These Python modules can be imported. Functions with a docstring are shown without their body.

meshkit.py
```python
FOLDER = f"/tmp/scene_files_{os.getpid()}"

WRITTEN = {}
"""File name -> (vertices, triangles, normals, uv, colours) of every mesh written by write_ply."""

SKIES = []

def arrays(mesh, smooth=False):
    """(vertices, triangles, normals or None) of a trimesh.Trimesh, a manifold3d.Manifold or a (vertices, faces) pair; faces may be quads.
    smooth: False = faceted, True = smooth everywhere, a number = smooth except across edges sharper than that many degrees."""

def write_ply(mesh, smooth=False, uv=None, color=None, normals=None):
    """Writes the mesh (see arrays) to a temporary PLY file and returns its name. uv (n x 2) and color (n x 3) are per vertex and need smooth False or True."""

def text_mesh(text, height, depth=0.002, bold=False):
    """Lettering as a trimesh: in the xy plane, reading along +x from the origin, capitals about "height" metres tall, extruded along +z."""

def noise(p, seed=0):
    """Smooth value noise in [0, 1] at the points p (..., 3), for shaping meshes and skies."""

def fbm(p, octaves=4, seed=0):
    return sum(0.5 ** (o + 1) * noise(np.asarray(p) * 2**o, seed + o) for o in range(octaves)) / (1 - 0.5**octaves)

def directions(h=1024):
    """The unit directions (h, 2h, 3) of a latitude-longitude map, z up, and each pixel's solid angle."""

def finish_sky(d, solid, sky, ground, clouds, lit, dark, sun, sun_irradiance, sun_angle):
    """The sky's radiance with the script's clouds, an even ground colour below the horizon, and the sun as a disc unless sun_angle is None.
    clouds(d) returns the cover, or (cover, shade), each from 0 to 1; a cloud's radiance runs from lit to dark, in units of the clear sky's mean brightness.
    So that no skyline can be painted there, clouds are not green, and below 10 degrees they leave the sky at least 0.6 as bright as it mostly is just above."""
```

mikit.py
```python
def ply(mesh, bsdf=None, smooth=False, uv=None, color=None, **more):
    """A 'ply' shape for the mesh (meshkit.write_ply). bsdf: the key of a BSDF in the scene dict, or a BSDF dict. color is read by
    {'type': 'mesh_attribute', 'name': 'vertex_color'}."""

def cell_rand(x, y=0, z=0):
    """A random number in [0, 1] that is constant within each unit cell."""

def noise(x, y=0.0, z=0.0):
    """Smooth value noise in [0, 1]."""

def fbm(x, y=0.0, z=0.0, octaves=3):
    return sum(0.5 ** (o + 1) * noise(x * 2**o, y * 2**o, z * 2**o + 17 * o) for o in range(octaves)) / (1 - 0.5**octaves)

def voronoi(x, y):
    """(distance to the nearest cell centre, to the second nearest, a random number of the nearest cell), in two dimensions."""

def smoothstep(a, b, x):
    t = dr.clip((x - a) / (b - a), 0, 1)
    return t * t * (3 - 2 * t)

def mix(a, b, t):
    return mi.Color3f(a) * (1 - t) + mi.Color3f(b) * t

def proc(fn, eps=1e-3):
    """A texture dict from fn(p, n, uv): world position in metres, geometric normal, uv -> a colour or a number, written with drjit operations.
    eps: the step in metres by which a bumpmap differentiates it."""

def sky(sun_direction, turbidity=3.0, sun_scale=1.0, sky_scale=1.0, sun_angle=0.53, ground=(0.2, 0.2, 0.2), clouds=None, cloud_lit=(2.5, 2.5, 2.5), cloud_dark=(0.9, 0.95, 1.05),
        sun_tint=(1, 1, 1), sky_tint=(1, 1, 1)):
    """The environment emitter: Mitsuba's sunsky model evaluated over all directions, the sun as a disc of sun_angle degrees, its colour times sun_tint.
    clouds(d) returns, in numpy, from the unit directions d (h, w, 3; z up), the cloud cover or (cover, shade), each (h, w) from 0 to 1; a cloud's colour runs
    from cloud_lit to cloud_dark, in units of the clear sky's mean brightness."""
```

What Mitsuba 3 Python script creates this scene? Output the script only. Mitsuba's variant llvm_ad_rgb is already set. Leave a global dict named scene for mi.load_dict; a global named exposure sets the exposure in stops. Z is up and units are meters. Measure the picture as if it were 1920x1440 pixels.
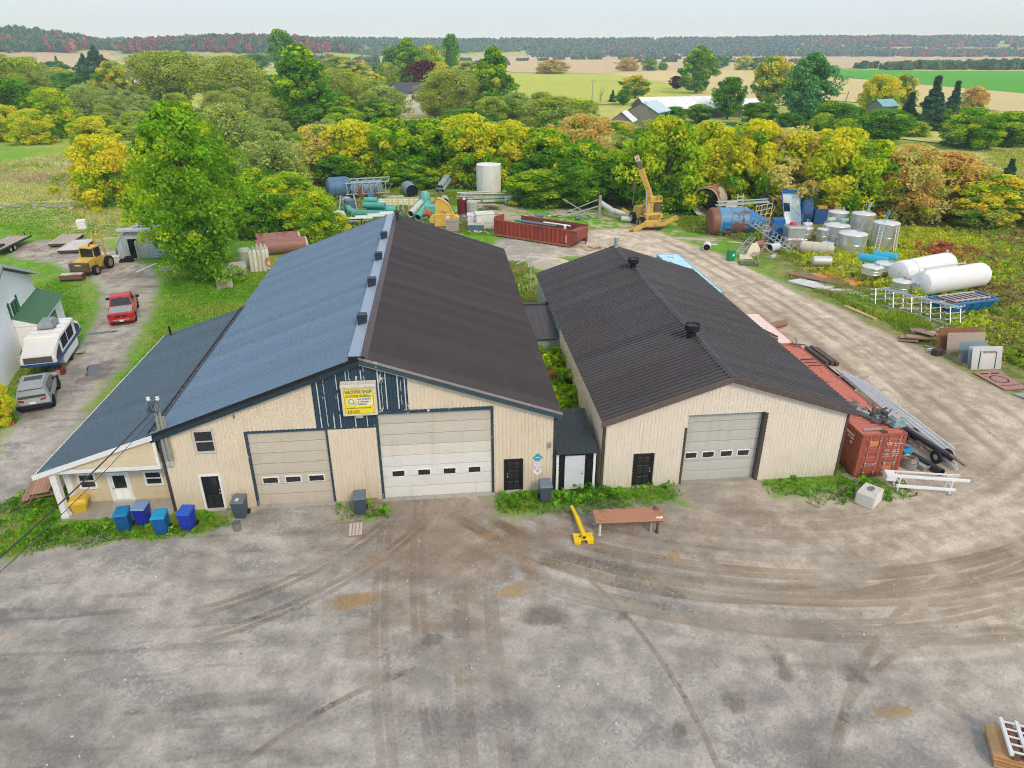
import math, random
import numpy as np, trimesh, drjit as dr, mitsuba as mi
import shapely.geometry as sg
import mikit, meshkit
from mikit import noise, fbm, voronoi, smoothstep, mix, cell_rand, proc

T = mi.ScalarTransform4f
scene, labels, place = {}, {}, {}
rnd = random.Random(7)
PI = math.pi

# ---------------------------------------------------------------- camera, sky, exposure
EYE = np.array([0.0, 0.0, 20.59])
PITCH, YAW = math.radians(25.53), math.radians(5.768)
FWD = np.array([math.sin(YAW) * math.cos(PITCH), math.cos(YAW) * math.cos(PITCH), -math.sin(PITCH)])
scene['camera'] = {'type': 'perspective', 'fov': 72.05, 'fov_axis': 'x', 'near_clip': 0.5, 'far_clip': 20000.0,
                   'to_world': T().look_at(origin=EYE.tolist(), target=(EYE + FWD).tolist(), up=[0, 0, 1]),
                   'medium': {'type': 'ref', 'id': 'air'}}
exposure = 2.2


def cloud_cover(d):
    z = d[..., 2]
    veil = meshkit.fbm(np.stack([d[..., 0] / (z + .25) * .8, d[..., 1] / (z + .25) * 1.3, z * 0 + 3.1], -1), 4, 5)
    cover = np.clip(0.95 - 0.34 * np.clip((z - .01) / .11, 0, 1) + 0.12 * np.clip((z - .35) / .3, 0, 1) + 0.22 * (veil - .5), 0, 1)
    return cover, np.clip(0.02 + 0.5 * np.clip((z - .015) / .1, 0, 1) * (1 - np.clip((z - .3) / .4, 0, 1)) + 0.3 * (veil - .5), 0, 1)


scene['sky'] = mikit.sky([0.30, -0.70, 0.65], turbidity=3, sun_scale=0.3, sun_angle=14.0, clouds=cloud_cover,
                         cloud_lit=(2.2, 2.3, 2.38), cloud_dark=(1.4, 1.62, 1.88), sun_tint=(1, .975, .94), sky_tint=(0.86, 1.05, 1.2))
scene['air'] = {'type': 'homogeneous', 'albedo': {'type': 'rgb', 'value': [0.80, 0.90, 0.99]}, 'sigma_t': {'type': 'rgb', 'value': [0.00018, 0.00021, 0.00026]}}

# ---------------------------------------------------------------- materials
def f_colour(p, n, uv):  # a mesh carries its own flat colour in its uv (see coded)
    r, b = dr.floor(uv.x), dr.floor(uv.y)
    return mi.Color3f(r / 1023, (uv.x - r - .05) / .9, b / 1023)


def coded(c):
    c = np.clip(np.asarray(c, float), 0, 1)
    return np.stack([np.floor(c[:, 0] * 1023) + .05 + .9 * c[:, 1], np.floor(c[:, 2] * 1023) + .5], -1)


VC = proc(f_colour)


def rgb(*c):
    return {'type': 'rgb', 'value': list(map(float, c))}


def S(r, g, b):  # an sRGB colour as reflectance
    return tuple((c / 255 / 12.92 if c <= 10 else ((c / 255 + .055) / 1.055) ** 2.4) for c in (r, g, b))


def pr(color, rough, metal=0.0, spec=0.4, **k):
    return {'type': 'principled', 'base_color': color, 'roughness': rough, 'metallic': metal, 'specular': spec, **k}


def two(b):
    return {'type': 'twosided', 'bsdf': b}


def f_wear(p, n, uv):
    a = fbm(p.x * 1.7, p.y * 1.7, p.z * 1.7, 4)
    b = fbm(p.x * 9, p.y * 9, p.z * 9, 2)
    return smoothstep(.56, .74, a * .75 + b * .25) * .8


def f_streak(p, n, uv):
    a = fbm(p.x * 5.0, p.y * 5.0, p.z * .35, 3)
    low = dr.exp(-dr.maximum(p.z, 0) * 1.1)
    b = fbm(p.x * .8, p.y * .8, p.z * .8, 3)
    return dr.clip(smoothstep(.55, .95, a) * .22 + low * .22 * (.4 + b) + smoothstep(.6, .85, b) * .10, 0, .6)


def f_mottle(p, n, uv):
    a = fbm(p.x * .33, p.y * .33, p.z * .6, 4)
    b = fbm(p.x * 4.5, p.y * 1.1, p.z * 2, 3)
    return dr.clip(smoothstep(.35, .75, a) * .35 + smoothstep(.5, .8, b) * .25, 0, .9)


def f_chip(p, n, uv):
    a = fbm(p.x * 3.1, p.y * 3.1, p.z * 1.2, 3)
    b = noise(p.x * 30, p.y * 30, p.z * 7)
    return smoothstep(.68, .74, a * .72 + b * .28)


def blend(a, b, w):
    return {'type': 'blendbsdf', 'bsdf_0': a, 'bsdf_1': b, 'weight': proc(w)}


scene['paint'] = two(pr(VC, .42))
scene['matte'] = two(pr(VC, .85, spec=.2))
scene['gloss'] = two(pr(VC, .22, clearcoat=1.0, clearcoat_gloss=.9))
scene['metal'] = two(blend(pr(VC, .33, 0.85), pr(rgb(.52, .52, .51), .55, .4), f_mottle))
scene['zinc'] = two(pr(VC, .45, .55))
scene['pane'] = pr(rgb(.02, .023, .027), .06, spec=.7)
scene['water'] = pr(rgb(.07, .06, .05), .03, spec=.9)
scene['rusty'] = two(blend(pr(VC, .5), pr(rgb(.17, .065, .032), .85, spec=.15), f_wear))
def f_peel(p, n, uv):
    a = fbm(p.x * .9, p.y * .9, p.z * .9, 4)
    return smoothstep(.47, .53, a * .8 + .2 * fbm(p.x * 6, p.y * 6, p.z * 6, 2)) * .9


scene['peeling'] = two(blend(pr(VC, .5), pr(rgb(.20, .075, .04), .85, spec=.15), f_peel))
scene['siding'] = two(blend(pr(VC, .5), pr(rgb(.27, .21, .14), .85, spec=.15), f_streak))
scene['chipped'] = two(blend(pr(VC, .5), pr(rgb(.62, .6, .55), .8, spec=.15), f_chip))
scene['roofing'] = two(blend(pr(VC, .45), pr(rgb(.06, .052, .05), .7, spec=.3), f_mottle))
scene['blue_roof'] = two(pr(VC, .5, spec=.2))
scene['concrete'] = two(blend(pr(VC, .9, spec=.15), pr(rgb(.2, .19, .165), .95, spec=.1), f_mottle))
scene['leaf'] = {'type': 'principledthin', 'base_color': VC, 'roughness': .7, 'diff_trans': 1.0, 'spec_trans': 0.0}
scene['bark'] = two(pr(VC, .95, spec=.1))


# ---------------------------------------------------------------- mesh building
class MB:
    """A mesh under construction, in the local coordinates of its thing."""

    def __init__(s):
        s.v, s.f, s.n = [], [], 0

    def add(s, v, f=None):
        if f is None:
            if hasattr(v, 'to_mesh'):
                m = v.to_mesh()
                v, f = m.vert_properties[:, :3], m.tri_verts
            else:
                v, f = v.vertices, v.faces
        v, f = np.asarray(v, float), np.asarray(f, int)
        if f.shape[1] == 4:
            f = np.vstack([f[:, [0, 1, 2]], f[:, [0, 2, 3]]])
        s.v.append(v); s.f.append(f + s.n); s.n += len(v)
        return s

    def bx(s, x0, x1, y0, y1, z0, z1):
        v = np.array([[x, y, z] for z in (z0, z1) for x, y in ((x0, y0), (x1, y0), (x1, y1), (x0, y1))], float)
        f = [[3, 2, 1, 0], [4, 5, 6, 7], [0, 1, 5, 4], [1, 2, 6, 5], [2, 3, 7, 6], [3, 0, 4, 7]]
        return s.add(v, f)

    def cb(s, x0, x1, y0, y1, z0, z1, c=.02):  # box with chamfered edges
        p = []
        for X, sx in ((x0, 1), (x1, -1)):
            for Y, sy in ((y0, 1), (y1, -1)):
                for Z, sz in ((z0, 1), (z1, -1)):
                    p += [(X, Y + sy * c, Z + sz * c), (X + sx * c, Y, Z + sz * c), (X + sx * c, Y + sy * c, Z)]
        return s.hull(p)

    def hull(s, pts):
        h = trimesh.convex.convex_hull(np.asarray(pts, float))
        return s.add(h)

    def bar(s, p, q, w=.05, h=None, up=(0, 0, 1)):
        p, q = np.asarray(p, float), np.asarray(q, float)
        d = q - p; L = np.linalg.norm(d); d /= L
        u = np.asarray(up, float)
        if abs(d @ u) > .95: u = np.array([1., 0, 0])
        a = np.cross(d, u); a /= np.linalg.norm(a); b = np.cross(a, d)
        h = w if h is None else h
        v = [o + a * sx * w / 2 + b * sy * h / 2 for o in (p, q) for sx, sy in ((-1, -1), (1, -1), (1, 1), (-1, 1))]
        return s.add(v, [[0, 1, 2, 3], [7, 6, 5, 4], [0, 4, 5, 1], [1, 5, 6, 2], [2, 6, 7, 3], [3, 7, 4, 0]])

    def cyl(s, p, q, r0, r1=None, n=16, cap0=True, cap1=True):
        p, q = np.asarray(p, float), np.asarray(q, float)
        r1 = r0 if r1 is None else r1
        d = (q - p) / np.linalg.norm(q - p)
        u = np.array([0, 0, 1.]) if abs(d[2]) < .9 else np.array([1., 0, 0])
        a = np.cross(d, u); a /= np.linalg.norm(a); b = np.cross(d, a)
        t = np.arange(n) * 2 * PI / n
        ring = np.cos(t)[:, None] * a + np.sin(t)[:, None] * b
        v = np.vstack([p + ring * r0, q + ring * r1, [p], [q]])
        i = np.arange(n); j = (i + 1) % n
        f = [np.stack([i, i + n, j + n], 1), np.stack([i, j + n, j], 1)]
        if cap0: f.append(np.stack([i, j, i * 0 + 2 * n], 1))
        if cap1: f.append(np.stack([j + n, i + n, i * 0 + 2 * n + 1], 1))
        return s.add(v, np.vstack(f))

    def pipe(s, p, q, r, t=.03, n=16):  # an open pipe with a wall
        p, q = np.asarray(p, float), np.asarray(q, float)
        s.cyl(p, q, r, n=n, cap0=False, cap1=False).cyl(p, q, r - t, n=n, cap0=False, cap1=False)
        for o, e in ((p, 1e-3), (q, 1e-3)):
            d = (q - p) / np.linalg.norm(q - p)
            s.cyl(o - d * e, o + d * e, r, r - t, n=n, cap0=False, cap1=False)
        return s

    def tube(s, pts, r, n=6):
        p = np.asarray(pts, float)
        r = np.broadcast_to(r, (len(p),))
        t = np.gradient(p, axis=0); t /= np.linalg.norm(t, axis=1, keepdims=True) + 1e-12
        a = np.cross(t, np.where(np.abs(t[:, 2:]) < .9, [0, 0, 1.], [1., 0, 0])); a /= np.linalg.norm(a, axis=1, keepdims=True) + 1e-12
        b = np.cross(t, a); g = np.arange(n) * 2 * PI / n
        v = p[:, None] + r[:, None, None] * (np.cos(g)[None, :, None] * a[:, None] + np.sin(g)[None, :, None] * b[:, None])
        i, j = np.meshgrid(np.arange(len(p) - 1), np.arange(n), indexing='ij')
        q = np.stack([i * n + j, i * n + (j + 1) % n, (i + 1) * n + (j + 1) % n, (i + 1) * n + j], -1).reshape(-1, 4)
        return s.add(v.reshape(-1, 3), q)

    def lathe(s, prof, c=(0, 0, 0), axis=(0, 0, 1), n=24):
        d = np.asarray(axis, float); d /= np.linalg.norm(d)
        u = np.array([0, 0, 1.]) if abs(d[2]) < .9 else np.array([1., 0, 0])
        a = np.cross(u, d); a /= np.linalg.norm(a); b = np.cross(d, a)
        t = np.arange(n) * 2 * PI / n
        ring = np.cos(t)[:, None] * a + np.sin(t)[:, None] * b
        v = np.vstack([np.asarray(c) + d * z + ring * max(r, 1e-4) for r, z in prof])
        i, j = np.meshgrid(np.arange(len(prof) - 1), np.arange(n), indexing='ij')
        q = np.stack([i * n + j, i * n + (j + 1) % n, (i + 1) * n + (j + 1) % n, (i + 1) * n + j], -1).reshape(-1, 4)
        return s.add(v, q)

    def torus(s, c, R, r, axis=(0, 0, 1), n=24, m=8, sq=1.0):
        g = np.arange(m + 1) * 2 * PI / m
        return s.lathe([(R + r * math.cos(a), r * sq * math.sin(a)) for a in g], c, axis, n)

    def poly(s, pts, h, M=None):  # extrude the polygon (x, y) by h along z, then place it with the 4 x 4 matrix M
        g = pts if hasattr(pts, 'exterior') else sg.Polygon(pts)
        m = trimesh.creation.extrude_polygon(g, h, engine='earcut')
        v = np.array(m.vertices)
        if M is not None: v = v @ np.asarray(M)[:3, :3].T + np.asarray(M)[:3, 3]
        return s.add(v, m.faces)

    def side(s, pts, x0, x1):  # profile in (y, z), extruded along x
        return s.poly(pts, x1 - x0, np.array([[0, 0, 1, x0], [1, 0, 0, 0], [0, 1, 0, 0], [0, 0, 0, 1.]]))

    def front(s, pts, y0, y1):  # profile in (x, z), extruded along y from y1 towards y0
        return s.poly(pts, y1 - y0, np.array([[1, 0, 0, 0], [0, 0, -1, y1], [0, 1, 0, 0], [0, 0, 0, 1.]]))

    def quad(s, a, b, c, d):
        return s.add([a, b, c, d], [[0, 1, 2, 3]])

    def xf(s, M):
        M = np.asarray(M)
        s.v = [v @ M[:3, :3].T + M[:3, 3] for v in s.v]
        return s

    def moved(s, x=0, y=0, z=0, rz=0, rx=0, ry=0, k=1.0):
        return s.xf(mat(x, y, z, rz, rx, ry, k))


def mat(x=0, y=0, z=0, rz=0, rx=0, ry=0, k=1.0):
    e = trimesh.transformations.euler_matrix(rx, ry, rz, 'sxyz')
    e[:3, :3] *= k
    e[:3, 3] = (x, y, z)
    return e


def numbered(name):
    if name not in labels and name not in scene and name not in USED:
        USED.add(name); return name
    i = 1
    while f'{name}_{i:03d}' in USED: i += 1
    USED.add(f'{name}_{i:03d}')
    return f'{name}_{i:03d}'


USED = set()


def thing(name, label, cat, x=0, y=0, z=0, rz=0, group=None, rx=0, ry=0):
    key = numbered(name)
    place[key] = mat(x, y, z, rz, rx, ry)
    labels[key] = {'label': label, 'category': cat}
    if group: labels[key]['group'] = group
    return key


def put(parent, name, mb, material='paint', col=(.5, .5, .5), smooth=30, label=None, kind=None):
    """The mesh becomes one entry of the scene: a part of parent (name given) or the thing itself (name None)."""
    key = parent if name is None else numbered(parent + '__' + name)
    v, f = (np.vstack(mb.v), np.vstack(mb.f)) if isinstance(mb, MB) else mb
    root = parent.split('__')[0]
    if root in place:
        v = v @ place[root][:3, :3].T + place[root][:3, 3]
    if smooth is not False:
        v, f, _ = meshkit.arrays((v, f), smooth)
    c = np.asarray(col, float)
    c = np.tile(c, (len(v), 1)) if c.ndim == 1 else c
    scene[key] = mikit.ply((v, f), material, smooth=bool(smooth), uv=coded(c))
    if label or kind: labels.setdefault(key, {})
    if label: labels[key]['label'] = label
    if kind: labels[key]['kind'] = kind
    return key


def solo(name, label, cat, mb, material='paint', col=(.5, .5, .5), smooth=30, group=None, **pl):
    return put(thing(name, label, cat, group=group, **pl), None, mb, material, col, smooth)


def structure(name, v, f, material, col=(.5, .5, .5), smooth=False, kind='structure'):
    key = numbered(name)
    c = np.asarray(col, float)
    scene[key] = mikit.ply((v, f), material, smooth=smooth, uv=coded(np.tile(c, (len(v), 1)) if c.ndim == 1 else c))
    labels[key] = {'kind': kind}
    return key


def jit(c, a, r=rnd):
    k = 1 + r.uniform(-a, a)
    return tuple(min(.95, x * k * (1 + r.uniform(-a, a) * .3)) for x in c)
# ---------------------------------------------------------------- the land
def sstep(a, b, x):
    t = np.clip((x - a) / (b - a), 0, 1)
    return t * t * (3 - 2 * t)


def land(x, y):
    """Height of the ground: flat round the yard, low hills far away."""
    x, y = np.asarray(x, float), np.asarray(y, float)
    n = meshkit.noise(np.stack([x / 420, y / 420, x * 0 + .5], -1), 3)
    h = 33 * sstep(1950, 2450, y + 120 * n) * (.85 + .3 * n)
    h = h + 9 * sstep(500, 1500, x) * sstep(1500, 2300, y)
    h = np.maximum(h, 40 * np.exp(-(((x + 880) / 300) ** 2 + ((y - 1420) / 300) ** 2) ** 1.5))
    h = np.maximum(h, 24 * np.exp(-(((x + 390) / 230) ** 2 + ((y - 1600) / 240) ** 2) ** 1.5))
    return h


def grid(x, y):
    X, Y = np.meshgrid(x, y)
    v = np.stack([X, Y, land(X, Y)], -1).reshape(-1, 3)
    i, j = np.meshgrid(np.arange(len(y) - 1), np.arange(len(x) - 1), indexing='ij')
    a = (i * len(x) + j).ravel()
    return v, np.stack([a, a + 1, a + len(x) + 1, a + len(x)], 1)


def arc(p, cx, cy, r, a0, a1, w):
    """1 on the wheel track along a circle's arc (degrees), with soft ends."""
    dx, dy = p.x - cx, p.y - cy
    d = dr.abs(dr.sqrt(dx * dx + dy * dy) - r)
    m = .5 * (a0 + a1)
    g = dr.atan2(dy, dx) * (180 / PI) - m
    g = g - 360 * dr.round(g / 360)
    e = .5 * (a1 - a0)
    return (1 - smoothstep(w * .55, w, d)) * (1 - smoothstep(e * .75, e, dr.abs(g)))


def seg(p, pts, grow=1.0):
    """Signed distance (in metres, outside positive) to a chain of tapered capsules [(x, y, half width)...]."""
    best = mi.Float(1e6)
    for (x0, y0, r0), (x1, y1, r1) in zip(pts, pts[1:]):
        ex, ey = x1 - x0, y1 - y0
        t = dr.clip(((p.x - x0) * ex + (p.y - y0) * ey) / (ex * ex + ey * ey), 0, 1)
        d = dr.sqrt(dr.square(p.x - x0 - t * ex) + dr.square(p.y - y0 - t * ey)) - (r0 + t * (r1 - r0)) * grow
        best = dr.minimum(best, d)
    return best


def spot(p, x, y, rx, ry):
    k = 1.1 * (noise(p.x * 1.9, p.y * 1.9, x + y) - .5) + .5 * (noise(p.x * 6, p.y * 6, x) - .5)
    return 1 - smoothstep(.3, 1.05, dr.sqrt(dr.square((p.x - x) / rx) + dr.square((p.y - y) / ry)) + k)


DRIVE_L = [(-22.6, 29, 1.4), (-23.9, 37, 2.0), (-25.3, 45, 2.3), (-25.9, 53, 1.8), (-27.2, 60, 1.9), (-29.5, 67, 2.2), (-32.5, 73, 2.8), (-39, 80, 3.2), (-44, 84, 4.5)]
ROAD_R = [(32, 22, 8), (31.5, 36, 5.2), (31, 46, 4.4), (29.3, 57, 4.3), (27, 70, 4.2), (22, 81, 5.4), (11, 79, 5.0), (7.5, 72, 2.5)]
SCRUB = [(-12, 92, 7), (2, 94, 9), (14, 92, 8), (24, 88, 5), (32, 84, 4)]


def f_ground(p, n, uv):
    n1 = fbm(p.x * .35, p.y * .35, 1.3, 4)
    n2 = fbm(p.x * 1.7, p.y * 1.7, 4.1, 3)
    n3 = fbm(p.x * 9, p.y * 9, 2.2, 2)
    n4 = noise(p.x * 34, p.y * 34, 7.7)
    rag = (n1 - .5) * 3.0 + (n2 - .5) * 2.2 + (n3 - .5) * 1.0
    n5 = noise(p.x * 15, p.y * 15, 9.4)
    # where the gravel lies
    yard = dr.maximum(p.y - 28.1, -(p.x + 60))
    yard = dr.minimum(yard, dr.maximum(dr.abs(p.x - 31) - 8.5, p.y - 31.0))
    yard = dr.minimum(yard, dr.maximum(dr.abs(p.x + .7) - 2.9, p.y - 31))
    yard = dr.minimum(yard, dr.maximum(dr.abs(p.x - 13.9) - 2.3, p.y - 31))
    yard = dr.minimum(yard, dr.maximum(dr.abs(p.x + 7.7) - 3.3, p.y - 31))
    left = dr.maximum(p.y - 27.3 , -16.0 - p.x)
    yard = dr.select(p.x < -19.5, dr.maximum(p.y - 26.6, -(p.x + 60)), yard)
    d = dr.minimum(yard, dr.minimum(seg(p, DRIVE_L), seg(p, ROAD_R)))
    bare = 1 - smoothstep(-.45, .75, d + rag * .75)
    scrub = (1 - smoothstep(-2, 3, seg(p, SCRUB))) * smoothstep(.44, .58, n1 * .7 + n2 * .3)
    right = smoothstep(4, 22, p.x + (n1 - .5) * 14) * smoothstep(14, 26, p.y + p.x * .15)
    # gravel and sand
    grey = mix((.275, .255, .23), (.45, .42, .38), smoothstep(.3, .72, n1 * .55 + n2 * .45))
    grey = mix(grey, (.165, .17, .18), smoothstep(.53, .66, fbm(p.x * .55, p.y * .9, 9.1, 3) * .6 + n3 * .4) * .55)
    sand = mix((.37, .305, .23), (.55, .475, .385), smoothstep(.3, .7, n1 * .5 + n2 * .5))
    stone = mix(grey, sand, right)
    stone = mix(stone, (.27, .19, .125), dr.clip(spot(p, -.6, 26.4, 5.4, 8.0) * .5 + spot(p, 9, 26, 12, 3.2) * .3, 0, .7))
    # wheel tracks: out of the big door, sweeping right and left, and along the right road
    w = mi.Float(0)
    for off in (0, .38, 1.55, 1.95):
        w = dr.maximum(w, arc(p, 14.5, 38.2 + off * .5, 16.2 + off, 214, 292, .2))
        w = dr.maximum(w, arc(p, 18.5, 48.0, 25.5 + off, 232, 318, .24))
        w = dr.maximum(w, arc(p, 17.0, 43.5, 22.3 + off, 238, 322, .2) * .8)
        w = dr.maximum(w, arc(p, 22.0, 58.0, 37.2 + off * 1.3, 240, 306, .3) * .7)
        w = dr.maximum(w, arc(p, -14.5, 36, 15.5 - off, -75, -28, .17) * .8)
        w = dr.maximum(w, arc(p, 68 - off, 26, 69.5, 166, 196, .2) * .5)
        w = dr.maximum(w, arc(p, 150 - off * .8, 19, 148.5, 178, 183.6, .2) * .5)
    w = dr.maximum(w, arc(p, 20.5, 8.3, 10.5, 60, 165, .17))
    w = dr.maximum(w, arc(p, 30.5, 1.5, 22.5, 100, 160, .22) * .9)
    w = dr.maximum(w, arc(p, 2.0, 7.0, 12.6, 95, 186, .16) * .9)
    w = dr.maximum(w, arc(p, -11.5, 14.0, 19.5, -12, 32, .14) * .85)
    w = dr.maximum(w, arc(p, 12, 16.5, 26, 188, 222, .16) * .7)
    for off in (0, 1.7):
        w = dr.maximum(w, arc(p, -110 + off, 48, 138.5, -8, 14, .38) * .7)
        w = dr.maximum(w, arc(p, -109.0 + off, 48, 140.5, -8, 12, .3) * .65)
    w = w * (.25 + .9 * n2) * smoothstep(.32, .62, n1 * .6 + noise(p.x * .9, p.y * .9, 6.1) * .4 + .06) * (.6 + .8 * n3)
    stone = mix(stone, mi.Color3f(stone) * mi.Color3f(.60, .545, .47), dr.clip(w * 1.05, 0, 1))
    ridge = fbm(p.x * .22, p.y * 1.9, 5.5, 3)
    stone = mi.Color3f(stone) * (1 - .24 * smoothstep(.55, .72, ridge) * (1 - smoothstep(2, 9, p.x + 9)))
    # damp and ochre spots, an oily patch
    ochre = spot(p, -4.2, 22.9, 1.2, .55) + spot(p, 2.2, 22.8, .7, .4) + spot(p, 1.4, 26.6, 1.1, .3) + spot(p, 22.5, 18.9, .5, .4) + spot(p, 14.8, 15.6, .8, .35) + spot(p, 9.6, 24.4, .5, .6) + spot(p, -18, 22.4, .7, .25)
    stone = mix(stone, (.36, .24, .10), dr.clip(ochre * (.35 + .7 * n2), 0, .75))
    oil = spot(p, 3.5, 21.2, 1.5, .8) + spot(p, 9.3, 16.6, .55, .6) + spot(p, 7.2, 15.6, .45, .45) + spot(p, 11.8, 18.0, .4, .9) + spot(p, 14.3, 17.2, .6, .6) + spot(p, -1.0, 20.4, .6, .5) + spot(p, 6.6, 21, .5, .4)
    stone = mix(stone, (.11, .095, .08), dr.clip(oil * (.3 + .6 * n3), 0, .62))
    damp = spot(p, -24.5, 47.6, .9, 2.6) + spot(p, -25.6, 44, 2.5, 5) * .4
    stone = mix(stone, (.13, .115, .10), dr.clip(damp * (.3 + .8 * n2), 0, .6))
    stone = mix(stone, (.16, .10, .065), smoothstep(.48, .6, n2) * (1 - smoothstep(2, 6, seg(p, [(-44, 85, 2), (-31, 76, 2)]))) * .6)
    # fine streaks that follow the way the wheels sweep
    ra = dr.sqrt(dr.square(p.x - 18.5) + dr.square(p.y - 48))
    an = dr.atan2(p.y - 48, p.x - 18.5)
    fine = fbm(ra * 2.6, an * 2.2, 3.7, 4)
    band = smoothstep(19.5, 22, ra) * (1 - smoothstep(29, 33, ra)) * smoothstep(0, 7, p.x + n1 * 5) * (1 - smoothstep(30, 36, p.y))
    stone = mi.Color3f(stone) * (1 + band * (.95 * (fine - .5) - .07))
    rb = dr.sqrt(dr.square(p.x + 110) + dr.square(p.y - 48))
    lane = smoothstep(24, 27, p.x) * smoothstep(28, 33, p.y)
    stone = mi.Color3f(stone) * (1 + lane * (.7 * (fbm(rb * 1.7, p.y * .09, 2.1, 4) - .5) - .05))
    rc_ = dr.sqrt(dr.square(p.x - 5) + dr.square(p.y - 60))
    stone = mi.Color3f(stone) * (1 + (1 - band) * (1 - lane) * .5 * (fbm(rc_ * 1.5, dr.atan2(p.y - 60, p.x - 5) * 5, 8.3, 4) - .5))
    stone = mi.Color3f(stone) * (.60 + .34 * n3 + .28 * n4 + .26 * n5)
    stone = mix(stone, (.66, .65, .63), smoothstep(.955, .985, noise(p.x * 21, p.y * 21, 3.3)) * .55)
    # grass, dry meadow, weeds
    lawn = mix((.085, .24, .015), (.17, .31, .04), smoothstep(.3, .7, n2 * .5 + n3 * .5))
    lawn = mix(lawn, (.26, .28, .09), smoothstep(.5, .68, n1) * .6)
    dry = mix((.30, .31, .11), (.50, .44, .27), smoothstep(.35, .65, n1 * .5 + n2 * .5))
    far = fbm(p.x * .012, p.y * .03, .4, 3)
    meadow = mix((.22, .30, .05), (.40, .38, .12), smoothstep(.35, .68, far * .6 + n1 * .4))
    grass = mix(lawn, dry, (1 - smoothstep(3, 9, seg(p, [(-60, 125, 14), (-46, 108, 6), (-36, 96, 4)]))) * .85)
    grass = mix(grass, meadow, smoothstep(100, 150, dr.sqrt(p.x * p.x + p.y * p.y)) * (1 - (1 - smoothstep(3, 12, seg(p, [(-110, 175, 9), (-104, 165, 12)]))) * .9))
    grass = mix(grass, (.05, .16, .025), 1 - smoothstep(-3, 4, seg(p, [(66, 186, 8), (84, 214, 10)])))
    weed = mix((.14, .14, .045), (.26, .215, .10), smoothstep(.4, .65, n2))
    grass = mix(grass, weed, smoothstep(33, 38, p.x + n1 * 3) * (1 - smoothstep(60, 90, p.y - p.x * .5)) * .8)
    grass = mi.Color3f(grass) * (.7 + .6 * n3 * (1 - smoothstep(150, 300, p.y)) + .3 * smoothstep(150, 300, p.y))
    both = dr.clip(bare + scrub * .9, 0, 1)
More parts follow.
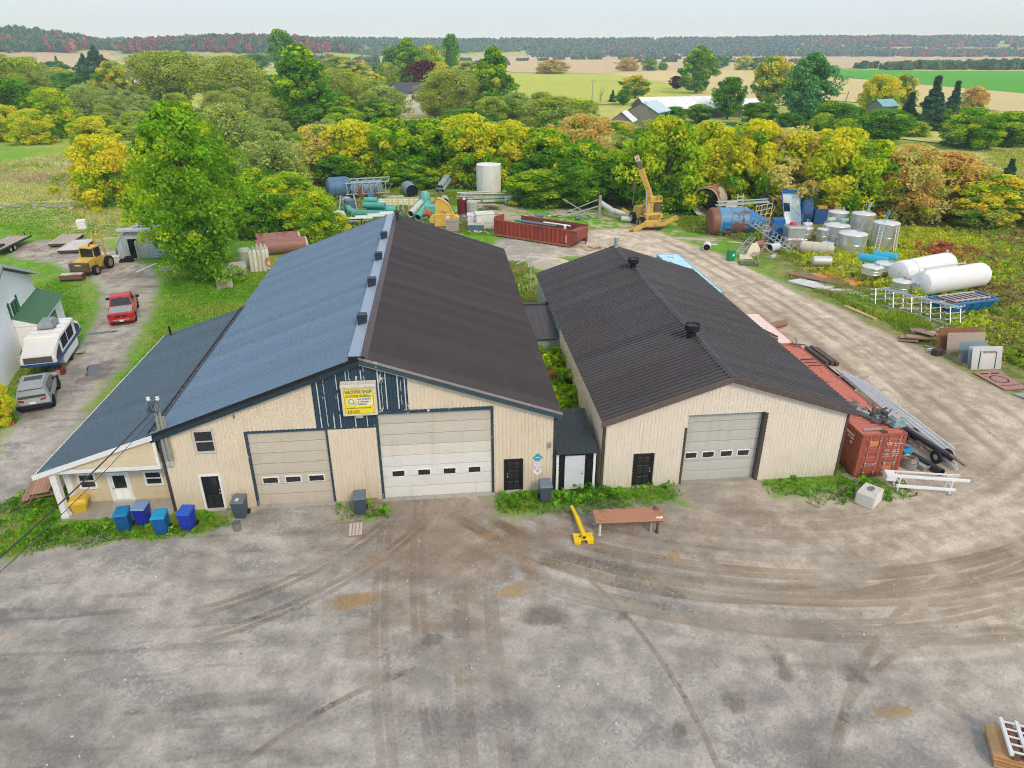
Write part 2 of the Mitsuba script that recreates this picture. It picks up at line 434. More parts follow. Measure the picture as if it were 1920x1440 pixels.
    return mix(grass, mix(stone, (.34, .27, .175), scrub * (1 - bare) * .6), both)


def f_bump(p, n, uv):
    near = 1 - smoothstep(40, 110, p.y)
    return near * (.05 * fbm(p.x * 2.2, p.y * 2.2, .3, 3) + .035 * noise(p.x * 17, p.y * 17, .8) + .03 * fbm(p.x * .6, p.y * 2.5, 5, 2))


def f_field(p, n, uv):
    rows = noise((p.x * .9 + p.y * .45) * .16, (p.y * .9 - p.x * .45) * .006, 2.0)
    a = fbm(p.x * .006, p.y * .012, 8.8, 4)
    b = fbm(p.x * .05, p.y * .05, 3.8, 3)
    return .72 + .30 * a + .18 * b + .12 * rows


scene['soil'] = {'type': 'bumpmap', 'arbitrary': {**proc(f_bump, 0.02)}, 'scale': 1.0, 'bsdf': pr(proc(f_ground), .95, spec=.12)}
scene['crops'] = blend(pr(rgb(0, 0, 0), .95, spec=0), pr(VC, .95, spec=.1), f_field)

gx = np.unique(np.r_[-np.geomspace(120, 3300, 54)[::-1], np.linspace(-120, 120, 49), np.geomspace(120, 3300, 56)])
gy = np.unique(np.r_[np.linspace(-60, 160, 45), np.geomspace(160, 1100, 24), np.linspace(1100, 2600, 76), np.linspace(2640, 3100, 8)])
structure('ground', *grid(gx, gy), 'soil', smooth=True)


def field(pts, col, lift, name='field'):
    g = sg.Polygon(pts)
    m = trimesh.creation.triangulate_polygon(g.segmentize(40), engine='earcut')
    v, f = trimesh.remesh.subdivide_to_size(np.c_[m[0], np.zeros(len(m[0]))], m[1], 160)
    v[:, 2] = land(v[:, 0], v[:, 1]) + lift
    structure(name, v, f, 'crops', col)


TAN, TAN2, GREEN = (.40, .315, .195), (.44, .365, .185), (.075, .27, .025)
field([(64, 1083), (70, 1900), (449, 2050), (1400, 1950), (1600, 1684), (558, 805), (431, 818), (323, 746), (304, 830), (152, 666), (71, 704)], TAN, .30)
field([(28, 321), (65, 648), (71, 690), (152, 666), (145, 392), (110, 330), (100, 314), (50, 289)], (.33, .36, .075), .22)
field([(152, 666), (304, 830), (329, 746), (305, 533), (304, 435), (290, 349), (350, 300), (204, 243), (168, 307), (130, 281), (110, 330), (145, 392)], TAN2, .26)
field([(410, 777), (477, 696), (900, 655), (517, 300), (350, 300), (290, 349), (296, 423), (300, 496), (322, 596)], GREEN, .34)
field([(-739, 1554), (-1000, 1480), (-1600, 1100), (-900, 900), (-420, 1000), (-396, 1400), (-500, 1560)], TAN, .30)
field([(-721, 1874), (-1150, 3000), (-700, 3000), (-420, 1640), (-500, 1600)], (.48, .42, .31), .30)
field([(-322, 851), (-217, 749), (-150, 1100), (-400, 1330), (-470, 1000)], (.36, .30, .155), .36)
field([(-470, 1100), (-250, 1180), (-420, 1420), (-560, 1420)], (.26, .30, .12), .42)
field([(124, 150), (260, 150), (330, 250), (208, 252), (150, 232), (112, 180)], (.40, .385, .12), .2)
# ---------------------------------------------------------------- buildings
BEIGE, NAVY, BROWN = (.72, .64, .505), (.028, .062, .095), (.075, .055, .048)
WHITE, BLACK, DARK = (.78, .79, .80), (.012, .012, .014), (.03, .032, .036)
VERT = {}


def corr(mb, A, B, C, pitch, prof, amp):
    """A corrugated sheet from edge A-B (ribs run from that edge along C) ; prof: (fraction of the pitch, height)."""
    A, B, C = (np.asarray(o, float) for o in (A, B, C))
    L = np.linalg.norm(B - A); e = (B - A) / L
    nrm = np.cross(e, C); nrm /= np.linalg.norm(nrm)
    if nrm[2] < -1e-6: nrm = -nrm
    n = max(1, round(L / pitch)); q = L / n
    pts = [(min(L, (k + t) * q), h) for k in range(n) for t, h in prof] + [(L, prof[0][1])]
    top = np.array([A + e * s + nrm * h * amp for s, h in pts])
    m = len(top); i = np.arange(m - 1)
    return mb.add(np.vstack([top, top + C]), np.stack([i, i + 1, i + m + 1, i + m], 1))


SINE = [(0, 0), (.25, .7), (.5, 1), (.75, .7)]
TRAP = [(0, 0), (.50, 0), (.57, 1), (.88, 1), (.95, 0)]
FINE = [(0, 0), (.7, 0), (.78, 1), (.92, 1)]


def roof_panels(roof, y0, y1, ridge, eave, n, pitch, prof, amp, cols, material='roofing', vary=.11):
    """One slope of a roof laid in n sheets side by side, each a part."""
    (xr, zr), (xe, ze) = ridge, eave
    for k in range(n):
        a, b = y0 + (y1 - y0) * k / n, y0 + (y1 - y0) * (k + 1) / n
        dz = .003 * (k % 2)
        mb = corr(MB(), (xr, a, zr + dz), (xr, b + .01, zr + dz), (xe - xr, 0, ze - zr), pitch, prof, amp)
        put(roof, 'panel', mb, material, jit(cols[(k * 7 + n) % len(cols)], vary), smooth=False)


def ribwall(mb, pieces, y, pitch, g=.035, out=-1, axis='x'):
    """Ribbed wall facing -y (or along x): pieces (x0, x1, z0, top) with top a number or a function of x."""
    for x0, x1, z0, top in pieces:
        xs = [x0]
        k = math.floor(x0 / pitch)
        while k * pitch < x1:
            for t in (0, .66, .74, .92):
                x = (k + t) * pitch
                if x0 < x < x1: xs.append(x)
            k += 1
        for xb in ([-4.0, 13.82]):
            if x0 < xb < x1: xs.append(xb)
        xs = sorted(xs + [x1])
        def off(x):
            t = x / pitch - math.floor(x / pitch + 1e-9)
            return g if .73 < t < .93 else 0
        tf = top if callable(top) else (lambda x: top)
        v = []
        for x in xs:
            for z in (z0, tf(x)):
                v.append((x, y - out * off(x), z) if axis == 'x' else (y - out * off(x), x, z))
        i = np.arange(len(xs) - 1) * 2
        mb.add(v, np.stack([i, i + 2, i + 3, i + 1], 1))
    return mb


def garage_door(b, x0, x1, h, y, cols, nwin, zwin, win_x, frame_col, ww=.62):
    d = put(b, 'garage_door', MB().bx(x0, x1, y + .05, y + .09, 0.02, h), 'matte', (.2, .2, .2), False)
    n = len(cols)
    for k, c in enumerate(cols):
        za, zb = h * k / n + .012, h * (k + 1) / n - .012
        mb = MB().cb(x0 + .01, x1 - .01, y, y + .05, za, zb, .012)
        for j in range(1, 3):
            z = za + (zb - za) * j / 3
            mb.bx(x0 + .03, x1 - .03, y - .006, y + .01, z - .012, z + .012)
        put(d, 'panel', mb, 'siding', jit(c, .03), False)
    for x in win_x:
        put(d, 'window_frame', MB().cb(x - ww / 2 - .05, x + ww / 2 + .05, y - .03, y + .02, zwin - .2, zwin + .2, .01), 'paint', WHITE, False)
        put(d, 'window_pane', MB().bx(x - ww / 2, x + ww / 2, y - .036, y - .01, zwin - .145, zwin + .145), 'pane', DARK, False)
    fr = MB()
    fr.bx(x0 - .1, x0, y - .12, y + .1, 0, h + .1).bx(x1, x1 + .1, y - .12, y + .1, 0, h + .1).bx(x0 + .002, x1 - .002, y - .12, y + .1, h, h + .12)
    put(d, 'door_frame', fr, 'chipped', frame_col, False)
    put(d, 'threshold', MB().bx(x0 - .1, x1 + .1, y - .35, y + .12, -.02, .025), 'concrete', (.4, .38, .34), False)


def panel_door(b, x0, x1, z0, z1, y, col, frame, label=None, knob=1, window=False):
    d = put(b, 'door', MB().cb(x0, x1, y, y + .05, z0, z1, .006), 'paint', col, False, label=label)
    fr = MB().bx(x0 - .11, x0 - .003, y - .05, y + .06, z0 - .02, z1 + .1).bx(x1 + .003, x1 + .11, y - .05, y + .06, z0 - .02, z1 + .1).bx(x0 - .002, x1 + .002, y - .05, y + .06, z1 + .004, z1 + .1)
    put(d, 'frame', fr, 'paint', frame, False)
    w, h = x1 - x0, z1 - z0
    rows = [(.06, .30), (.36, .66), (.72, .93)] if not window else [(.06, .40)]
    for r0, r1 in rows:
        for s in (0, 1):
            xa = x0 + w * (.12 + .41 * s)
            put(d, 'raised_panel', MB().cb(xa, xa + w * .34, y - .014, y + .01, z0 + h * r0, z0 + h * r1, .013), 'paint', jit(tuple(c * 1.4 + .008 for c in col), .05), False)
    if window:
        put(d, 'pane', MB().bx(x0 + w * .16, x1 - w * .16, y - .008, y + .01, z0 + h * .46, z0 + h * .93), 'pane', DARK, False)
    kx = x1 - .07 if knob > 0 else x0 + .07
    put(d, 'handle', MB().cyl((kx, y - .06, z0 + h * .47), (kx, y, z0 + h * .47), .035, n=10).cyl((kx, y - .03, z0 + h * .56), (kx, y, z0 + h * .56), .03, n=10), 'zinc', (.6, .6, .58))
    put(d, 'sill', MB().bx(x0 - .1, x1 + .1, y - .2, y + .05, -.02, z0 - .004), 'concrete', (.5, .48, .45), False)
    return d


def window(b, x0, x1, z0, z1, y, frame=WHITE, t=.07, mid=.5, label=None):
    fr = MB().bx(x0 - t, x0, y - .06, y + .04, z0 - t, z1 + t).bx(x1, x1 + t, y - .06, y + .04, z0 - t, z1 + t).bx(x0, x1, y - .058, y + .04, z1, z1 + t).bx(x0, x1, y - .075, y + .04, z0 - t, z0)
    zm = z0 + (z1 - z0) * mid
    fr.bx(x0, x1, y - .04, y + .03, zm - .03, zm + .03)
    w = put(b, 'window', fr, 'paint', frame, False, label=label)
    put(w, 'pane', MB().bx(x0, x1, y - .01, y + .01, z0, zm - .03), 'pane', DARK, False)
    put(w, 'pane', MB().bx(x0, x1, y - .022, y + .002, zm + .03, z1), 'pane', DARK, False)
    return w


# ------------------------------------------------ the large machine shop
shop = thing('machine_shop', 'large beige metal workshop with a navy gable panel and a grey and black roof', 'workshop')
xl, xr, yf, yb, xa, za = -13.64, 5.22, 30.12, 60.5, -4.0, 7.92
sl = lambda x: za - .357 * abs(x - xa) - .10
put(shop, 'rear_wall', ribwall(MB(), [(xl, xr, 0, sl)], yb, .3, out=1), 'siding', BEIGE, False)
for x, o in ((xl, -1), (xr, 1)):
    put(shop, 'side_wall', ribwall(MB(), [(yf, yb, 0, sl(x))], x, .15, out=o, axis='y'), 'siding', BEIGE, False)
G1, G2 = (-9.59, -5.92, 4.13), (-3.42, 2.04, 4.84)
D1, D2 = (-12.18, -11.16, -.02, 2.0), (2.66, 3.58, .02, 1.92)
W = (-11.93, -11.13, 3.32, 4.38)
pcs = [(xl, D1[0], 0, sl), (D1[0], D1[1], D1[3], sl), (D1[1], G1[0], 0, sl), (G1[0], G1[1], G1[2], sl) , (G1[1], -3.52, 0, 4.13),
       (2.04, D2[0], 0, sl), (D2[0], D2[1], D2[3], sl), (D2[1], xr, 0, sl), (-1.9, 2.04, 5.0, sl)]
pcs[3] = (G1[0], -6.3, G1[2], sl)
pcs.insert(4, (-6.3, G1[1], G1[2], 4.14))
fw = put(shop, 'front_wall', ribwall(MB(), pcs, yf, .185), 'siding', BEIGE, False)
bp = put(shop, 'blue_panel', ribwall(MB(), [(-6.3, -3.52, 4.15, sl), (-3.52, -1.9, 5.0, sl)], yf - .012, .152, .025), 'chipped', NAVY, False, label='dark blue ribbed wall panel with bare metal streaks')
st = MB()
for x, z0, z1, w in ((-6.05, 4.2, 7.0, .05), (-5.75, 4.3, 6.9, .03), (-5.45, 4.2, 5.0, .05), (-5.15, 4.2, 7.3, .04), (-4.7, 6.7, 7.5, .05), (-4.55, 6.7, 7.6, .03), (-4.45, 4.2, 4.95, .05), (-4.0, 6.7, 7.7, .05), (-3.9, 4.2, 4.95, .04), (-3.86, 6.7, 7.55, .03),
                    (-3.24, 5.1, 7.4, .06), (-3.1, 5.1, 7.2, .03), (-2.9, 5.1, 7.25, .05), (-2.35, 5.1, 7.15, .06), (-2.2, 5.3, 6.6, .025), (-2.02, 5.1, 7.05, .05)):
    z = z0
    while z < z1:
        h = rnd.uniform(.15, 1.1)
        st.bx(x - w / 2 + rnd.uniform(0, .01), x + w / 2, yf - .016, yf - .008, z, min(z1, z + h)); z += h + rnd.choice((0, 0, .06, .2))
put(bp, 'bare_streak', st, 'matte', (.62, .66, .70), False, kind='stuff')
put(shop, 'header_trim', MB().bx(-3.5, 2.14, yf - .07, yf - .004, 4.86, 5.0), 'chipped', NAVY, False)
for x0, x1, zt in ((xl - .02, xl + .1, 4.5), (xr - .11, xr + .03, 4.45)):
    put(shop, 'corner_trim', MB().bx(x0, x1, yf - .035, yf + .1, 0, zt), 'paint', (.05, .055, .07), False)
garage_door(shop, *G1, yf + .1, [(.56, .51, .43)] * 7, 3, 1.42, (-8.86, -7.77, -6.65), NAVY, .7)
garage_door(shop, *G2, yf + .1, [(.74, .75, .74)] * 4 + [(.70, .685, .62), (.60, .575, .50), (.59, .565, .49), (.56, .54, .47)], 4, 1.42, (-2.64, -1.37, -.1, 1.15), NAVY, .58)
panel_door(shop, D1[0] + .1, D1[1] - .1, .04, 1.9, yf + .02, BLACK, WHITE, 'black entry door with a tall pane in a white frame', 1, True)
panel_door(shop, D2[0] + .08, D2[1] - .08, .1, 1.86, yf + .02, BLACK, (.02, .018, .018), 'black six panel door in a black frame', -1)
window(shop, *W[:2], *W[2:], yf - .02, (.55, .54, .50), .09, label='sliding window with a worn grey frame')
# roof
deck = [(xl - .12, 4.36), (xa, za - .14), (xr + .12, 4.46), (xr + .12, 4.56), (xa, za - .03), (xl - .12, 4.46)]
rf = put(shop, 'roof', MB().front(deck, yf - .2, yb + .2), 'matte', (.05, .05, .055), False)
roof_panels(rf, yf - .28, yb + .28, (xa, za), (xl - .2, 4.46), 30, .19, FINE, .03, [(.14, .215, .31), (.145, .222, .32), (.135, .208, .30)], 'blue_roof', .04)
roof_panels(rf, yf - .28, yb + .28, (xa, za + .004), (xr + .22, 4.58), 30, .125, SINE, .042, [(.038, .03, .033), (.034, .028, .031), (.045, .037, .038), (.036, .027, .029)], 'roofing')
put(rf, 'ridge_cap', MB().add([(xa + .1, yf - .3, za + .055), (xa + .1, yb + .3, za + .055), (xa - .48, yb + .3, za - .085), (xa - .48, yf - .3, za - .085)], [[0, 1, 2, 3]]).bx(xa - .5, xa - .46, yf - .3, yb + .3, za - .13, za - .084), 'paint', (.27, .34, .43), False, label='pale grey ridge flashing')
put(rf, 'ridge_cap', MB().add([(xa + .1, yf - .3, za + .052), (xa + .1, yb + .3, za + .052), (xa + .42, yb + .3, za - .075), (xa + .42, yf - .3, za - .075)], [[0, 1, 2, 3]]), 'paint', (.07, .05, .05), False, label='dark brown ridge flashing')
put(rf, 'ridge_end', MB().cb(xa - .45, xa + .3, yf - .36, yf - .27, za - .16, za + .08, .02), 'paint', BLACK, False)


def rake(x0, z0, x1, z1, y0, y1, h, mb=None):
    return (mb or MB()).front([(x0, z0), (x1, z1), (x1, z1 - h), (x0, z0 - h)], y0, y1)


put(rf, 'fascia', rake(xl - .3, 4.43, xa, za + .03, yf - .34, yf - .28, .17), 'paint', BLACK, False, label='black front fascia')
put(rf, 'fascia', rake(xl - .2, 4.29, xa, za - .145, yf - .31, yf - .02, .26), 'paint', (.02, .04, .055), False)
put(rf, 'fascia', rake(xa, za + .02, xr + .25, 4.58, yf - .33, yf - .02, .33), 'chipped', (.04, .075, .10), False, label='navy front fascia with flaking paint')
put(rf, 'edge_trim', rake(xa, za + .05, xr + .26, 4.63, yf - .36, yf - .332, .12), 'chipped', (.30, .26, .25), False)
put(shop, 'frieze_board', rake(xl + .4, 4.16, xa, za - .42, yf - .05, yf - .015, .075), 'siding', (.62, .56, .42), False)
put(shop, 'frieze_board', rake(xa, za - .42, xr - .1, 4.29, yf - .05, yf - .015, .075), 'siding', (.62, .56, .42), False)
for y in (34.4, 40.7, 46.4, 52.2):
    vt = put(rf, 'ridge_vent', MB().bx(xa - .42, xa + .02, y - .2, y + .2, za - .1, za + .42), 'paint', (.03, .04, .055), False, label='boxy dark ridge vent')
    for k in range(3):
        put(vt, 'louver', MB().add(*(lambda m: (m.vertices, m.faces))(trimesh.creation.cylinder(.36 - .03 * (k == 2), .05, sections=4, transform=mat(xa - .2, y, za + .26 + .1 * k, PI / 4)))), 'paint', (.035, .05, .07), False)
put(rf, 'flue', MB().cyl((xa + .45, 58.9, za - .3), (xa + .45, 58.9, za + .5), .14).lathe([(.3, 0), (.28, .08), (0, .2)], (xa + .45, 58.9, za + .5)), 'paint', DARK)
for x0, z0, x1, z1 in ((xl - .2, 4.46, xa, za), (xa, za, xr + .22, 4.58)):
    put(rf, 'rear_trim', rake(x0, z0 + .04, x1, z1 + .04, yb + .28, yb + .34, .2), 'paint', NAVY, False)
bright = MB()
for y in (34.2, 35.1, 36.4, 37.2, 39.6, 41.0, 42.9):
    w = rnd.uniform(.2, .5); t = rnd.uniform(.01, .03)
    z = lambda x: 4.58 + (xr + .22 - x) * .3605 + .024
    bright.add([(xr + .2, y, z(xr + .2)), (xr + .2, y + t, z(xr + .2)), (xr + .2 - w, y + t, z(xr + .2 - w)), (xr + .2 - w, y, z(xr + .2 - w))], [[0, 1, 2, 3]])
put(rf, 'bare_streak', bright, 'matte', (.75, .75, .74), False, kind='stuff')
gt = MB().bar((xl - .28, 30.0, 4.5), (xl - .28, 47.6, 4.5), .06, .09).bar((xl - .02, 30.0, 4.56), (xl - .02, 47.6, 4.56), .05, .06)
for k in range(60):
    gt.bar((xl - .28, 30.15 + k * .295, 4.53), (xl - .02, 30.15 + k * .295, 4.58), .03, .03)
put(rf, 'gutter', gt, 'paint', (.06, .05, .06), False)
put(shop, 'wall_lamp', MB().cb(4.86, 5.0, yf - .2, yf - .03, 2.72, 2.84, .02).cyl((4.93, yf - .12, 2.6), (4.93, yf - .12, 2.72), .07, .04), 'zinc', (.35, .35, .35))
put(shop, 'wall_lamp', MB().cyl((-10.6, yf - .1, .78), (-10.75, yf - .16, .86), .05, .07, 10).cyl((-10.6, yf - .1, .78), (-10.45, yf - .16, .86), .05, .07, 10).cb(-10.66, -10.54, yf - .09, yf - .01, .68, .8, .01), 'zinc', (.5, .48, .44))
put(shop, 'vent_plate', MB().cb(-10.02, -9.94, yf - .05, yf - .02, 5.0, 5.17, .01), 'matte', (.2, .18, .16), False)
# the sign box over the doors
sg_ = thing('shop_sign', 'yellow machine shop sign in a white box above the white garage door', 'sign', -4.14, yf - .34, 5.8)
put(sg_, 'cabinet', MB().cb(-.80, .80, 0, .30, -.82, .80, .02), 'siding', (.66, .63, .56), False)
put(sg_, 'hood', MB().poly([(-.05, .66), (-.05, .70), (.31, .86), (.31, .80)], 1.64, np.array([[0, 0, 1, -.82], [1, 0, 0, 0], [0, 1, 0, 0], [0, 0, 0, 1.]])), 'siding', (.60, .58, .52), False)
put(sg_, 'face', MB().bx(-.72, .72, -.012, .02, -.74, .64), 'paint', (.80, .68, .22), False)
put(sg_, 'face', MB().bx(-.67, .67, -.016, .02, -.69, .59), 'paint', (.86, .72, .03), False)
bd = MB()
for a in ((-.67, .67, .575, .59), (-.67, .67, -.69, -.675), (-.67, -.655, -.69, .59), (.655, .67, -.69, .59)):
    bd.bx(a[0], a[1], -.02, 0, a[2], a[3])
put(sg_, 'border', bd, 'paint', (.06, .12, .22), False)
put(sg_, 'white_patch', MB().bx(-.10, .60, -.019, 0, -.27, .13).cyl((-.34, -.019, -.05), (-.34, 0, -.05), .2, n=20).cyl((-.2, -.0185, -.2), (-.2, 0, -.2), .11, n=20), 'paint', (.78, .80, .62), False)
put(sg_, 'gear_emblem', MB().torus((-.36, -.02, -.04), .12, .025, (0, 1, 0), 16, 6).torus((-.2, -.02, -.19), .06, .018, (0, 1, 0), 12, 6), 'paint', (.25, .33, .2))
TXT = [('MACHINE SHOP', -.62, .36, .165, 1.22, (.01, .12, .30)), ('SOUDURE GENERAL', -.60, .17, .115, 1.18, (.12, .12, .07)), ('Les Ateliers', -.08, .03, .085, .62, (.05, .10, .33)), ("d'Usinage", -.06, -.1, .085, .5, (.05, .10, .33)), ('Dallaire', -.08, -.23, .09, .42, (.05, .10, .33)),
       ('ALUMINIUM & STAINLESS STEEL', -.60, -.42, .055, 1.15, (.1, .1, .04)), ('828 3019', -.58, -.65, .13, .56, (.10, .09, .06))]
for s, x, z, h, wide, c in TXT:
    t = meshkit.text_mesh(s, h, .006, bold=True)
    v = np.array(t.vertices)
    v[:, 0] *= wide / max(v[:, 0].max(), .01)
    v = np.c_[v[:, 0] + x, -.026 + .006 - v[:, 2], v[:, 1] + z]
    put(sg_, 'lettering', MB().add(v, t.faces), 'paint', c, False)
put(sg_, 'bracket', MB().cb(-.24, .10, .06, .26, -.98, -.82, .01), 'zinc', (.6, .58, .54), False)
for z, c, m, lab in ((1.97, (.03, .36, .50), (.7, .8, .85), 'blue'), (1.56, (.80, .66, .74), (.6, .4, .5), 'pale pink'), (1.14, (.80, .81, .82), (.06, .06, .06), 'white')):
    pl = thing('hazard_placard', f'{lab} diamond placard on the beige wall between the black door and the shed', 'placard', 4.34, yf - .03, z)
    put(pl, 'plate', MB().cyl((0, 0, 0), (0, .02, 0), .25, n=4), 'paint', c, False)
    put(pl, 'symbol', MB().torus((0, -.003, .07), .045, .014, (0, 1, 0), 12, 6) if lab != 'blue' else MB().bx(-.14, .1, -.006, .004, -.01, .035), 'paint', m)
# service mast and cables
mast = thing('service_mast', 'grey electrical service mast with twin conduits at the left corner of the beige workshop', 'service mast', -13.25, yf - .2, 0)
for x in (-.09, .09):
    put(mast, 'conduit', MB().cyl((x, 0, 2.95), (x, 0, 5.75), .06, n=10), 'zinc', (.42, .47, .46))
    put(mast, 'conduit_cap', MB().cyl((x, 0, 2.72), (x, 0, 2.96), .085, n=10), 'zinc', (.7, .72, .72))
put(mast, 'back_board', MB().bx(-.2, .2, .06, .14, 3.0, 5.3), 'siding', (.36, .33, .25), False)
hd = MB().tube([(-.09, 0, 5.7), (-.1, -.05, 6.1), (-.2, -.12, 6.25)], .045, 8).tube([(.09, 0, 5.7), (.1, -.05, 6.1), (.2, -.12, 6.25)], .045, 8)
put(mast, 'weather_head', hd, 'zinc', (.45, .48, .47))
for x in (-.2, .2):
    put(mast, 'insulator', MB().lathe([(.0, 0), (.07, 0), (.09, .06), (.05, .1), (.09, .15), (.0, .2)], (x, -.12, 6.25), n=10), 'paint', (.7, .72, .72))
lw = MB()
for k in range(7):
    a = np.array([rnd.uniform(-.25, .25), -.1, 6.2]); b = np.array([rnd.uniform(-.35, .1), -.25, rnd.uniform(5.6, 5.9)])
    m = (a + b) / 2 + [rnd.uniform(-.25, .25), -.15, -.2]
    lw.tube([a, (a + m) / 2 + [0, 0, -.05], m, (b + m) / 2, b], .018, 5)
put(mast, 'wire_loop', lw, 'matte', (.05, .05, .05))
pole = solo('utility_pole', 'weathered wooden utility pole carrying the cables to the service mast', 'utility pole', MB().cyl((-13.6, 8.0, 0), (-13.6, 8.0, 9.3), .17, .12, 12).bar((-14.3, 8, 8.9), (-12.9, 8, 8.9), .1, .12), 'bark', (.16, .13, .10))
for a, b, r, sag, lab in (((-13.35, 29.75, 5.75), (-13.45, 8.0, 8.85), .027, .9, 'thick twisted black power cable running to the mast on the beige workshop'), ((-13.3, 29.75, 5.5), (-13.15, 8.0, 8.8), .012, 1.1, 'thin black wire hanging beside the thick power cable')):
    t = np.linspace(0, 1, 24)[:, None]
    pts = np.array(a) * (1 - t) + np.array(b) * t
    pts[:, 2] -= sag * 4 * (t * (1 - t))[:, 0] * .5
    solo('power_cable', lab, 'cable', MB().tube(pts, r, 6), 'matte', (.06, .06, .065))

# ------------------------------------------------ the office annex with its porch
an = thing('office_annex', 'pale yellow clapboard office with a porch and grey lean-to roof beside the large workshop', 'office')
CREAM = (.66, .58, .39)
al, ay0, ay1, aw = -18.75, 29.85, 47.4, 31.2
az = lambda x: 2.62 + (x + 19.25) * (4.42 - 2.62) / (19.25 - 13.72)
put(an, 'rear_wall', MB().front([(al, 0), (al, az(al) - .1), (xl - .03, az(xl) - .1), (xl - .03, 0)], ay1 - .15, ay1), 'siding', CREAM, False)
put(an, 'side_wall', MB().bx(al, al + .15, aw, ay1 - .16, 0, 2.62), 'siding', CREAM, False)
fwall = put(an, 'front_wall', MB().bx(al + .16, xl - .03, aw + .01, aw + .15, 0, 2.72), 'siding', CREAM, False)
z, k = .1, 0
while z < 2.7:
    pc = MB()
    for x0, x1 in ((al + .16, xl - .03),):
        holes = sorted([(-18.28, -17.42, .9, 1.8), (-16.98, -15.78, 0, 1.75), (-15.18, -14.28, .9, 1.75)])
        c = x0
        for h0, h1, zz0, zz1 in holes:
            if zz0 < z + .06 < zz1:
                if h0 > c: pc.poly([(aw + .012, z), (aw - .012, z), (aw + .006, z + .125)], h0 - c, np.array([[0, 0, 1, c], [1, 0, 0, 0], [0, 1, 0, 0], [0, 0, 0, 1.]]))
                c = h1
        pc.poly([(aw + .012, z), (aw - .012, z), (aw + .006, z + .125)], x1 - c, np.array([[0, 0, 1, c], [1, 0, 0, 0], [0, 1, 0, 0], [0, 0, 0, 1.]]))
    put(fwall, 'siding_board', pc, 'siding', jit(CREAM, .03), False, kind='stuff')
    z += .125
gable = put(an, 'gable', MB().front([(-18.9, 2.78), (xl - .05, 2.78), (xl - .05, az(xl) - .12)], ay0 + .06, ay0 + .16), 'siding', CREAM, False)
z = 2.80
while z < 4.3:
    x0 = -19.25 + (z + .16 - 2.62) * (19.25 - 13.72) / 1.8
    if x0 < xl - .3:
        put(gable, 'siding_board', MB().poly([(ay0 + .062, z), (ay0 + .035, z), (ay0 + .055, z + .13)], xl - .06 - x0, np.array([[0, 0, 1, x0], [1, 0, 0, 0], [0, 1, 0, 0], [0, 0, 0, 1.]])), 'siding', jit(CREAM, .03), False)
    z += .13
put(an, 'porch_beam', MB().cb(al - .02, xl - .05, ay0 + .02, ay0 + .28, 2.58, 2.78, .01), 'paint', WHITE, False)
for y in (ay0 + .02, aw - .3):
    put(an, 'porch_post', MB().cb(al - .02, al + .28, y, y + .28, 0.1, 2.58, .015).bx(al - .05, al + .31, y - .02, y + .3, .1, .28), 'paint', WHITE, False)
put(an, 'porch_slab', MB().cb(al - .05, xl - .02, ay0 - .05, aw, -.05, .12, .015), 'concrete', (.42, .40, .35), False)
put(an, 'corner_trim', MB().bx(xl - .17, xl - .03, ay0 + .0, ay0 + .05, 2.78, az(xl) - .1), 'paint', WHITE, False)
ar = put(an, 'roof', MB().front([(-19.3, 2.48), (-19.3, 2.58), (xl - .06, az(xl) - .03), (xl - .06, az(xl) - .13)], ay0, ay1 + .1), 'matte', (.05, .05, .055), False)
roof_panels(ar, ay0 - .1, ay1 + .2, (xl - .04, az(xl)), (-19.32, 2.61), 18, .21, TRAP, .05, [(.10, .15, .20), (.105, .155, .207), (.096, .145, .193)], 'blue_roof', .04)
put(ar, 'fascia', rake(-19.4, 2.66, xl - .05, az(xl) + .04, ay0 - .16, ay0 - .1, .24), 'paint', WHITE, False)
put(ar, 'fascia', MB().bx(-19.4, -19.32, ay0 - .1, ay1 + .2, 2.42, 2.62), 'paint', WHITE, False)
put(ar, 'stove_pipe', MB().cyl((-18.7, 47.0, 2.7), (-18.7, 47.0, 3.5), .07, n=10), 'paint', BLACK)
window(an, -18.18, -17.52, 1.0, 1.7, aw - .02, WHITE, .1, label='small white window left of the office door')
window(an, -15.08, -14.38, 1.0, 1.66, aw - .02, WHITE, .1, label='small white window right of the office door')
dr_ = panel_door(an, -16.8, -15.96, .13, 1.66, aw - .02, (.72, .78, .82), WHITE, 'white office door with nine small panes', -1, True)
for i in range(3):
    for j in range(3):
        xx, zz = -16.66 + i * .19, 1.0 + j * .19
        put(dr_, 'small_pane', MB().bx(xx, xx + .165, aw - .045, aw - .03, zz, zz + .165), 'pane', DARK, False)

# ------------------------------------------------ the second workshop
w2 = thing('small_workshop', 'beige metal workshop on the right with one garage door and a black ribbed gable roof', 'workshop')
bl, br, bf, bb, ba, bz = 7.6, 20.35, 29.91, 54.6, 13.82, 6.17
s2 = lambda x: bz - .328 * abs(x - ba) - .12
GD, DD = (11.87, 15.87, 4.07), (9.25, 10.3, .0, 2.0)
put(w2, 'front_wall', ribwall(MB(), [(bl, DD[0], 0, s2), (DD[0], DD[1], DD[3], s2), (DD[1], GD[0], 0, s2), (GD[0], GD[1], GD[2], s2), (GD[1], br, 0, s2)], bf, .185, .02), 'siding', (.76, .695, .60), False)
put(w2, 'rear_wall', ribwall(MB(), [(bl, br, 0, s2)], bb, .3, out=1), 'siding', BEIGE, False)
put(w2, 'side_wall', ribwall(MB(), [(bf, 43.5, 0, s2(bl))], bl, .152, out=-1, axis='y'), 'siding', (.77, .67, .53), False)
put(w2, 'side_wall', ribwall(MB(), [(43.5, bb, 0, s2(bl))], bl, .152, out=-1, axis='y'), 'zinc', (.40, .50, .58), False, label='bare galvanised rear part of the side wall')
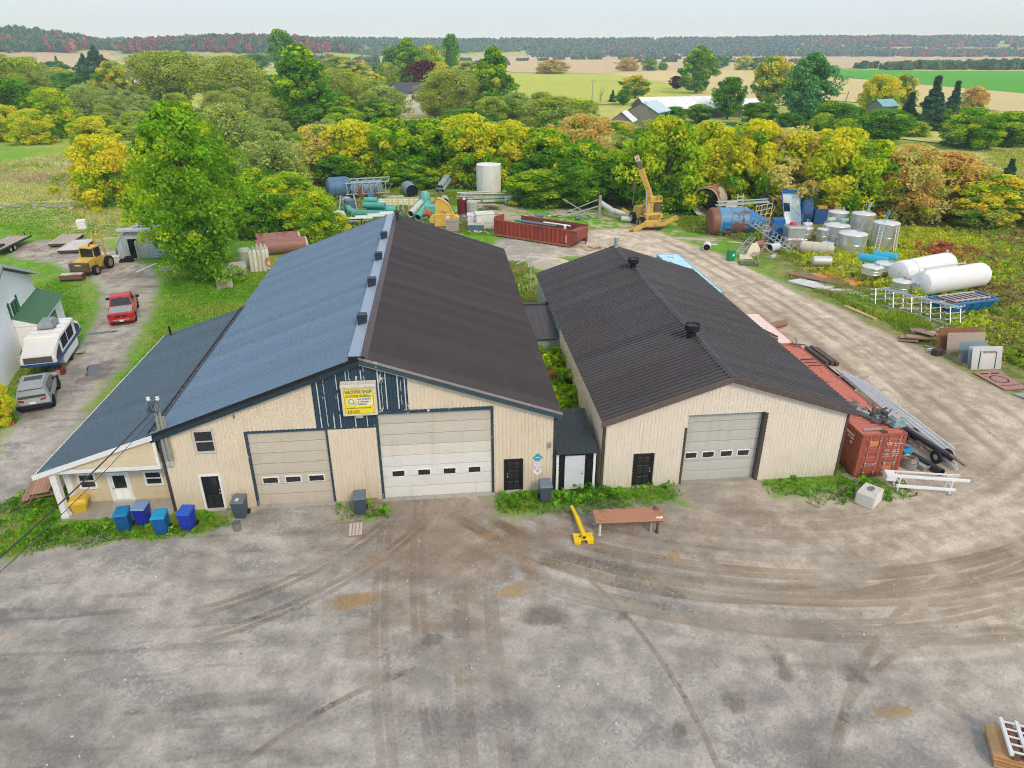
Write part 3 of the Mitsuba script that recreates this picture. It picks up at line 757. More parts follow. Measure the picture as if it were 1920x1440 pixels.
put(w2, 'side_wall', ribwall(MB(), [(bf, bb, 0, s2(br))], br, .152, out=1, axis='y'), 'siding', BEIGE, False)
garage_door(w2, *GD, bf + .32, [(.52, .53, .50)] * 7, 4, 1.55, (12.36, 13.28, 14.25, 15.16), BROWN, .58)
put(w2, 'door_jamb', MB().bx(GD[1] - .02, GD[1] + .14, bf - .03, bf + .25, 0, GD[2] - .05), 'siding', BROWN, False)
put(w2, 'door_jamb', MB().bx(GD[0] - .12, GD[0] - .0, bf - .03, bf + .25, 0, GD[2] - .7), 'siding', BROWN, False)
panel_door(w2, DD[0] + .1, DD[1] - .1, .1, 1.9, bf + .02, BLACK, (.02, .018, .018), 'black six panel door with a pale sill', 1)
for x0, x1 in ((bl - .03, bl + .11), (br - .1, br + .03)):
    put(w2, 'corner_trim', MB().bx(x0, x1, bf - .035, bf + .1, 0, 3.95), 'siding', BROWN, False)
r2 = put(w2, 'roof', MB().front([(bl - .1, 3.9), (ba, bz - .15), (br + .15, 3.84), (br + .15, 3.94), (ba, bz - .04), (bl - .1, 4.0)], bf - .2, bb + .2), 'matte', (.04, .035, .035), False)
C2 = [(.062, .056, .063), (.07, .063, .07), (.056, .051, .058), (.066, .059, .065)]
roof_panels(r2, bf - .26, bb + .26, (ba, bz), (bl - .16, 4.02), 25, .33, TRAP, .085, C2)
roof_panels(r2, bf - .26, bb + .26, (ba, bz), (br + .26, 3.97), 25, .33, TRAP, .085, C2)
put(r2, 'fascia', rake(bl - .2, 4.06, ba, bz + .07, bf - .32, bf - .24, .30), 'siding', (.13, .095, .085), False)
put(r2, 'fascia', rake(ba, bz + .07, br + .32, 4.0, bf - .32, bf - .24, .32), 'siding', (.10, .075, .07), False)
put(r2, 'ridge_cap', MB().add([(ba, bf - .3, bz + .085), (ba, bb + .3, bz + .085), (ba - .2, bb + .3, bz + .01), (ba - .2, bf - .3, bz + .01)], [[0, 1, 2, 3]]).add([(ba, bf - .3, bz + .085), (ba, bb + .3, bz + .085), (ba + .2, bb + .3, bz + .01), (ba + .2, bf - .3, bz + .01)], [[0, 1, 2, 3]]), 'roofing', (.06, .05, .052), False)
for x, y, nm in ((13.55, 35.2, 'front'), (13.75, 48.7, 'rear')):
    v_ = put(r2, 'roof_ventilator', MB().lathe([(.26, -.3), (.24, .35), (.25, .36)], (x, y, bz), n=20), 'paint', BLACK)
    put(v_, 'ventilator_cap', MB().lathe([(.25, .30), (.40, .36), (.42, .44), (.42, .68), (.39, .70), (.36, .62), (.0, .66)], (x, y, bz), n=24), 'paint', (.016, .016, .018))
put(r2, 'flue', MB().pipe((13.8, 54.2, bz - .2), (13.8, 54.2, bz + .75), .16, .02, 14).lathe([(.19, .7), (.19, .86), (0, .9)], (13.8, 54.2, bz), n=14), 'zinc', (.55, .57, .58))
# ------------------------------------------------ link between the two workshops and the little shed in front
lk = thing('link_building', 'narrow black-roofed link with a grey metal wall between the two workshops', 'link')
for k in range(6):
    x0 = 5.28 + k * .385
    put(lk, 'wall_panel', MB().cb(x0, x0 + .38, 43.42, 43.46, 0, 2.98, .008).cyl((x0 + .02, 43.425, 0), (x0 + .02, 43.425, 2.97), .025, n=6), 'siding', jit((.36, .43, .42), .1), False)
lr = put(lk, 'roof', MB().side([(43.2, 2.98), (48.3, 3.62), (48.3, 3.72), (43.2, 3.06)], 5.26, 7.4), 'roofing', (.05, .044, .046), False)
for k in range(5):
    x0 = 5.3 + k * .43
    put(lr, 'panel', MB().add([(x0, 43.15, 3.075), (x0 + .42, 43.15, 3.075), (x0 + .42, 48.3, 3.735), (x0, 48.3, 3.735)], [[0, 1, 2, 3]]).bar((x0 + .41, 43.15, 3.09), (x0 + .41, 48.3, 3.75), .03, .03), 'roofing', jit((.062, .054, .056), .15), False)
put(lr, 'ridge_cap', MB().bx(5.24, 7.55, 48.2, 48.6, 3.7, 3.82), 'roofing', (.045, .04, .042), False)
sh = thing('tool_shed', 'small black lean-to shed with a white door wedged between the two workshops', 'shed')
put(sh, 'front_wall', ribwall(MB(), [(5.3, 5.68, 0, 2.3), (5.68, 6.74, 2.12, 2.3), (6.74, 7.24, 0, 2.3)], 29.95, .12, .02), 'paint', (.012, .014, .018), False)
put(sh, 'side_wall', MB().side([(29.97, 0), (33.2, 0), (33.2, 2.85), (29.97, 2.3)], 7.2, 7.26), 'paint', DARK, False)
for x in (5.33, 7.22):
    put(sh, 'corner_trim', MB().bx(x - .06, x + .06, 29.88, 29.94, .1, 2.3), 'paint', WHITE, False)
dd = put(sh, 'door', MB().cb(5.7, 6.72, 29.86, 29.92, .12, 2.1, .008), 'siding', (.66, .71, .78), False, label='white metal shed door')
put(dd, 'handle', MB().cyl((6.6, 29.8, 1.05), (6.6, 29.86, 1.05), .03, n=8).cyl((6.6, 29.82, 1.15), (6.6, 29.86, 1.15), .025, n=8), 'zinc', (.2, .2, .2))
sr = put(sh, 'roof', MB().side([(29.7, 2.3), (33.3, 2.9), (33.3, 2.94), (29.7, 2.34)], 5.24, 7.34), 'matte', (.03, .034, .04), False)
put(sr, 'corrugated_sheet', corr(MB(), (5.26, 33.3, 2.96), (7.33, 33.3, 2.96), (0, -3.7, -.617), .148, SINE, .04), 'paint', (.04, .052, .06), False)
# ---------------------------------------------------------------- things in the front yard
def wheelie_bin(x, y, rz, body, lid, label, group=None, mark=False):
    b = thing('wheelie_bin', label, 'bin', x, y, 0, rz, group)
    put(b, 'body', MB().hull([(sx * w, yy, z) for sx in (-1, 1) for w, y0, y1, z in ((.24, -.26, .22, .06), (.30, -.36, .30, .98)) for yy in (y0, y1)]).bx(-.31, .31, -.37, -.30, .90, .98).bx(-.1, .1, -.335, -.27, .3, .62), 'paint', body)
    put(b, 'lid', MB().hull([(sx * w, yy, z) for sx in (-1, 1) for w, yy, z in ((.32, -.40, .99), (.32, .34, 1.04), (.29, -.36, 1.07), (.27, .30, 1.13))]).cyl((-.26, .36, 1.02), (.26, .36, 1.02), .03, n=8), 'paint', lid)
    for sx in (-1, 1):
        put(b, 'wheel', MB().cyl((sx * .25, .26, .13), (sx * .31, .26, .13), .13, n=14), 'matte', (.02, .02, .02))
    put(b, 'handle', MB().bar((-.25, .40, .95), (.25, .40, .95), .035, .035).bar((-.25, .30, .95), (-.25, .41, .95), .03).bar((.25, .30, .95), (.25, .41, .95), .03), 'paint', tuple(c * .7 for c in body), False)
    if mark: put(b, 'number', MB().bx(-.07, .07, -.31, -.10, 1.085, 1.108), 'paint', (.6, .62, .6), False)
    return b


wheelie_bin(-15.45, 28.85, .12, (.005, .09, .27), (.01, .20, .43), 'mid blue recycling bin leftmost of the four in front of the porch')
wheelie_bin(-14.75, 29.25, -.08, (.015, .03, .36), (.20, .30, .50), 'dark blue recycling bin with a pale greyish lid behind the other bins')
wheelie_bin(-13.62, 28.45, .04, (.005, .10, .33), (.015, .29, .52), 'blue recycling bin with a bright cyan lid standing nearest the yard')
wheelie_bin(-12.5, 28.65, -.12, (.015, .04, .42), (.02, .10, .52), 'vivid ultramarine recycling bin beside the black entry door')
wheelie_bin(-10.25, 29.35, -.1, (.06, .085, .11), (.13, .16, .19), 'slate grey wheelie bin with a number on its lid beside the entry door', mark=True)
wheelie_bin(-4.5, 29.1, .06, (.05, .08, .115), (.12, .16, .20), 'slate grey wheelie bin between the two garage doors')
wheelie_bin(4.62, 29.2, .0, (.06, .085, .115), (.15, .20, .26), 'slate grey wheelie bin in the weeds below the diamond placards')
yb_ = thing('salt_bin', 'yellow plastic salt bin with a domed lid on the porch slab', 'bin', -18.15, 30.5, .12, .2)
put(yb_, 'body', MB().hull([(sx * w, sy * d, z) for sx in (-1, 1) for sy in (-1, 1) for w, d, z in ((.26, .22, 0), (.36, .30, .52))]), 'paint', (.62, .42, .03))
put(yb_, 'lid', MB().hull([(sx * w, sy * d, z) for sx in (-1, 1) for sy in (-1, 1) for w, d, z in ((.40, .34, .50), (.40, .34, .62), (.34, .27, .74))]), 'paint', (.72, .50, .06))
pl_ = thing('pail', 'dirty grey plastic pail standing in front of a grey bin', 'pail', -10.2, 28.25, 0)
put(pl_, 'shell', MB().lathe([(.0, .03), (.17, .0), (.21, .44), (.225, .44), (.225, .40), (.20, .41), (.17, .06), (0, .05)], n=18), 'siding', (.16, .20, .21))
put(pl_, 'bail', MB().tube([(-.22, 0, .40), (-.2, .1, .47), (0, .16, .52), (.2, .1, .47), (.22, 0, .40)], .008, 5), 'zinc', (.4, .4, .4))
solo('lumber_offcut', 'short grey lumber offcut lying between the pail and the grey bin', 'lumber', MB().cb(-9.95, -9.4, 28.5, 28.58, 0, .07, .01).moved(0, 0, 0), 'siding', (.35, .32, .27), False)

pt = thing('picnic_table', 'reddish wooden picnic table in the grass left of the porch', 'picnic table', -20.55, 32.2, 0, .25)
for k in range(5):
    put(pt, 'table_plank', MB().cb(-.39 + k * .158, -.24 + k * .158, -.95, .95, .70, .74, .006), 'siding', jit((.40, .22, .15), .12), False)
for s in (-1, 1):
    for k in (0, 1):
        put(pt, 'bench_plank', MB().cb(s * .72 - .15 + k * .155, s * .72 - .005 + k * .155, -.95, .95, .41, .45, .006), 'siding', jit((.36, .20, .14), .12), False)
    put(pt, 'leg', MB().bar((-.75, s * .65, 0), (-.25, s * .65, .7), .04, .09).bar((.75, s * .65, 0), (.25, s * .65, .7), .04, .09).bar((-.85, s * .65, .38), (.85, s * .65, .38), .04, .09), 'siding', (.30, .16, .11), False)
pa = thing('small_pallet', 'small whitish wooden pallet on the gravel in front of the grey bin', 'pallet', -4.62, 27.62, 0, .05)
for k in range(4):
    put(pa, 'board', MB().cb(-.31 + k * .16, -.175 + k * .16, -.47, .47, .10, .122, .004), 'siding', jit((.60, .54, .47), .1), False)
for y in (-.4, 0, .4):
    put(pa, 'bearer', MB().cb(-.31, .305, y - .04, y + .04, 0, .1, .004), 'siding', (.35, .22, .16), False)
solo('cardboard_scrap', 'flattened tan board leaning against the wall beside the grey bin', 'board', MB().bx(-.3, .3, -.012, .012, 0, .35), 'siding', (.42, .31, .22), False, x=-4.05, y=29.85, z=0, rx=.2)
bm = thing('forklift_boom', 'bright yellow forklift jib attachment lying on the gravel beside the rusty table', 'jib', 5.92, 25.86, 0, -.03)
YEL = (.80, .56, .004)
put(bm, 'fork_pocket', MB().bx(-.44, -.16, -.34, .28, .02, .17).bx(-.42, -.18, -.345, -.33, .05, .15), 'paint', YEL, False)
put(bm, 'fork_pocket', MB().bx(.16, .44, -.34, .28, .02, .17).bx(.18, .42, -.345, -.33, .05, .15), 'paint', YEL, False)
put(bm, 'top_plate', MB().cb(-.46, .46, -.26, -.02, .172, .22, .01).cb(-.46, .46, .06, .26, .172, .22, .01), 'paint', YEL, False)
put(bm, 'jib_arm', MB().bar((.02, -.24, .34), (-.10, 1.4, .30), .17, .19).bar((-.10, 1.4, .30), (-.19, 2.32, .22), .13, .14).cyl((-.19, 2.3, .22), (-.2, 2.42, .2), .07, n=10), 'paint', YEL, False)
put(bm, 'hole', MB().bx(-.05, .07, -.262, -.24, .28, .40).bx(-.2, -.08, .0, .05, .2, .225), 'matte', (.03, .025, .01), False)
tb = thing('welding_table', 'rusty steel plate table standing on pipe legs in front of the workshop', 'table', 8.2, 26.55, 0, -.035)
put(tb, 'top', MB().cb(-1.64, 1.64, -.52, .52, .70, .75, .01), 'rusty', (.42, .20, .125), False)
put(tb, 'apron', MB().bx(-1.55, 1.55, -.46, -.40, .60, .70).bx(-1.55, 1.55, .40, .46, .60, .70), 'rusty', (.2, .09, .06), False)
for x, y, c in ((-1.42, -.42, (.62, .62, .58)), (-1.5, .40, (.45, .45, .42)), (1.3, -.42, (.10, .07, .06)), (1.3, .4, (.12, .08, .07)), (1.02, -.35, (.30, .36, .36))):
    put(tb, 'leg', MB().cyl((x, y, 0), (x, y, .62), .055, n=10).cyl((x, y, 0), (x, y, .02), .1, n=10), 'chipped', c)
put(tb, 'spatter', MB().poly([(1.2, -.28), (1.32, -.22), (1.45, -.25), (1.55, -.18), (1.56, -.33), (1.45, -.37), (1.3, -.35)], .005, mat(0, 0, .75)), 'matte', (.8, .78, .74), False)
solo('bench_vise', 'small rusty vise on the far right corner of the steel table', 'vise', MB().cb(-.09, .09, -.07, .07, 0, .12, .02).cb(-.07, .07, -.16, .0, .12, .22, .02).bar((0, -.3, .15), (0, .1, .15), .04), 'rusty', (.18, .13, .11), False, x=9.55, y=26.9, z=.752, rz=.4)
cb = thing('concrete_block', 'grey concrete ballast block with a chain on top near the container', 'concrete block', 20.72, 27.42, 0, .69)
put(cb, 'block', MB().cb(-.60, .60, -.46, .46, 0, .72, .05), 'concrete', (.60, .59, .55), False)
ch = MB()
for k in range(26):
    a = k * .9; r = .05 + .2 * rnd.random()
    ch.torus((.08 + r * math.cos(a), .0 + r * .7 * math.sin(a), .745 + .015 * (k % 3)), .045, .014, (math.cos(k), math.sin(k * 1.7), .9), 10, 5)
solo('chain', 'heap of grey steel chain on the concrete block', 'chain', ch, 'zinc', (.26, .29, .32), x=20.72, y=27.42, z=0, rz=.69)
rl = thing('conveyor_frame', 'white painted steel rail frame on legs beside the container doors', 'frame', 22.35, 28.35, 0, -.235)
for z, x0, x1, y in ((.86, -.1, 3.75, .0), (.36, .3, 3.15, -.14)):
    put(rl, 'rail', MB().bar((x0, y, z), (x1, y, z), .10, .13), 'paint', (.80, .83, .86), False)
put(rl, 'rail', MB().bar((.0, .5, .84), (3.5, .5, .84), .06, .07), 'paint', (.75, .78, .82), False)
for x in (.45, 2.95):
    for y in (-.06, .5):
        put(rl, 'leg', MB().bar((x, y, .03), (x, y, .8), .06), 'paint', (.78, .80, .83), False)
        put(rl, 'foot', MB().cyl((x, y, 0), (x, y, .03), .12, n=12), 'zinc', (.3, .33, .36))
    put(rl, 'cross_bar', MB().bar((x, -.06, .5), (x, .5, .5), .05), 'paint', (.75, .78, .82), False)
put(rl, 'end_box', MB().cb(-.2, .28, -.05, .55, .55, .88, .02), 'paint', (.78, .80, .84), False)


# ---------------------------------------------------------------- shipping containers along the right wall
def container(x, y, w, L, label, col, roof, n=36, doors=True, h=2.59, mat_='rusty'):
    c = thing('shipping_container', label, 'container', x, y, 0, .0)
    put(c, 'floor_frame', MB().bx(0, w, 0, L, .1, .24).bx(.02, .2, .1, .4, 0, .1).bx(w - .2, w - .02, .1, .4, 0, .1).bx(.02, .2, L - .4, L - .1, 0, .1).bx(w - .2, w - .02, L - .4, L - .1, 0, .1), mat_, tuple(k * .6 for k in col), False)
    for xx, yy in ((.0, .0), (w - .16, 0), (0, L - .16), (w - .16, L - .16)):
        put(c, 'corner_post', MB().bx(xx - .004, xx + .164, yy - .004, yy + .164, .24, h - .1), mat_, col, False)
        put(c, 'corner_casting', MB().cb(xx - .012, xx + .172, yy - .012, yy + .172, h - .12, h + .008, .012).cb(xx - .012, xx + .172, yy - .012, yy + .172, .1, .22, .012), mat_, tuple(k * .8 for k in col), False)
    for xs, sgn in ((.03, 1), (w - .03, 1)):
        v = []
        put(c, 'side_wall', corr(MB(), (xs, .16, .24), (xs, L - .16, .24), (0, 0, h - .36), .28, TRAP, .035 * sgn), mat_, col, False)
    put(c, 'rear_wall', corr(MB(), (.16, L - .03, .24), (w - .16, L - .03, .24), (0, 0, h - .36), .28, TRAP, .03), mat_, col, False)
    put(c, 'top_rail', MB().bx(-.002, .08, .17, L - .17, h - .1, h).bx(w - .08, w + .002, .17, L - .17, h - .1, h).bx(.17, w - .17, -.002, .1, h - .12, h).bx(.17, w - .17, L - .1, L + .002, h - .12, h), mat_, col, False)
    put(c, 'roof', corr(MB(), (.08, .1, h - .045), (.08, L - .1, h - .045), (w - .16, 0, 0), L / n, TRAP, .035), 'chipped' if roof[0] > .6 else mat_, roof, False)
    if doors:
        for s in (0, 1):
            x0, x1 = .17 + s * (w / 2 - .165), w / 2 - .01 + s * (w / 2 - .165)
            d = put(c, 'door', MB().cb(x0, x1, -.0, .05, .26, h - .14, .01), mat_, jit(col, .06), False)
            for k in range(4):
                z0 = .36 + k * .53
                put(d, 'pressed_panel', MB().hull([(a, b_, z) for a, b_, z in ((x0 + .06, 0, z0), (x1 - .06, 0, z0), (x0 + .06, 0, z0 + .40), (x1 - .06, 0, z0 + .40), (x0 + .1, -.03, z0 + .07), (x1 - .1, -.03, z0 + .07), (x0 + .1, -.03, z0 + .33), (x1 - .1, -.03, z0 + .33))]), mat_, jit(col, .1), False)
            for t in (.25, .80):
                xx = x0 + (x1 - x0) * t
                lb = put(d, 'lock_bar', MB().cyl((xx, -.06, .22), (xx, -.06, h - .1), .022, n=8), 'zinc', (.50, .44, .42))
                put(d, 'bar_bracket', MB().cb(xx - .05, xx + .05, -.09, -.0, 2.2, 2.28, .01), 'zinc', (.46, .40, .38), False)
                put(d, 'bar_bracket', MB().cb(xx - .05, xx + .05, -.09, -.0, .32, .4, .01), 'zinc', (.46, .40, .38), False)
                put(d, 'bar_bracket', MB().cb(xx - .05, xx + .05, -.09, 0, .86, .96, .01), 'zinc', (.46, .40, .38), False)
                put(d, 'handle', MB().bar((xx, -.09, .92), (xx + (.36 if t < .5 else -.36), -.09, .88), .025, .04), 'zinc', (.55, .5, .48), False)
    return c


RED = (.37, .092, .058)
rc = container(21.15, 29.55, 2.42, 12.15, 'long rust red shipping container with double doors beside the small workshop', RED, (.49, .155, .115), 44)
for x, y, z, w, h, c in ((.42, -.06, 1.95, .48, .3, (.62, .22, .10)), (1.38, -.052, 1.95, .3, .18, (.60, .30, .2)), (1.42, -.052, .52, .5, .16, (.60, .24, .11)), (.32, -.052, .42, .16, .2, (.1, .08, .06))):
    put(rc, 'label_patch', MB().bx(x, x + w, y - .006, y + .03, z, z + h), 'paint', c, False)
ms = MB()
r3 = random.Random(3)
for z, x0, x1, hh in ((2.0, 1.78, 2.28, .07), (1.88, 1.80, 2.1, .06), (1.62, 1.36, 1.6, .07), (1.62, 1.8, 2.16, .06), (1.5, 1.8, 2.2, .06), (1.38, 1.36, 1.66, .07), (1.38, 1.82, 2.2, .06), (1.26, 1.34, 1.6, .05), (1.26, 1.84, 2.2, .05), (.74, .45, .52, .16), (.74, .88, .95, .16), (.74, 1.5, 1.57, .16), (.74, 2.0, 2.07, .16)):
    x = x0
    while x < x1:
        w = r3.uniform(.025, .05); ms.bx(x, min(x + w, x1), -.045, -.034, z + r3.uniform(0, .01), z + hh); x += w + r3.uniform(.015, .03)
put(rc, 'stencil_marks', ms, 'matte', (.72, .60, .55), False, kind='stuff')
ms = MB()
for z, y0, y1, hh in ((2.12, .7, 1.5, .13), (1.93, .7, .95, .13), (1.93, 1.05, 1.2, .13), (1.66, .75, .95, .15)):
    y = y0
    while y < y1:
        w = r3.uniform(.05, .09); ms.bx(-.045, -.008, y, min(y + w, y1), z + r3.uniform(0, .02), z + hh); y += w + r3.uniform(.03, .05)
put(rc, 'stencil_marks', ms, 'matte', (.72, .62, .58), False, kind='stuff')
container(21.15, 41.95, 2.3, 6.0, 'short faded pink shipping container behind the long red one', (.52, .25, .21), (.74, .60, .56), 20, False)
container(20.62, 53.0, 2.15, 12.0, 'pale blue shipping container mostly hidden behind the workshop roof', (.20, .45, .62), (.42, .68, .82), 40, False)
for k, (x0, y0, x1, y1) in enumerate(((21.9, 45.6, 22.7, 43.0), (21.5, 44.6, 22.4, 42.4))):
    solo('rusty_bar', ('long' if k == 0 else 'thick') + ' rusty steel bar lying on the faded pink container', 'bar', MB().bar((x0, y0, 2.66 + k * .05), (x1, y1, 2.66 + k * .05), .1 + k * .08, .1), 'rusty', (.16, .10, .09), False)
for k in range(3):
    solo('roof_strut', 'thin dark strut lying across the middle of the red container roof', 'strut', MB().bar((22.5, 39.2 - k * .5, 2.63), (23.4, 39.2 - k * .5, 2.63), .05, .05), 'rusty', (.12, .06, .05), False, group='struts on the red container roof')
solo('scrap_heap', 'small tangle of rusty brackets at the far corner of the red container', 'scrap', MB().bar((23.1, 41.9, 2.6), (23.8, 41.2, 2.75), .07).bar((23.3, 41.3, 2.6), (23.5, 42.1, 2.9), .06).bar((23.6, 41.5, 2.6), (23.0, 41.2, 2.68), .09), 'rusty', (.2, .15, .14), False)
# machine parts on the red container roof
mp = thing('motor_block', 'turquoise and rust coloured machine housing at the near edge of the container roof', 'machine', 23.2, 30.35, 2.6, .15)
put(mp, 'housing', MB().cb(-.15, .62, -.3, .28, 0, .52, .04), 'rusty', (.22, .42, .43), False)
put(mp, 'cover', MB().cb(-.08, .55, -.24, .2, .52, .6, .03), 'rusty', (.45, .38, .35), False)
put(mp, 'shaft', MB().cyl((-.45, 0, .28), (-.15, 0, .28), .09, n=12), 'rusty', (.2, .2, .2))
gb = thing('lathe_bed', 'grey machine bed with small cylinders on the container roof', 'machine', 22.35, 31.6, 2.6, .55)
put(gb, 'bed', MB().cb(-.18, .18, -1.0, .8, .02, .18, .02).cb(-.32, .32, -1.0, -.55, .0, .3, .03), 'rusty', (.22, .27, .29), False)
put(gb, 'cylinder', MB().cyl((-.1, -.3, .26), (-.1, .4, .26), .09, n=10).cyl((.12, -.1, .28), (.12, .5, .28), .07, n=10), 'rusty', (.35, .45, .48))
put(gb, 'drum', MB().cyl((-.28, .75, .25), (.3, .75, .25), .24, n=14), 'rusty', (.10, .11, .12))
put(gb, 'rod', MB().tube([(0, -.5, .3), (.15, 0, .5), (.05, .5, .45), (-.1, .9, .3)], .03), 'rusty', (.5, .42, .3))
tr = MB()
r4 = random.Random(11)
for k in range(26):
    a = np.array([r4.uniform(-.45, .45), r4.uniform(-.8, .8), r4.uniform(.05, .35)]); d = np.array([r4.uniform(-.4, .4), r4.uniform(-.6, .6), r4.uniform(-.1, .4)])
    tr.bar(a, a + d, r4.uniform(.03, .09))
for k in range(4): tr.cyl((r4.uniform(-.4, .3), r4.uniform(-.7, .6), .15), (r4.uniform(-.3, .4), r4.uniform(-.7, .6), .42), .13, n=10)
solo('scrap_heap', 'dark tangled heap of rusty machine parts on the container roof', 'scrap', tr, 'rusty', (.10, .085, .08), False, x=22.95, y=31.15, z=2.6, rz=.2)
solo('steel_strip', 'pale flat steel strip lying near the container doors on its roof', 'strip', MB().bx(-.5, .5, -.07, .07, 0, .05), 'rusty', (.36, .33, .30), False, x=21.95, y=30.1, z=2.59, rz=-.02)
solo('roof_patch', 'dark oval patch plate on the front of the red container roof', 'plate', MB().cyl((0, 0, 0), (0, 0, .012), .2, n=14), 'matte', (.10, .06, .055), x=22.45, y=29.85, z=2.59)

# ---------------------------------------------------------------- steel and timber beside the container
for k, (dx, w) in enumerate(((0, .09), (.2, .1), (.42, .1), (.62, .08), (.86, .06))):
    x0, y0, x1, y1 = 27.2 + dx, 42.6 - .5 * k, 26.95 + dx * 1.45, 29.5 + .5 * k
    lab = ('leftmost silver beam of the long stack beside the container', 'second silver beam from the left in the long stack', 'middle silver beam of the long stack beside the road', 'fourth silver beam from the left in the long stack', 'thin outermost silver beam of the long stack by the road')[k]
    solo('silver_beam', lab, 'beam', MB().bx(-w / 2, w / 2, 0, 1, 0, .03).bx(-w / 2, -w / 2 + .02, 0, 1, .03, .12).bx(w / 2 - .02, w / 2, 0, 1, .03, .12).xf(np.diag([1, math.hypot(x1 - x0, y1 - y0), 1, 1.])), 'paint', jit((.76, .79, .83), .08), False, x=x0, y=y0, z=.16, rz=math.atan2(y1 - y0, x1 - x0) - PI / 2, group=None)
for k, y in enumerate((32.2, 36.9, 39.4, 41.5)):
    solo('timber_bearer', ('nearest', 'second', 'third', 'farthest')[k] + ' square timber bearer under the silver beams counted from the yard', 'timber', MB().cb(26.6, 29.0, y - .07, y + .07, 0, .14, .008), 'siding', (.50, .40, .33), False)
solo('tapered_pole', 'white tapered pole lying beside the silver beams', 'pole', MB().cyl((26.55, 35.6, .3), (27.15, 30.5, .2), .17, .10, 12), 'paint', (.80, .80, .82))
solo('brown_beam', 'long brown steel beam with a rusty end resting on the tyres', 'beam', MB().bar((26.25, 34.6, .78), (27.2, 29.3, .55), .18, .10), 'rusty', (.25, .19, .14), False)
solo('black_pipe', 'thick black steel pipe lying against the wheel axle', 'pipe', MB().pipe((26.15, 34.2, .62), (26.9, 30.3, .56), .16, .02, 16), 'paint', (.025, .03, .04))
solo('black_pipe', 'wide black pipe with an open end lying near the white rail frame', 'pipe', MB().pipe((25.1, 32.6, .2), (25.95, 29.3, .2), .2, .025, 18), 'paint', (.022, .025, .032))
for k, (x, y, lab) in enumerate(((26.35, 33.0, 'far'), (26.75, 30.6, 'near'))):
    ax = thing('wheel_axle', lab + ' trailer axle with two black tyres beside the container', 'axle', x, y, 0, .12)
    for s in (-.32, .42):
        t_ = put(ax, 'tyre', MB().torus((s, 0, .38), .27, .115, (1, 0, 0), 24, 10), 'matte', (.02, .02, .022))
        put(t_, 'rim', MB().cyl((s - .05, 0, .38), (s + .05, 0, .38), .18, n=16).cyl((s - .08, 0, .38), (s + .08, 0, .38), .06, n=10), 'rusty', (.55, .52, .46))
    put(ax, 'shaft', MB().cyl((-.3, 0, .38), (.42, 0, .38), .04, n=8), 'rusty', (.12, .10, .09))
solo('tow_bar', 'thin rusty bar joining the two tyre axles', 'bar', MB().bar((25.95, 33.0, .5), (26.5, 30.9, .42), .05), 'rusty', (.15, .11, .09), False)
bmot = thing('electric_motor', 'bright blue electric motor beside the container', 'motor', 25.15, 31.25, 0, .3)
put(bmot, 'casing', MB().cyl((-.35, 0, .3), (.3, 0, .3), .24, n=18).cyl((.0, .45, .26), (.45, .45, .26), .2, n=16), 'paint', (.01, .22, .42))
put(bmot, 'frame', MB().bar((-.4, 1.2, .5), (.5, .2, .42), .28, .18).cb(-.4, .5, -.2, .6, 0, .08, .01), 'rusty', (.10, .17, .25), False)
put(bmot, 'end_cap', MB().cyl((.3, 0, .3), (.36, 0, .3), .2, n=16), 'zinc', (.4, .42, .45))
wc = MB()
for k in range(40):
    a = rnd.uniform(0, 6.28); rr = .33 + rnd.uniform(-.1, .08)
    wc.torus((.04 * math.cos(a), .04 * math.sin(a), .1 + k * .0125), rr, .013, (rnd.uniform(-.25, .25), rnd.uniform(-.25, .25), 1), 18, 4)
cbk = thing('wire_basket', 'round basket of tangled wire rope in front of the blue motor', 'basket', 24.75, 30.35, 0)
put(cbk, 'wire_coil', wc, 'zinc', (.42, .36, .30))
put(cbk, 'drum', MB().lathe([(0, .02), (.42, .02), (.45, .4), (.44, .4), (.4, .06), (0, .06)], n=20), 'rusty', (.25, .26, .24))
solo('metal_tray', 'galvanised metal trough between the wire basket and the black pipe', 'trough', MB().hull([(-.25, -.35, 0), (.25, -.35, 0), (.25, .35, 0), (-.25, .35, 0), (-.3, -.42, .22), (.3, -.42, .22), (.3, .42, .22), (-.3, .42, .22)]).bx(-.3, .3, -.42, -.39, .22, .3).bx(-.3, .3, .39, .42, .22, .3).bx(-.3, -.27, -.38, .38, .22, .3).bx(.27, .3, -.38, .38, .22, .3), 'zinc', (.45, .46, .45), False, x=25.4, y=30.2, z=0, rz=.25)
solo('wood_strip', 'pale wooden strip lying on the gravel beside the nearest tyre', 'strip', MB().cb(26.1, 27.3, 29.25, 29.33, 0, .06, .008), 'siding', (.5, .4, .32), False)
for k in range(3):
    solo('dark_timber', ('left', 'middle', 'right')[k] + ' dark railway sleeper of the stack beside the road', 'timber', MB().cb(-.14, .14, -1.5, 1.5, 0, .28, .02), 'siding', jit((.06, .045, .035), .2), False, x=27.05 + k * .32, y=45.1 - .1 * k, z=.05 + .08 * (k == 1), rz=.04)
for k in range(2):
    solo('black_beam', ('left', 'right')[k] + ' black steel channel lying left of the silver beams', 'beam', MB().bx(-.1, .1, -1.9, 1.9, 0, .03).bx(-.1, -.07, -1.9, 1.9, .03, .16).bx(.07, .1, -1.9, 1.9, .03, .16), 'paint', (.03, .03, .035), False, x=26.55 + .3 * k, y=41.5, z=.02, rz=.0)
solo('concrete_slab', 'grey concrete slab lying between the red container and the silver beams', 'slab', MB().cb(-.5, .5, -1.4, 1.4, 0, .12, .02), 'concrete', (.40, .40, .38), False, x=26.2, y=38.3, z=0)
solo('rusty_cylinder', 'rusty steel cylinder lying behind the faded pink container', 'cylinder', MB().cyl((25.7, 50.9, .28), (27.7, 51.6, .28), .28, n=18), 'rusty', (.28, .16, .11))
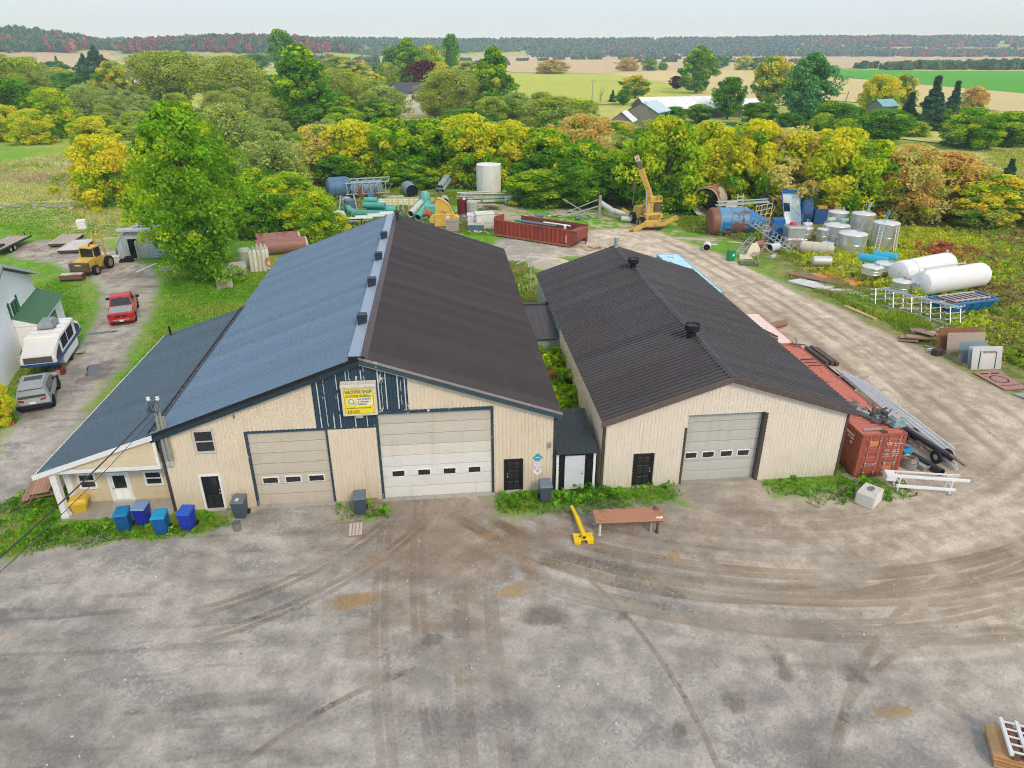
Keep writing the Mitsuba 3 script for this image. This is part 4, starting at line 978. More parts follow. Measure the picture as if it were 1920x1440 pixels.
for k in range(2):
    solo('lumber_offcut', ('longer', 'shorter')[k] + ' grey board poking out under the red container', 'lumber', MB().cb(-.07, .07, -.5 + .1 * k, .5, 0, .06, .008), 'siding', (.36, .33, .28), False, x=20.95 + .2 * k, y=29.5 + .1 * k, z=0, rz=.5)

# ---------------------------------------------------------------- stacked boards at the right edge of the picture
cp = thing('plywood_stack', 'stack of warm brown plywood sheets at the lower right corner of the yard', 'plywood', 17.62, 13.6, 0, -.46)
for k in range(4):
    put(cp, 'sheet', MB().bx(-.72 - .02 * k, 1.1, -.75 + .05 * k, .72, .10 + k * .09, .14 + k * .09), 'siding', jit((.52, .30, .13), .15), False)
put(cp, 'bearer', MB().bx(-.5, -.36, -.7, .7, 0, .1).bx(.6, .74, -.7, .7, 0, .1), 'siding', (.2, .13, .08), False)
put(cp, 'dark_board', MB().bx(-.2, 1.1, -.5, .72, .42, .46).bx(-.28, -.1, -.6, .66, .46, .70).bx(.2, .36, -.6, .66, .46, .70), 'siding', (.17, .07, .05), False)
wl = thing('white_ladder_frame', 'white painted wooden ladder frame lying on the plywood stack', 'ladder', 17.6, 13.62, .70, -.44)
for x in (-.44, .0, .30):
    put(wl, 'rail', MB().cb(x, x + .11, -.72, .72, 0, .10, .008), 'siding', (.72, .73, .74), False)
for k in range(5):
    put(wl, 'rung', MB().cb(-.33, .30, -.6 + k * .29, -.54 + k * .29, .03, .08, .006), 'siding', (.70, .71, .70), False)
# ---------------------------------------------------------------- house, vehicles and hut on the left
hs = thing('white_house', 'white house with green shutters and a green metal porch roof at the left edge', 'house', -30.3, 49.2, 0, .237)
WH = (.86, .87, .88)
put(hs, 'gable_wall', MB().poly([(-6, 0), (8.1, 0), (8.1, 4.45), (1.6, 6.75), (-6, 4.1)], .3, np.array([[0, 0, -1, 0], [1, 0, 0, 0], [0, 1, 0, 0], [0, 0, 0, 1.]])), 'matte', WH, False)
for s0 in (8.1,):
    put(hs, 'rear_wall', MB().bx(-9, -.31, 7.8, 8.1, 0, 4.4), 'siding', WH, False)
hr = put(hs, 'roof', MB().poly([(8.75, 4.38), (1.6, 6.92), (1.6, 7.06), (8.75, 4.54)], 9.5, np.array([[0, 0, -1, .42], [1, 0, 0, 0], [0, 1, 0, 0], [0, 0, 0, 1.]])).poly([(1.6, 6.92), (-6.6, 3.95), (-6.6, 4.1), (1.6, 7.06)], 9.5, np.array([[0, 0, -1, .42], [1, 0, 0, 0], [0, 1, 0, 0], [0, 0, 0, 1.]])), 'roofing', (.30, .34, .37), False)
put(hr, 'rake_board', MB().poly([(8.78, 4.30), (1.6, 6.85), (1.6, 7.04), (8.78, 4.50)], .05, np.array([[0, 0, 1, .43], [1, 0, 0, 0], [0, 1, 0, 0], [0, 0, 0, 1.]])), 'paint', (.55, .60, .64), False)
hw = put(hs, 'window', MB().bx(0, .07, 1.55, 2.95, 3.2, 4.3), 'paint', (.74, .76, .77), False)
for k in (0, 1):
    put(hw, 'pane', MB().bx(.05, .08, 1.63 + k * .66, 2.22 + k * .66, 3.28, 4.22), 'pane', DARK, False)
for y in (1.1, 3.1):
    put(hs, 'shutter', MB().cb(.0, .06, y, y + .32, 3.15, 4.35, .01), 'paint', (.005, .13, .07), False)
po = put(hs, 'porch', MB().side([(1.2, 0), (8.2, 0), (8.2, 2.62), (1.2, 2.62)], .02, 1.5), 'matte', (.82, .84, .85), False, label='white enclosed side porch')
put(po, 'porch_roof', corr(MB(), (.0, 1.0, 3.3), (.0, 8.5, 3.3), (1.75, 0, -.68), .42, TRAP, .03), 'paint', (.045, .14, .06), False)
put(po, 'porch_soffit', MB().poly([(0.0, 3.26), (1.72, 2.58), (1.5, 2.60), (0.02, 2.62)], 7.3, np.array([[1, 0, 0, 0], [0, 0, -1, 8.4], [0, 1, 0, 0], [0, 0, 0, 1.]])), 'paint', WH, False)
for k in range(9):
    put(po, 'siding_board', MB().poly([(1.16, .3 + k * .25), (1.2, .3 + k * .25), (1.2, .54 + k * .25), (1.185, .54 + k * .25)], 1.46, np.array([[0, 0, 1, .03], [1, 0, 0, 0], [0, 1, 0, 0], [0, 0, 0, 1.]])), 'siding', jit(WH, .03), False)
pw = put(po, 'porch_window', MB().bx(1.5, 1.56, 4.2, 5.9, 1.1, 2.2), 'paint', (.005, .12, .08), False)
put(pw, 'pane', MB().bx(1.55, 1.575, 4.3, 5.8, 1.2, 2.1), 'pane', DARK, False)
put(hs, 'ramp_rail', MB().bar((.3, -1.2, 1.2), (1.7, .8, .5), .08, .05), 'paint', WH, False)


def lawn_chair(x, y, rz, col, label):
    c = thing('lawn_chair', label, 'chair', x, y, 0, rz)
    put(c, 'seat', MB().bx(-.28, .28, -.25, .28, .38, .41), 'paint', col, False)
    put(c, 'backrest', MB().hull([(-.28, .28, .4), (.28, .28, .4), (.28, .5, .95), (-.28, .5, .95), (-.28, .31, .4), (.28, .31, .4), (.28, .53, .95), (-.28, .53, .95)]), 'paint', col, False)
    for sx in (-.27, .27):
        for y0, y1 in ((-.25, -.2), (.3, .25)):
            put(c, 'leg', MB().bar((sx, y0, 0), (sx, y1, .4), .035), 'zinc', (.5, .5, .5), False)


lawn_chair(-31.1, 47.9, .6, (.62, .64, .64), 'white lawn chair on the grass beside the tent trailer')
lawn_chair(-32.2, 47.6, -.3, (.10, .11, .12), 'dark folding lawn chair beside the white house')
lt = thing('patio_table', 'grey covered patio table between the lawn chairs', 'table', -31.7, 48.3, 0, .2)
put(lt, 'top', MB().cyl((0, 0, .66), (0, 0, .72), .5, n=16), 'matte', (.35, .35, .34))
put(lt, 'pedestal', MB().cyl((0, 0, 0), (0, 0, .66), .1, n=8), 'matte', (.2, .2, .2))
gg = thing('gas_grill', 'black barbecue grill against the white house', 'grill', -31.0, 50.0, 0, .2)
put(gg, 'hood', MB().cyl((-.4, 0, .9), (.4, 0, .9), .3, n=14), 'paint', BLACK)
put(gg, 'cart', MB().cb(-.5, .5, -.28, .28, .1, .85, .02), 'paint', DARK, False)

# tent trailer
cam = thing('tent_trailer', 'white and blue pop-up tent trailer with a grey roof box beside the house', 'tent trailer', -28.25, 50.25, 0, .20)
put(cam, 'body', MB().hull([(sx * 1.04, sy * y, z) for sx in (-1, 1) for sy in (-1, 1) for y, z in ((1.85, .42), (2.0, .6), (2.0, 1.08))]), 'paint', (.74, .75, .75))
put(cam, 'blue_stripe', MB().bx(-1.055, 1.055, -1.9, 1.9, 1.0, 1.2), 'paint', (.012, .055, .22), False)
put(cam, 'canvas_wall', MB().bx(-1.0, 1.0, -1.9, 1.9, 1.2, 2.32), 'matte', (.70, .71, .71), False)
for s in (-1, 1):
    for y0, y1 in ((-1.5, -.1), (.1, 1.55)):
        put(cam, 'screen_window', MB().bx(s * 1.0 - .015, s * 1.0 + .015, y0, y1, 1.38, 2.22), 'matte', (.022, .025, .03), False)
rt = put(cam, 'roof', MB().hull([(sx * x, sy * y, z) for sx in (-1, 1) for sy in (-1, 1) for x, y, z in ((1.1, 2.0, 2.3), (1.1, 2.0, 2.46), (.95, 1.85, 2.56))]), 'paint', (.80, .79, .77))
for k in range(4):
    put(rt, 'roof_seam', MB().bx(-1.0, 1.0, -1.3 + k * .9, -1.26 + k * .9, 2.55, 2.575), 'paint', (.45, .44, .42), False)
put(cam, 'roof_box', MB().hull([(.0 + sx * x, .15 + sy * y, z) for sx in (-1, 1) for sy in (-1, 1) for x, y, z in ((.5, .78, 2.68), (.5, .78, 2.85), (.36, .6, 3.08))]), 'paint', (.25, .28, .31), label='grey plastic roof cargo box')
put(cam, 'roof_rack', MB().bar((-.6, -.3, 2.62), (.6, -.3, 2.62), .05).bar((-.6, .6, 2.62), (.6, .6, 2.62), .05), 'paint', BLACK, False)
for s, L in ((-1, 1.75), (1, 1.3)):
    bk = MB().hull([(sx * 1.02, s * 1.9, z) for sx in (-1, 1) for z in (1.12, 2.34)] + [(sx * 1.08, s * (1.9 + L), z) for sx in (-1, 1) for z in (1.12, 1.55)] + [(sx * .96, s * (1.9 + L * .93), 1.86) for sx in (-1, 1)])
    b_ = put(cam, 'tent_end', bk, 'matte', (.70, .71, .71), False, label='canvas sleeping end with grey screens')
    put(b_, 'blue_band', MB().bx(-1.1, 1.1, min(s * 1.92, s * (1.92 + L)), max(s * 1.92, s * (1.92 + L)), 1.06, 1.24), 'paint', (.012, .06, .25), False)
    yy = s * (1.905 + L)
    put(b_, 'screen_window', MB().bx(-.86, .86, min(yy, yy + s * .03), max(yy, yy + s * .03), 1.30, 1.72), 'matte', (.085, .09, .095), False)
    for sx in (-1, 1):
        v = [(sx * 1.075, s * 2.1, 1.3), (sx * 1.10, s * (1.7 + L), 1.3), (sx * 1.06, s * (1.7 + L), 1.68), (sx * 1.05, s * 2.1, 2.02)]
        put(b_, 'screen_window', MB().hull(v + [(x - sx * .06, y, z) for x, y, z in v]), 'matte', (.06, .065, .07), False)
for s in (-1, 1):
    put(cam, 'wheel', MB().cyl((s * .82, -.2, .3), (s * 1.02, -.2, .3), .3, n=16), 'matte', (.02, .02, .02))
put(cam, 'draw_bar', MB().bar((0, -1.9, .42), (0, -3.0, .42), .1), 'paint', BLACK, False)
put(cam, 'stabiliser_leg', MB().bar((.8, -1.8, 0), (.8, -1.6, .45), .06).bar((-.8, -1.8, 0), (-.8, -1.6, .45), .06), 'zinc', (.4, .4, .4), False)
put(cam, 'door_step', MB().cb(1.1, 1.6, .5, 1.1, .2, .25, .01), 'zinc', (.5, .5, .5), False)
jb = thing('fuel_can', 'dark red jerry can with a white number on the ground under the tent trailer', 'fuel can', -26.95, 47.7, 0, .1)
put(jb, 'can', MB().cb(-.34, .34, -.26, .26, 0, .5, .06), 'rusty', (.20, .03, .02), False)
t = meshkit.text_mesh('2', .3, .012, bold=True)
put(jb, 'lettering', MB().add(np.c_[np.array(t.vertices)[:, 0] - .1, -.262 - np.array(t.vertices)[:, 2], np.array(t.vertices)[:, 1] + .1], t.faces), 'matte', (.6, .55, .5), False)


def wheel(o, x, y, r, w=.24, rim=(.55, .56, .57)):
    t_ = put(o, 'tyre', MB().lathe([(r * .62, -w / 2), (r * .9, -w / 2), (r, -w * .36), (r, w * .36), (r * .9, w / 2), (r * .62, w / 2)], (x, y, r), (1, 0, 0), 22), 'matte', (.018, .018, .02))
    put(t_, 'rim', MB().cyl((x - w * .44, y, r), (x + w * .44, y, r), r * .63, n=18), 'zinc', rim)


# red pickup, tail towards the camera
pk = thing('pickup_truck', 'red pickup truck with a grey bed cover parked on the gravel drive', 'pickup truck', -27.1, 59.7, 0, .31)
PR = (.48, .008, .012)
side = [(-2.85, .55), (-2.85, 1.12), (-.95, 1.16), (-.9, 1.12), (2.5, 1.1), (2.85, .98), (2.9, .55)]
put(pk, 'body', MB().hull([(sx * (.97 - .05 * (z > 1)), y, z) for sx in (-1, 1) for y, z in ((-2.85, .5), (-2.85, 1.02), (-2.8, 1.14), (.9, 1.16), (2.6, 1.08), (2.88, .9), (2.9, .5))]), 'gloss', PR, 20)
put(pk, 'cab', MB().hull([(sx * x, y, z) for sx in (-1, 1) for x, y, z in ((.93, -1.0, 1.12), (.93, 1.35, 1.12), (.76, -.72, 1.86), (.76, .5, 1.88), (.70, -.6, 1.92), (.70, .4, 1.93))]), 'gloss', PR, 20)
put(pk, 'rear_glass', MB().hull([(sx * x, y, z) for sx in (-1, 1) for x, y, z in ((.80, -1.005, 1.24), (.68, -.77, 1.80), (.80, -.96, 1.24), (.68, -.72, 1.80))]), 'pane', DARK, False)
put(pk, 'windscreen', MB().hull([(sx * x, y, z) for sx in (-1, 1) for x, y, z in ((.84, 1.28, 1.2), (.68, .56, 1.84), (.84, 1.23, 1.2), (.68, .5, 1.84))]), 'pane', DARK, False)
for s in (-1, 1):
    for y0, y1, y2, y3 in ((-.72, .12, .1, -.55), (.2, 1.0, .42, .18)):
        put(pk, 'side_window', MB().hull([(s * x, y, z) for x, y, z in ((.925, y0, 1.24), (.925, y1, 1.24), (.80, y2, 1.76), (.80, y3, 1.76), (.88, y0, 1.24), (.88, y1, 1.24))]), 'pane', DARK, False)
    put(pk, 'mirror', MB().cb(s * 1.0 if s > 0 else -1.28, 1.28 if s > 0 else s * 1.0, .95, 1.1, 1.2, 1.4, .03), 'paint', BLACK, False)
    put(pk, 'tail_light', MB().cb(s * .90 - .07, s * .90 + .07, -2.875, -2.8, .78, 1.08, .01), 'gloss', (.25, .01, .01), False)
    put(pk, 'wheel_arch', MB().cyl((s * .85, -1.75, .42), (s * .985, -1.75, .42), .46, n=18).cyl((s * .85, 1.85, .42), (s * .985, 1.85, .42), .46, n=18), 'matte', (.015, .015, .017))
    for y in (-1.75, 1.85): wheel(pk, s * .86, y, .4, .27)
put(pk, 'bed_cover', MB().cb(-.84, .84, -2.72, -1.02, 1.14, 1.19, .02), 'matte', (.30, .35, .38), False, label='grey soft bed cover')
for k in range(3):
    put(pk, 'cover_rib', MB().bx(-.45 + k * .44, -.43 + k * .44, -2.68, -1.06, 1.186, 1.198), 'matte', (.22, .26, .29), False)
put(pk, 'tailgate', MB().cb(-.80, .80, -2.885, -2.84, .68, 1.10, .015), 'gloss', (.44, .008, .012), False)
for s in (-1, 1):
    put(pk, 'tailgate_badge', MB().cb(s * .26 - .19, s * .26 + .19, -2.895, -2.87, .80, .94, .01), 'matte', (.03, .012, .012), False)
put(pk, 'rear_bumper', MB().cb(-.95, .95, -2.98, -2.83, .42, .62, .04), 'gloss', (.35, .02, .02), False)
put(pk, 'bumper_trim', MB().cb(-.6, .6, -3.0, -2.9, .60, .64, .01), 'zinc', (.6, .58, .57), False)
put(pk, 'plate', MB().cb(-.16, .16, -3.0, -2.97, .47, .60, .004), 'paint', (.75, .77, .8), False)
put(pk, 'roof_light', MB().bx(-.12, .12, -.80, -.72, 1.83, 1.87), 'gloss', (.3, .01, .01), False)

# silver SUV
sv = thing('suv', 'silver grey SUV with a black rear bumper parked at the near end of the drive', 'SUV', -26.3, 43.7, 0, .33)
SV = (.30, .32, .34)
put(sv, 'body', MB().hull([(sx * x, y, z) for sx in (-1, 1) for x, y, z in ((.90, -2.2, .45), (.93, -2.28, .72), (.92, -2.2, 1.02), (.93, 1.2, 1.0), (.88, 2.15, .92), (.90, 2.3, .7), (.88, 2.3, .4))]), 'gloss', SV, 25)
put(sv, 'cabin', MB().hull([(sx * x, y, z) for sx in (-1, 1) for x, y, z in ((.92, -2.18, 1.0), (.92, 1.25, 1.0), (.74, -1.8, 1.58), (.74, .35, 1.62), (.66, -1.7, 1.68), (.66, .2, 1.69), (.70, -2.0, 1.5))]), 'gloss', SV, 25)
put(sv, 'rear_glass', MB().hull([(sx * x, y, z) for sx in (-1, 1) for x, y, z in ((.76, -2.20, 1.08), (.64, -1.87, 1.52), (.76, -2.1, 1.08), (.64, -1.8, 1.52))]), 'pane', DARK, False)
put(sv, 'windscreen', MB().hull([(sx * x, y, z) for sx in (-1, 1) for x, y, z in ((.80, 1.22, 1.05), (.66, .42, 1.6), (.80, 1.15, 1.05), (.66, .36, 1.6))]), 'pane', DARK, False)
for s in (-1, 1):
    for y0, y1, y2, y3 in ((-1.75, -.62, -.6, -1.5), (-.52, .95, .3, -.5)):
        put(sv, 'side_window', MB().hull([(s * x, y, z) for x, y, z in ((.925, y0, 1.08), (.925, y1, 1.08), (.77, y2, 1.53), (.77, y3, 1.53), (.87, y0, 1.08), (.87, y1, 1.08))]), 'pane', DARK, False)
    put(sv, 'tail_light', MB().hull([(s * x, y, z) for x, y, z in ((.94, -2.14, 1.05), (.94, -2.16, .90), (.42, -2.31, .98), (.44, -2.31, .88), (.92, -2.0, 1.04), (.5, -2.2, .93))]), 'gloss', (.32, .012, .015), False)
    put(sv, 'mirror', MB().cb(s * .95 if s > 0 else -1.14, 1.14 if s > 0 else s * .95, .7, .86, 1.02, 1.18, .03), 'paint', BLACK, False)
    put(sv, 'roof_rail', MB().bar((s * .66, -1.6, 1.72), (s * .66, .1, 1.73), .035), 'paint', (.35, .36, .37), False)
    put(sv, 'wheel_arch', MB().cyl((s * .8, -1.38, .38), (s * .95, -1.38, .38), .42, n=18).cyl((s * .8, 1.4, .38), (s * .95, 1.4, .38), .42, n=18), 'matte', (.015, .015, .017))
    for y in (-1.38, 1.4): wheel(sv, s * .81, y, .36, .24)
put(sv, 'sunroof', MB().cb(-.5, .5, -.75, -.1, 1.675, 1.70, .01), 'pane', DARK, False)
put(sv, 'rear_bumper', MB().hull([(sx * x, y, z) for sx in (-1, 1) for x, y, z in ((.90, -2.15, .3), (.93, -2.33, .45), (.93, -2.33, .62), (.9, -2.1, .7))]), 'matte', (.02, .021, .023), False, label='black plastic rear bumper')
put(sv, 'plate', MB().cb(-.17, .17, -2.345, -2.29, .72, .86, .006), 'paint', (.75, .77, .8), False)
put(sv, 'spoiler', MB().cb(-.66, .66, -2.08, -1.75, 1.60, 1.66, .02), 'gloss', SV, False)

# flatbed trailer and decks
fb = thing('flatbed_trailer', 'flatbed trailer with a weathered plank deck and twin axles on the lawn edge', 'trailer', -48.9, 83.7, 0, .02)
for k in range(8):
    put(fb, 'deck_plank', MB().cb(-1.2 + k * .3, -.91 + k * .3, -3.4, 3.2, .78, .83, .006), 'siding', jit((.36, .30, .24), .2), False)
put(fb, 'side_rail', MB().bx(1.21, 1.3, -3.5, 3.3, .66, .84).bx(-1.3, -1.21, -3.5, 3.3, .66, .84).bx(-1.2, 1.2, 3.2, 3.3, .66, .84), 'paint', (.03, .03, .032), False)
for y in (-.9, .0):
    for s in (-1, 1): wheel(fb, s * 1.12, y - .6, .36, .24, (.6, .6, .58))
put(fb, 'winch_post', MB().bar((.6, 3.2, .8), (.6, 3.2, 1.3), .08), 'paint', BLACK, False)
solo('tarp_bundle', 'folded black tarpaulin on the near end of the flatbed trailer', 'tarpaulin', MB().cb(-.9, .9, -.8, .8, 0, .18, .08), 'matte', (.03, .035, .04), False, x=-49.0, y=81.6, z=.83, rz=.1)
for nm, x, y, rz, col, lab in (('wooden_deck', -43.6, 86.3, .1, (.42, .34, .27), 'low weathered brown wooden platform behind the yellow forklift'), ('white_deck', -41.2, 83.2, .1, (.60, .58, .56), 'pale whitish wooden platform on low supports beside the yellow forklift')):
    d = thing(nm, lab, 'platform', x, y, 0, rz)
    for k in range(9):
        put(d, 'plank', MB().cb(-1.2 + k * .27, -.94 + k * .27, -2.4, 2.4, .45, .50, .006), 'siding', jit(col, .12), False)
    put(d, 'bearer', MB().bx(-1.2, 1.2, -2.2, -2.0, .2, .45).bx(-1.2, 1.2, 2.0, 2.2, .2, .45).bx(-1.1, -.9, -2.1, 2.1, 0, .2).bx(.9, 1.1, -2.1, 2.1, 0, .2), 'siding', (.12, .10, .08), False)
solo('plastic_tote', 'white plastic tote standing alone on the lawn', 'tote', MB().cb(-.5, .5, -.45, .45, 0, 1.15, .06), 'paint', (.8, .81, .81), False, x=-44.9, y=93.4, z=0, rz=.2)
# yellow rough-terrain forklift
fk = thing('rough_terrain_forklift', 'old yellow rough terrain forklift with a rusty mast on the drive', 'forklift', -35.4, 73.7, 0, -.12)
FY = (.62, .42, .07)
put(fk, 'chassis', MB().cb(-.75, .75, -1.6, 1.7, .45, .95, .05), 'rusty', FY, False)
put(fk, 'hood', MB().hull([(sx * x, y, z) for sx in (-1, 1) for x, y, z in ((.82, -2.0, .9), (.82, -.3, .9), (.76, -1.95, 1.5), (.76, -.3, 1.62))]), 'rusty', FY, False)
put(fk, 'counterweight', MB().cb(-.95, .95, -2.35, -1.95, .55, 1.45, .06), 'rusty', (.10, .075, .05), False, label='dark brown rear counterweight grille')
put(fk, 'grille_mark', MB().bx(-.3, .3, -2.37, -2.34, 1.2, 1.34), 'matte', (.5, .45, .35), False)
cb_ = put(fk, 'cab', MB().hull([(sx * .72, y, z) for sx in (-1, 1) for y, z in ((-.5, 2.5), (.8, 2.5), (-.4, 2.6), (.7, 2.6))]), 'rusty', FY, False)
for sx in (-.68, .68):
    for y in (-.45, .75):
        put(cb_, 'pillar', MB().bar((sx, y, 1.3), (sx, y, 2.5), .08), 'rusty', FY, False)
    put(cb_, 'side_glass', MB().bx(sx - .015, sx + .015, -.38, .7, 1.55, 2.45), 'pane', DARK, False)
put(cb_, 'rear_glass', MB().bx(-.62, .62, -.47, -.44, 1.55, 2.42), 'pane', DARK, False)
put(cb_, 'cab_base', MB().bx(-.72, .72, -.5, .8, .95, 1.5), 'rusty', FY, False)
put(cb_, 'beacon', MB().cyl((.2, -.1, 2.6), (.2, -.1, 2.78), .09, n=10), 'paint', (.45, .08, .02))
for s in (-1, 1):
    wheel(fk, s * .98, -1.15, .5, .36, (.42, .34, .2)); wheel(fk, s * 1.0, 1.25, .66, .44, (.42, .34, .2))
ms_ = put(fk, 'mast', MB().bar((-.42, 1.95, .2), (-.42, 1.85, 3.6), .12, .16).bar((.42, 1.95, .2), (.42, 1.85, 3.6), .12, .16).bar((-.42, 1.86, 3.4), (.42, 1.86, 3.4), .1, .12).bar((-.42, 1.9, 2.2), (.42, 1.9, 2.2), .1, .12).bar((-.42, 1.93, 1.0), (.42, 1.93, 1.0), .1, .12), 'rusty', FY, False)
put(ms_, 'mast_head', MB().cyl((-.3, 1.85, 3.6), (-.18, 1.85, 3.6), .12, n=10).cyl((.18, 1.85, 3.6), (.3, 1.85, 3.6), .12, n=10), 'rusty', (.28, .16, .05))
put(ms_, 'fork', MB().bar((-.3, 2.1, .15), (-.3, 3.3, .12), .12, .05).bar((.3, 2.1, .15), (.3, 3.3, .12), .12, .05), 'rusty', (.2, .12, .08), False)
bkt = thing('loader_bucket', 'rust brown steel loader bucket on the ground in front of the forklift', 'bucket', -36.1, 70.7, 0, .1)
put(bkt, 'shell', MB().side([(-.55, 0), (.3, 0), (.55, .25), (.45, .62), (.38, .62), (.25, .1), (-.55, .05)], -.95, .95).bx(-1.0, -.95, -.5, .5, 0, .6).bx(.95, 1.0, -.5, .5, 0, .6).moved(rz=PI), 'rusty', (.14, .07, .05), False)
put(bkt, 'lid_sheet', MB().bx(-.98, .98, -.35, .45, .62, .65), 'rusty', (.55, .5, .48), False)
for k, (x, y, z) in enumerate(((-33.9, 77.1, 0), (-33.2, 77.2, 0), (-33.25, 77.2, .27))):
    solo('spare_tyre', ('black tyre lying left of the pair by the hut door', 'lower black tyre of the stack by the hut door', 'upper black tyre of the stack by the hut door')[k], 'tyre', MB().torus((0, 0, .14), .32, .14, (0, 0, 1), 20, 8), 'matte', (.02, .02, .022), x=x, y=y, z=z)
solo('grey_crate', 'pale grey plastic crate beside the forklift wheel', 'crate', MB().cb(-.5, .5, -.4, .4, 0, .7, .03).bx(-.54, .54, -.44, .44, .62, .68), 'paint', (.55, .57, .58), False, x=-34.6, y=77.0, z=0, rz=.3)
# arched steel hut
qh = thing('arched_steel_hut', 'corrugated galvanised steel arch hut with an open door behind the big green tree', 'hut', -31.4, 78.2, 0, .0)
QC, R, LQ = (.44, .52, .57), 3.55, 8.5
put(qh, 'front_wall', ribwall(MB(), [(-3.3, -2.05, 0, lambda x: math.sqrt(max(R * R - x * x, 0.01))), (-2.05, -1.1, 2.15, lambda x: math.sqrt(max(R * R - x * x, .01))), (-1.1, 3.3, 0, lambda x: math.sqrt(max(R * R - x * x, .01)))], .1, .42, .06), 'siding', QC, False)
arc_ = MB()
ths = np.linspace(0, PI, 29)
for k in range(24):
    y0 = k * LQ / 24
    pr_ = [(R, y0), (R, y0 + .14), (R + .1, y0 + .2), (R + .1, y0 + .32), (R, y0 + LQ / 24)]
    v = [(-math.cos(t_) * r, y, math.sin(t_) * r) for r, y in pr_ for t_ in ths]
    i, j = np.meshgrid(np.arange(4), np.arange(28), indexing='ij')
    arc_.add(v, np.stack([i * 29 + j, i * 29 + j + 1, (i + 1) * 29 + j + 1, (i + 1) * 29 + j], -1).reshape(-1, 4))
put(qh, 'arch_shell', arc_, 'zinc', (.50, .57, .62), False)
put(qh, 'rear_wall', ribwall(MB(), [(-3.4, 3.4, 0, lambda x: math.sqrt(max(R * R - x * x, .01)))], LQ - .1, .42, .06, out=1), 'siding', QC, False)
put(qh, 'header_canopy', MB().cb(-2.75, 2.75, -.45, .05, 3.02, 3.3, .02), 'siding', (.50, .57, .62), False)
sd = put(qh, 'sliding_door', MB().bx(.2, 2.7, -.12, -.04, .05, 2.95), 'siding', QC, False, label='sliding door of horizontal ribbed steel')
for k in range(9):
    put(sd, 'rib', MB().cb(.2, 2.7, -.2, -.1, .1 + k * .32, .28 + k * .32, .03), 'siding', jit(QC, .08), False)
od = put(qh, 'open_door', MB().bx(-2.05, -1.1, .3, .34, 0, 2.15), 'matte', (.008, .008, .009), False, label='dark open doorway')
put(od, 'leaf', MB().bar((-1.1, -.05, 1.05), (-.95, -.9, 1.05), .05, 2.05), 'siding', QC, False)
put(od, 'frame', MB().bx(-2.15, -2.05, .02, .12, 0, 2.25).bx(-1.1, -1.0, .02, .12, 0, 2.25).bx(-2.05, -1.1, .02, .12, 2.15, 2.25), 'siding', QC, False)
put(qh, 'prop', MB().bar((-2.5, -.4, 3.05), (-1.95, -.35, 0), .07), 'siding', QC, False)
solo('white_board', 'white plank lying on the grass edge before the steel hut', 'board', MB().cb(-.15, .15, -1.7, 1.7, 0, .08, .01), 'siding', (.72, .72, .7), False, x=-30.5, y=74.4, z=0, rz=-.25)
solo('grey_sheet', 'grey sheet lying on the grass beside the white plank', 'sheet', MB().bx(-.8, .8, -1.0, 1.0, 0, .05), 'siding', (.30, .31, .3), False, x=-28.3, y=74.0, z=0, rz=.1)
solo('stone_block', 'pale sandstone coloured concrete block in the grass at the foot of the big tree', 'concrete block', MB().cb(-.7, .7, -.4, .4, 0, .7, .05), 'concrete', (.60, .54, .42), False, x=-20.7, y=66.9, z=0, rz=.15)
# rusty tanks and gas cylinders behind the workshop's left side
for k, (x0, y0, x1, y1, z) in enumerate(((-20.6, 80.6, -16.3, 81.9, .95), (-20.2, 78.2, -15.2, 79.9, .8))):
    tk = thing('rusty_tank', ('upper rusty brown tank with a pale end lying behind the grey roof', 'lower rusty brown tank lying behind the white cylinders')[k], 'tank')
    put(tk, 'shell', MB().cyl((x0, y0, z), (x1, y1, z), .85, n=24, cap0=True, cap1=False), 'rusty', (.30, .145, .12))
    put(tk, 'end_cap', MB().lathe([(.85, 0), (.8, .14), (.5, .26), (0, .3)], (x1, y1, z), (x1 - x0, y1 - y0, 0)), 'rusty', (.66, .60, .52))
gx_ = MB()
for k in range(11):
    x, y = -19.3 + (k % 4) * .42 + (k // 4) * .2, 72.0 + (k // 4) * .75
    c = thing('gas_cylinder', 'white gas cylinder in the cluster behind the grey roof', 'gas cylinder', x, y, 0, group='white gas cylinders behind the workshop')
    h = 1.9 + .25 * rnd.random()
    put(c, 'bottle', MB().lathe([(0, 0), (.2, 0), (.21, .05), (.21, h), (.15, h + .14), (.06, h + .2), (0, h + .2)], n=14), 'siding', jit((.72, .72, .68), .1))
    put(c, 'valve_collar', MB().lathe([(.09, h + .15), (.11, h + .42), (.08, h + .42)], n=10), 'siding', (.6, .6, .58))
solo('pale_green_tank', 'pale green upright tank half hidden beside the white cylinders', 'tank', MB().lathe([(0, 0), (.7, 0), (.7, 1.6), (.5, 1.85), (0, 1.95)]), 'siding', (.42, .50, .44), x=-20.4, y=74.2, z=0)
solo('grey_tank', 'weathered grey horizontal tank half hidden under the big tree', 'tank', MB().cyl((-22.0, 70.2, .7), (-19.6, 71.0, .7), .7, n=20), 'siding', (.42, .43, .43))
solo('orange_hose', 'orange hose coil behind the edge of the grey roof', 'hose', MB().torus((0, 0, .5), .5, .08, (.6, -.5, .6), 20, 6), 'paint', (.55, .15, .02), x=-17.4, y=72.0, z=.4)
solo('pipe_bundle', 'short bundle of grey metal channels lying in the bushes', 'bundle', MB().bar((-18.2, 90.2, .5), (-15.8, 92.2, .9), .25, .2).bar((-17.9, 89.9, .4), (-15.5, 91.9, .8), .25, .2), 'zinc', (.4, .43, .45), False)
# ---------------------------------------------------------------- scrap yard on the right: tanks, hopper, plates
STEEL, PALE = (.76, .78, .80), (.84, .85, .86)


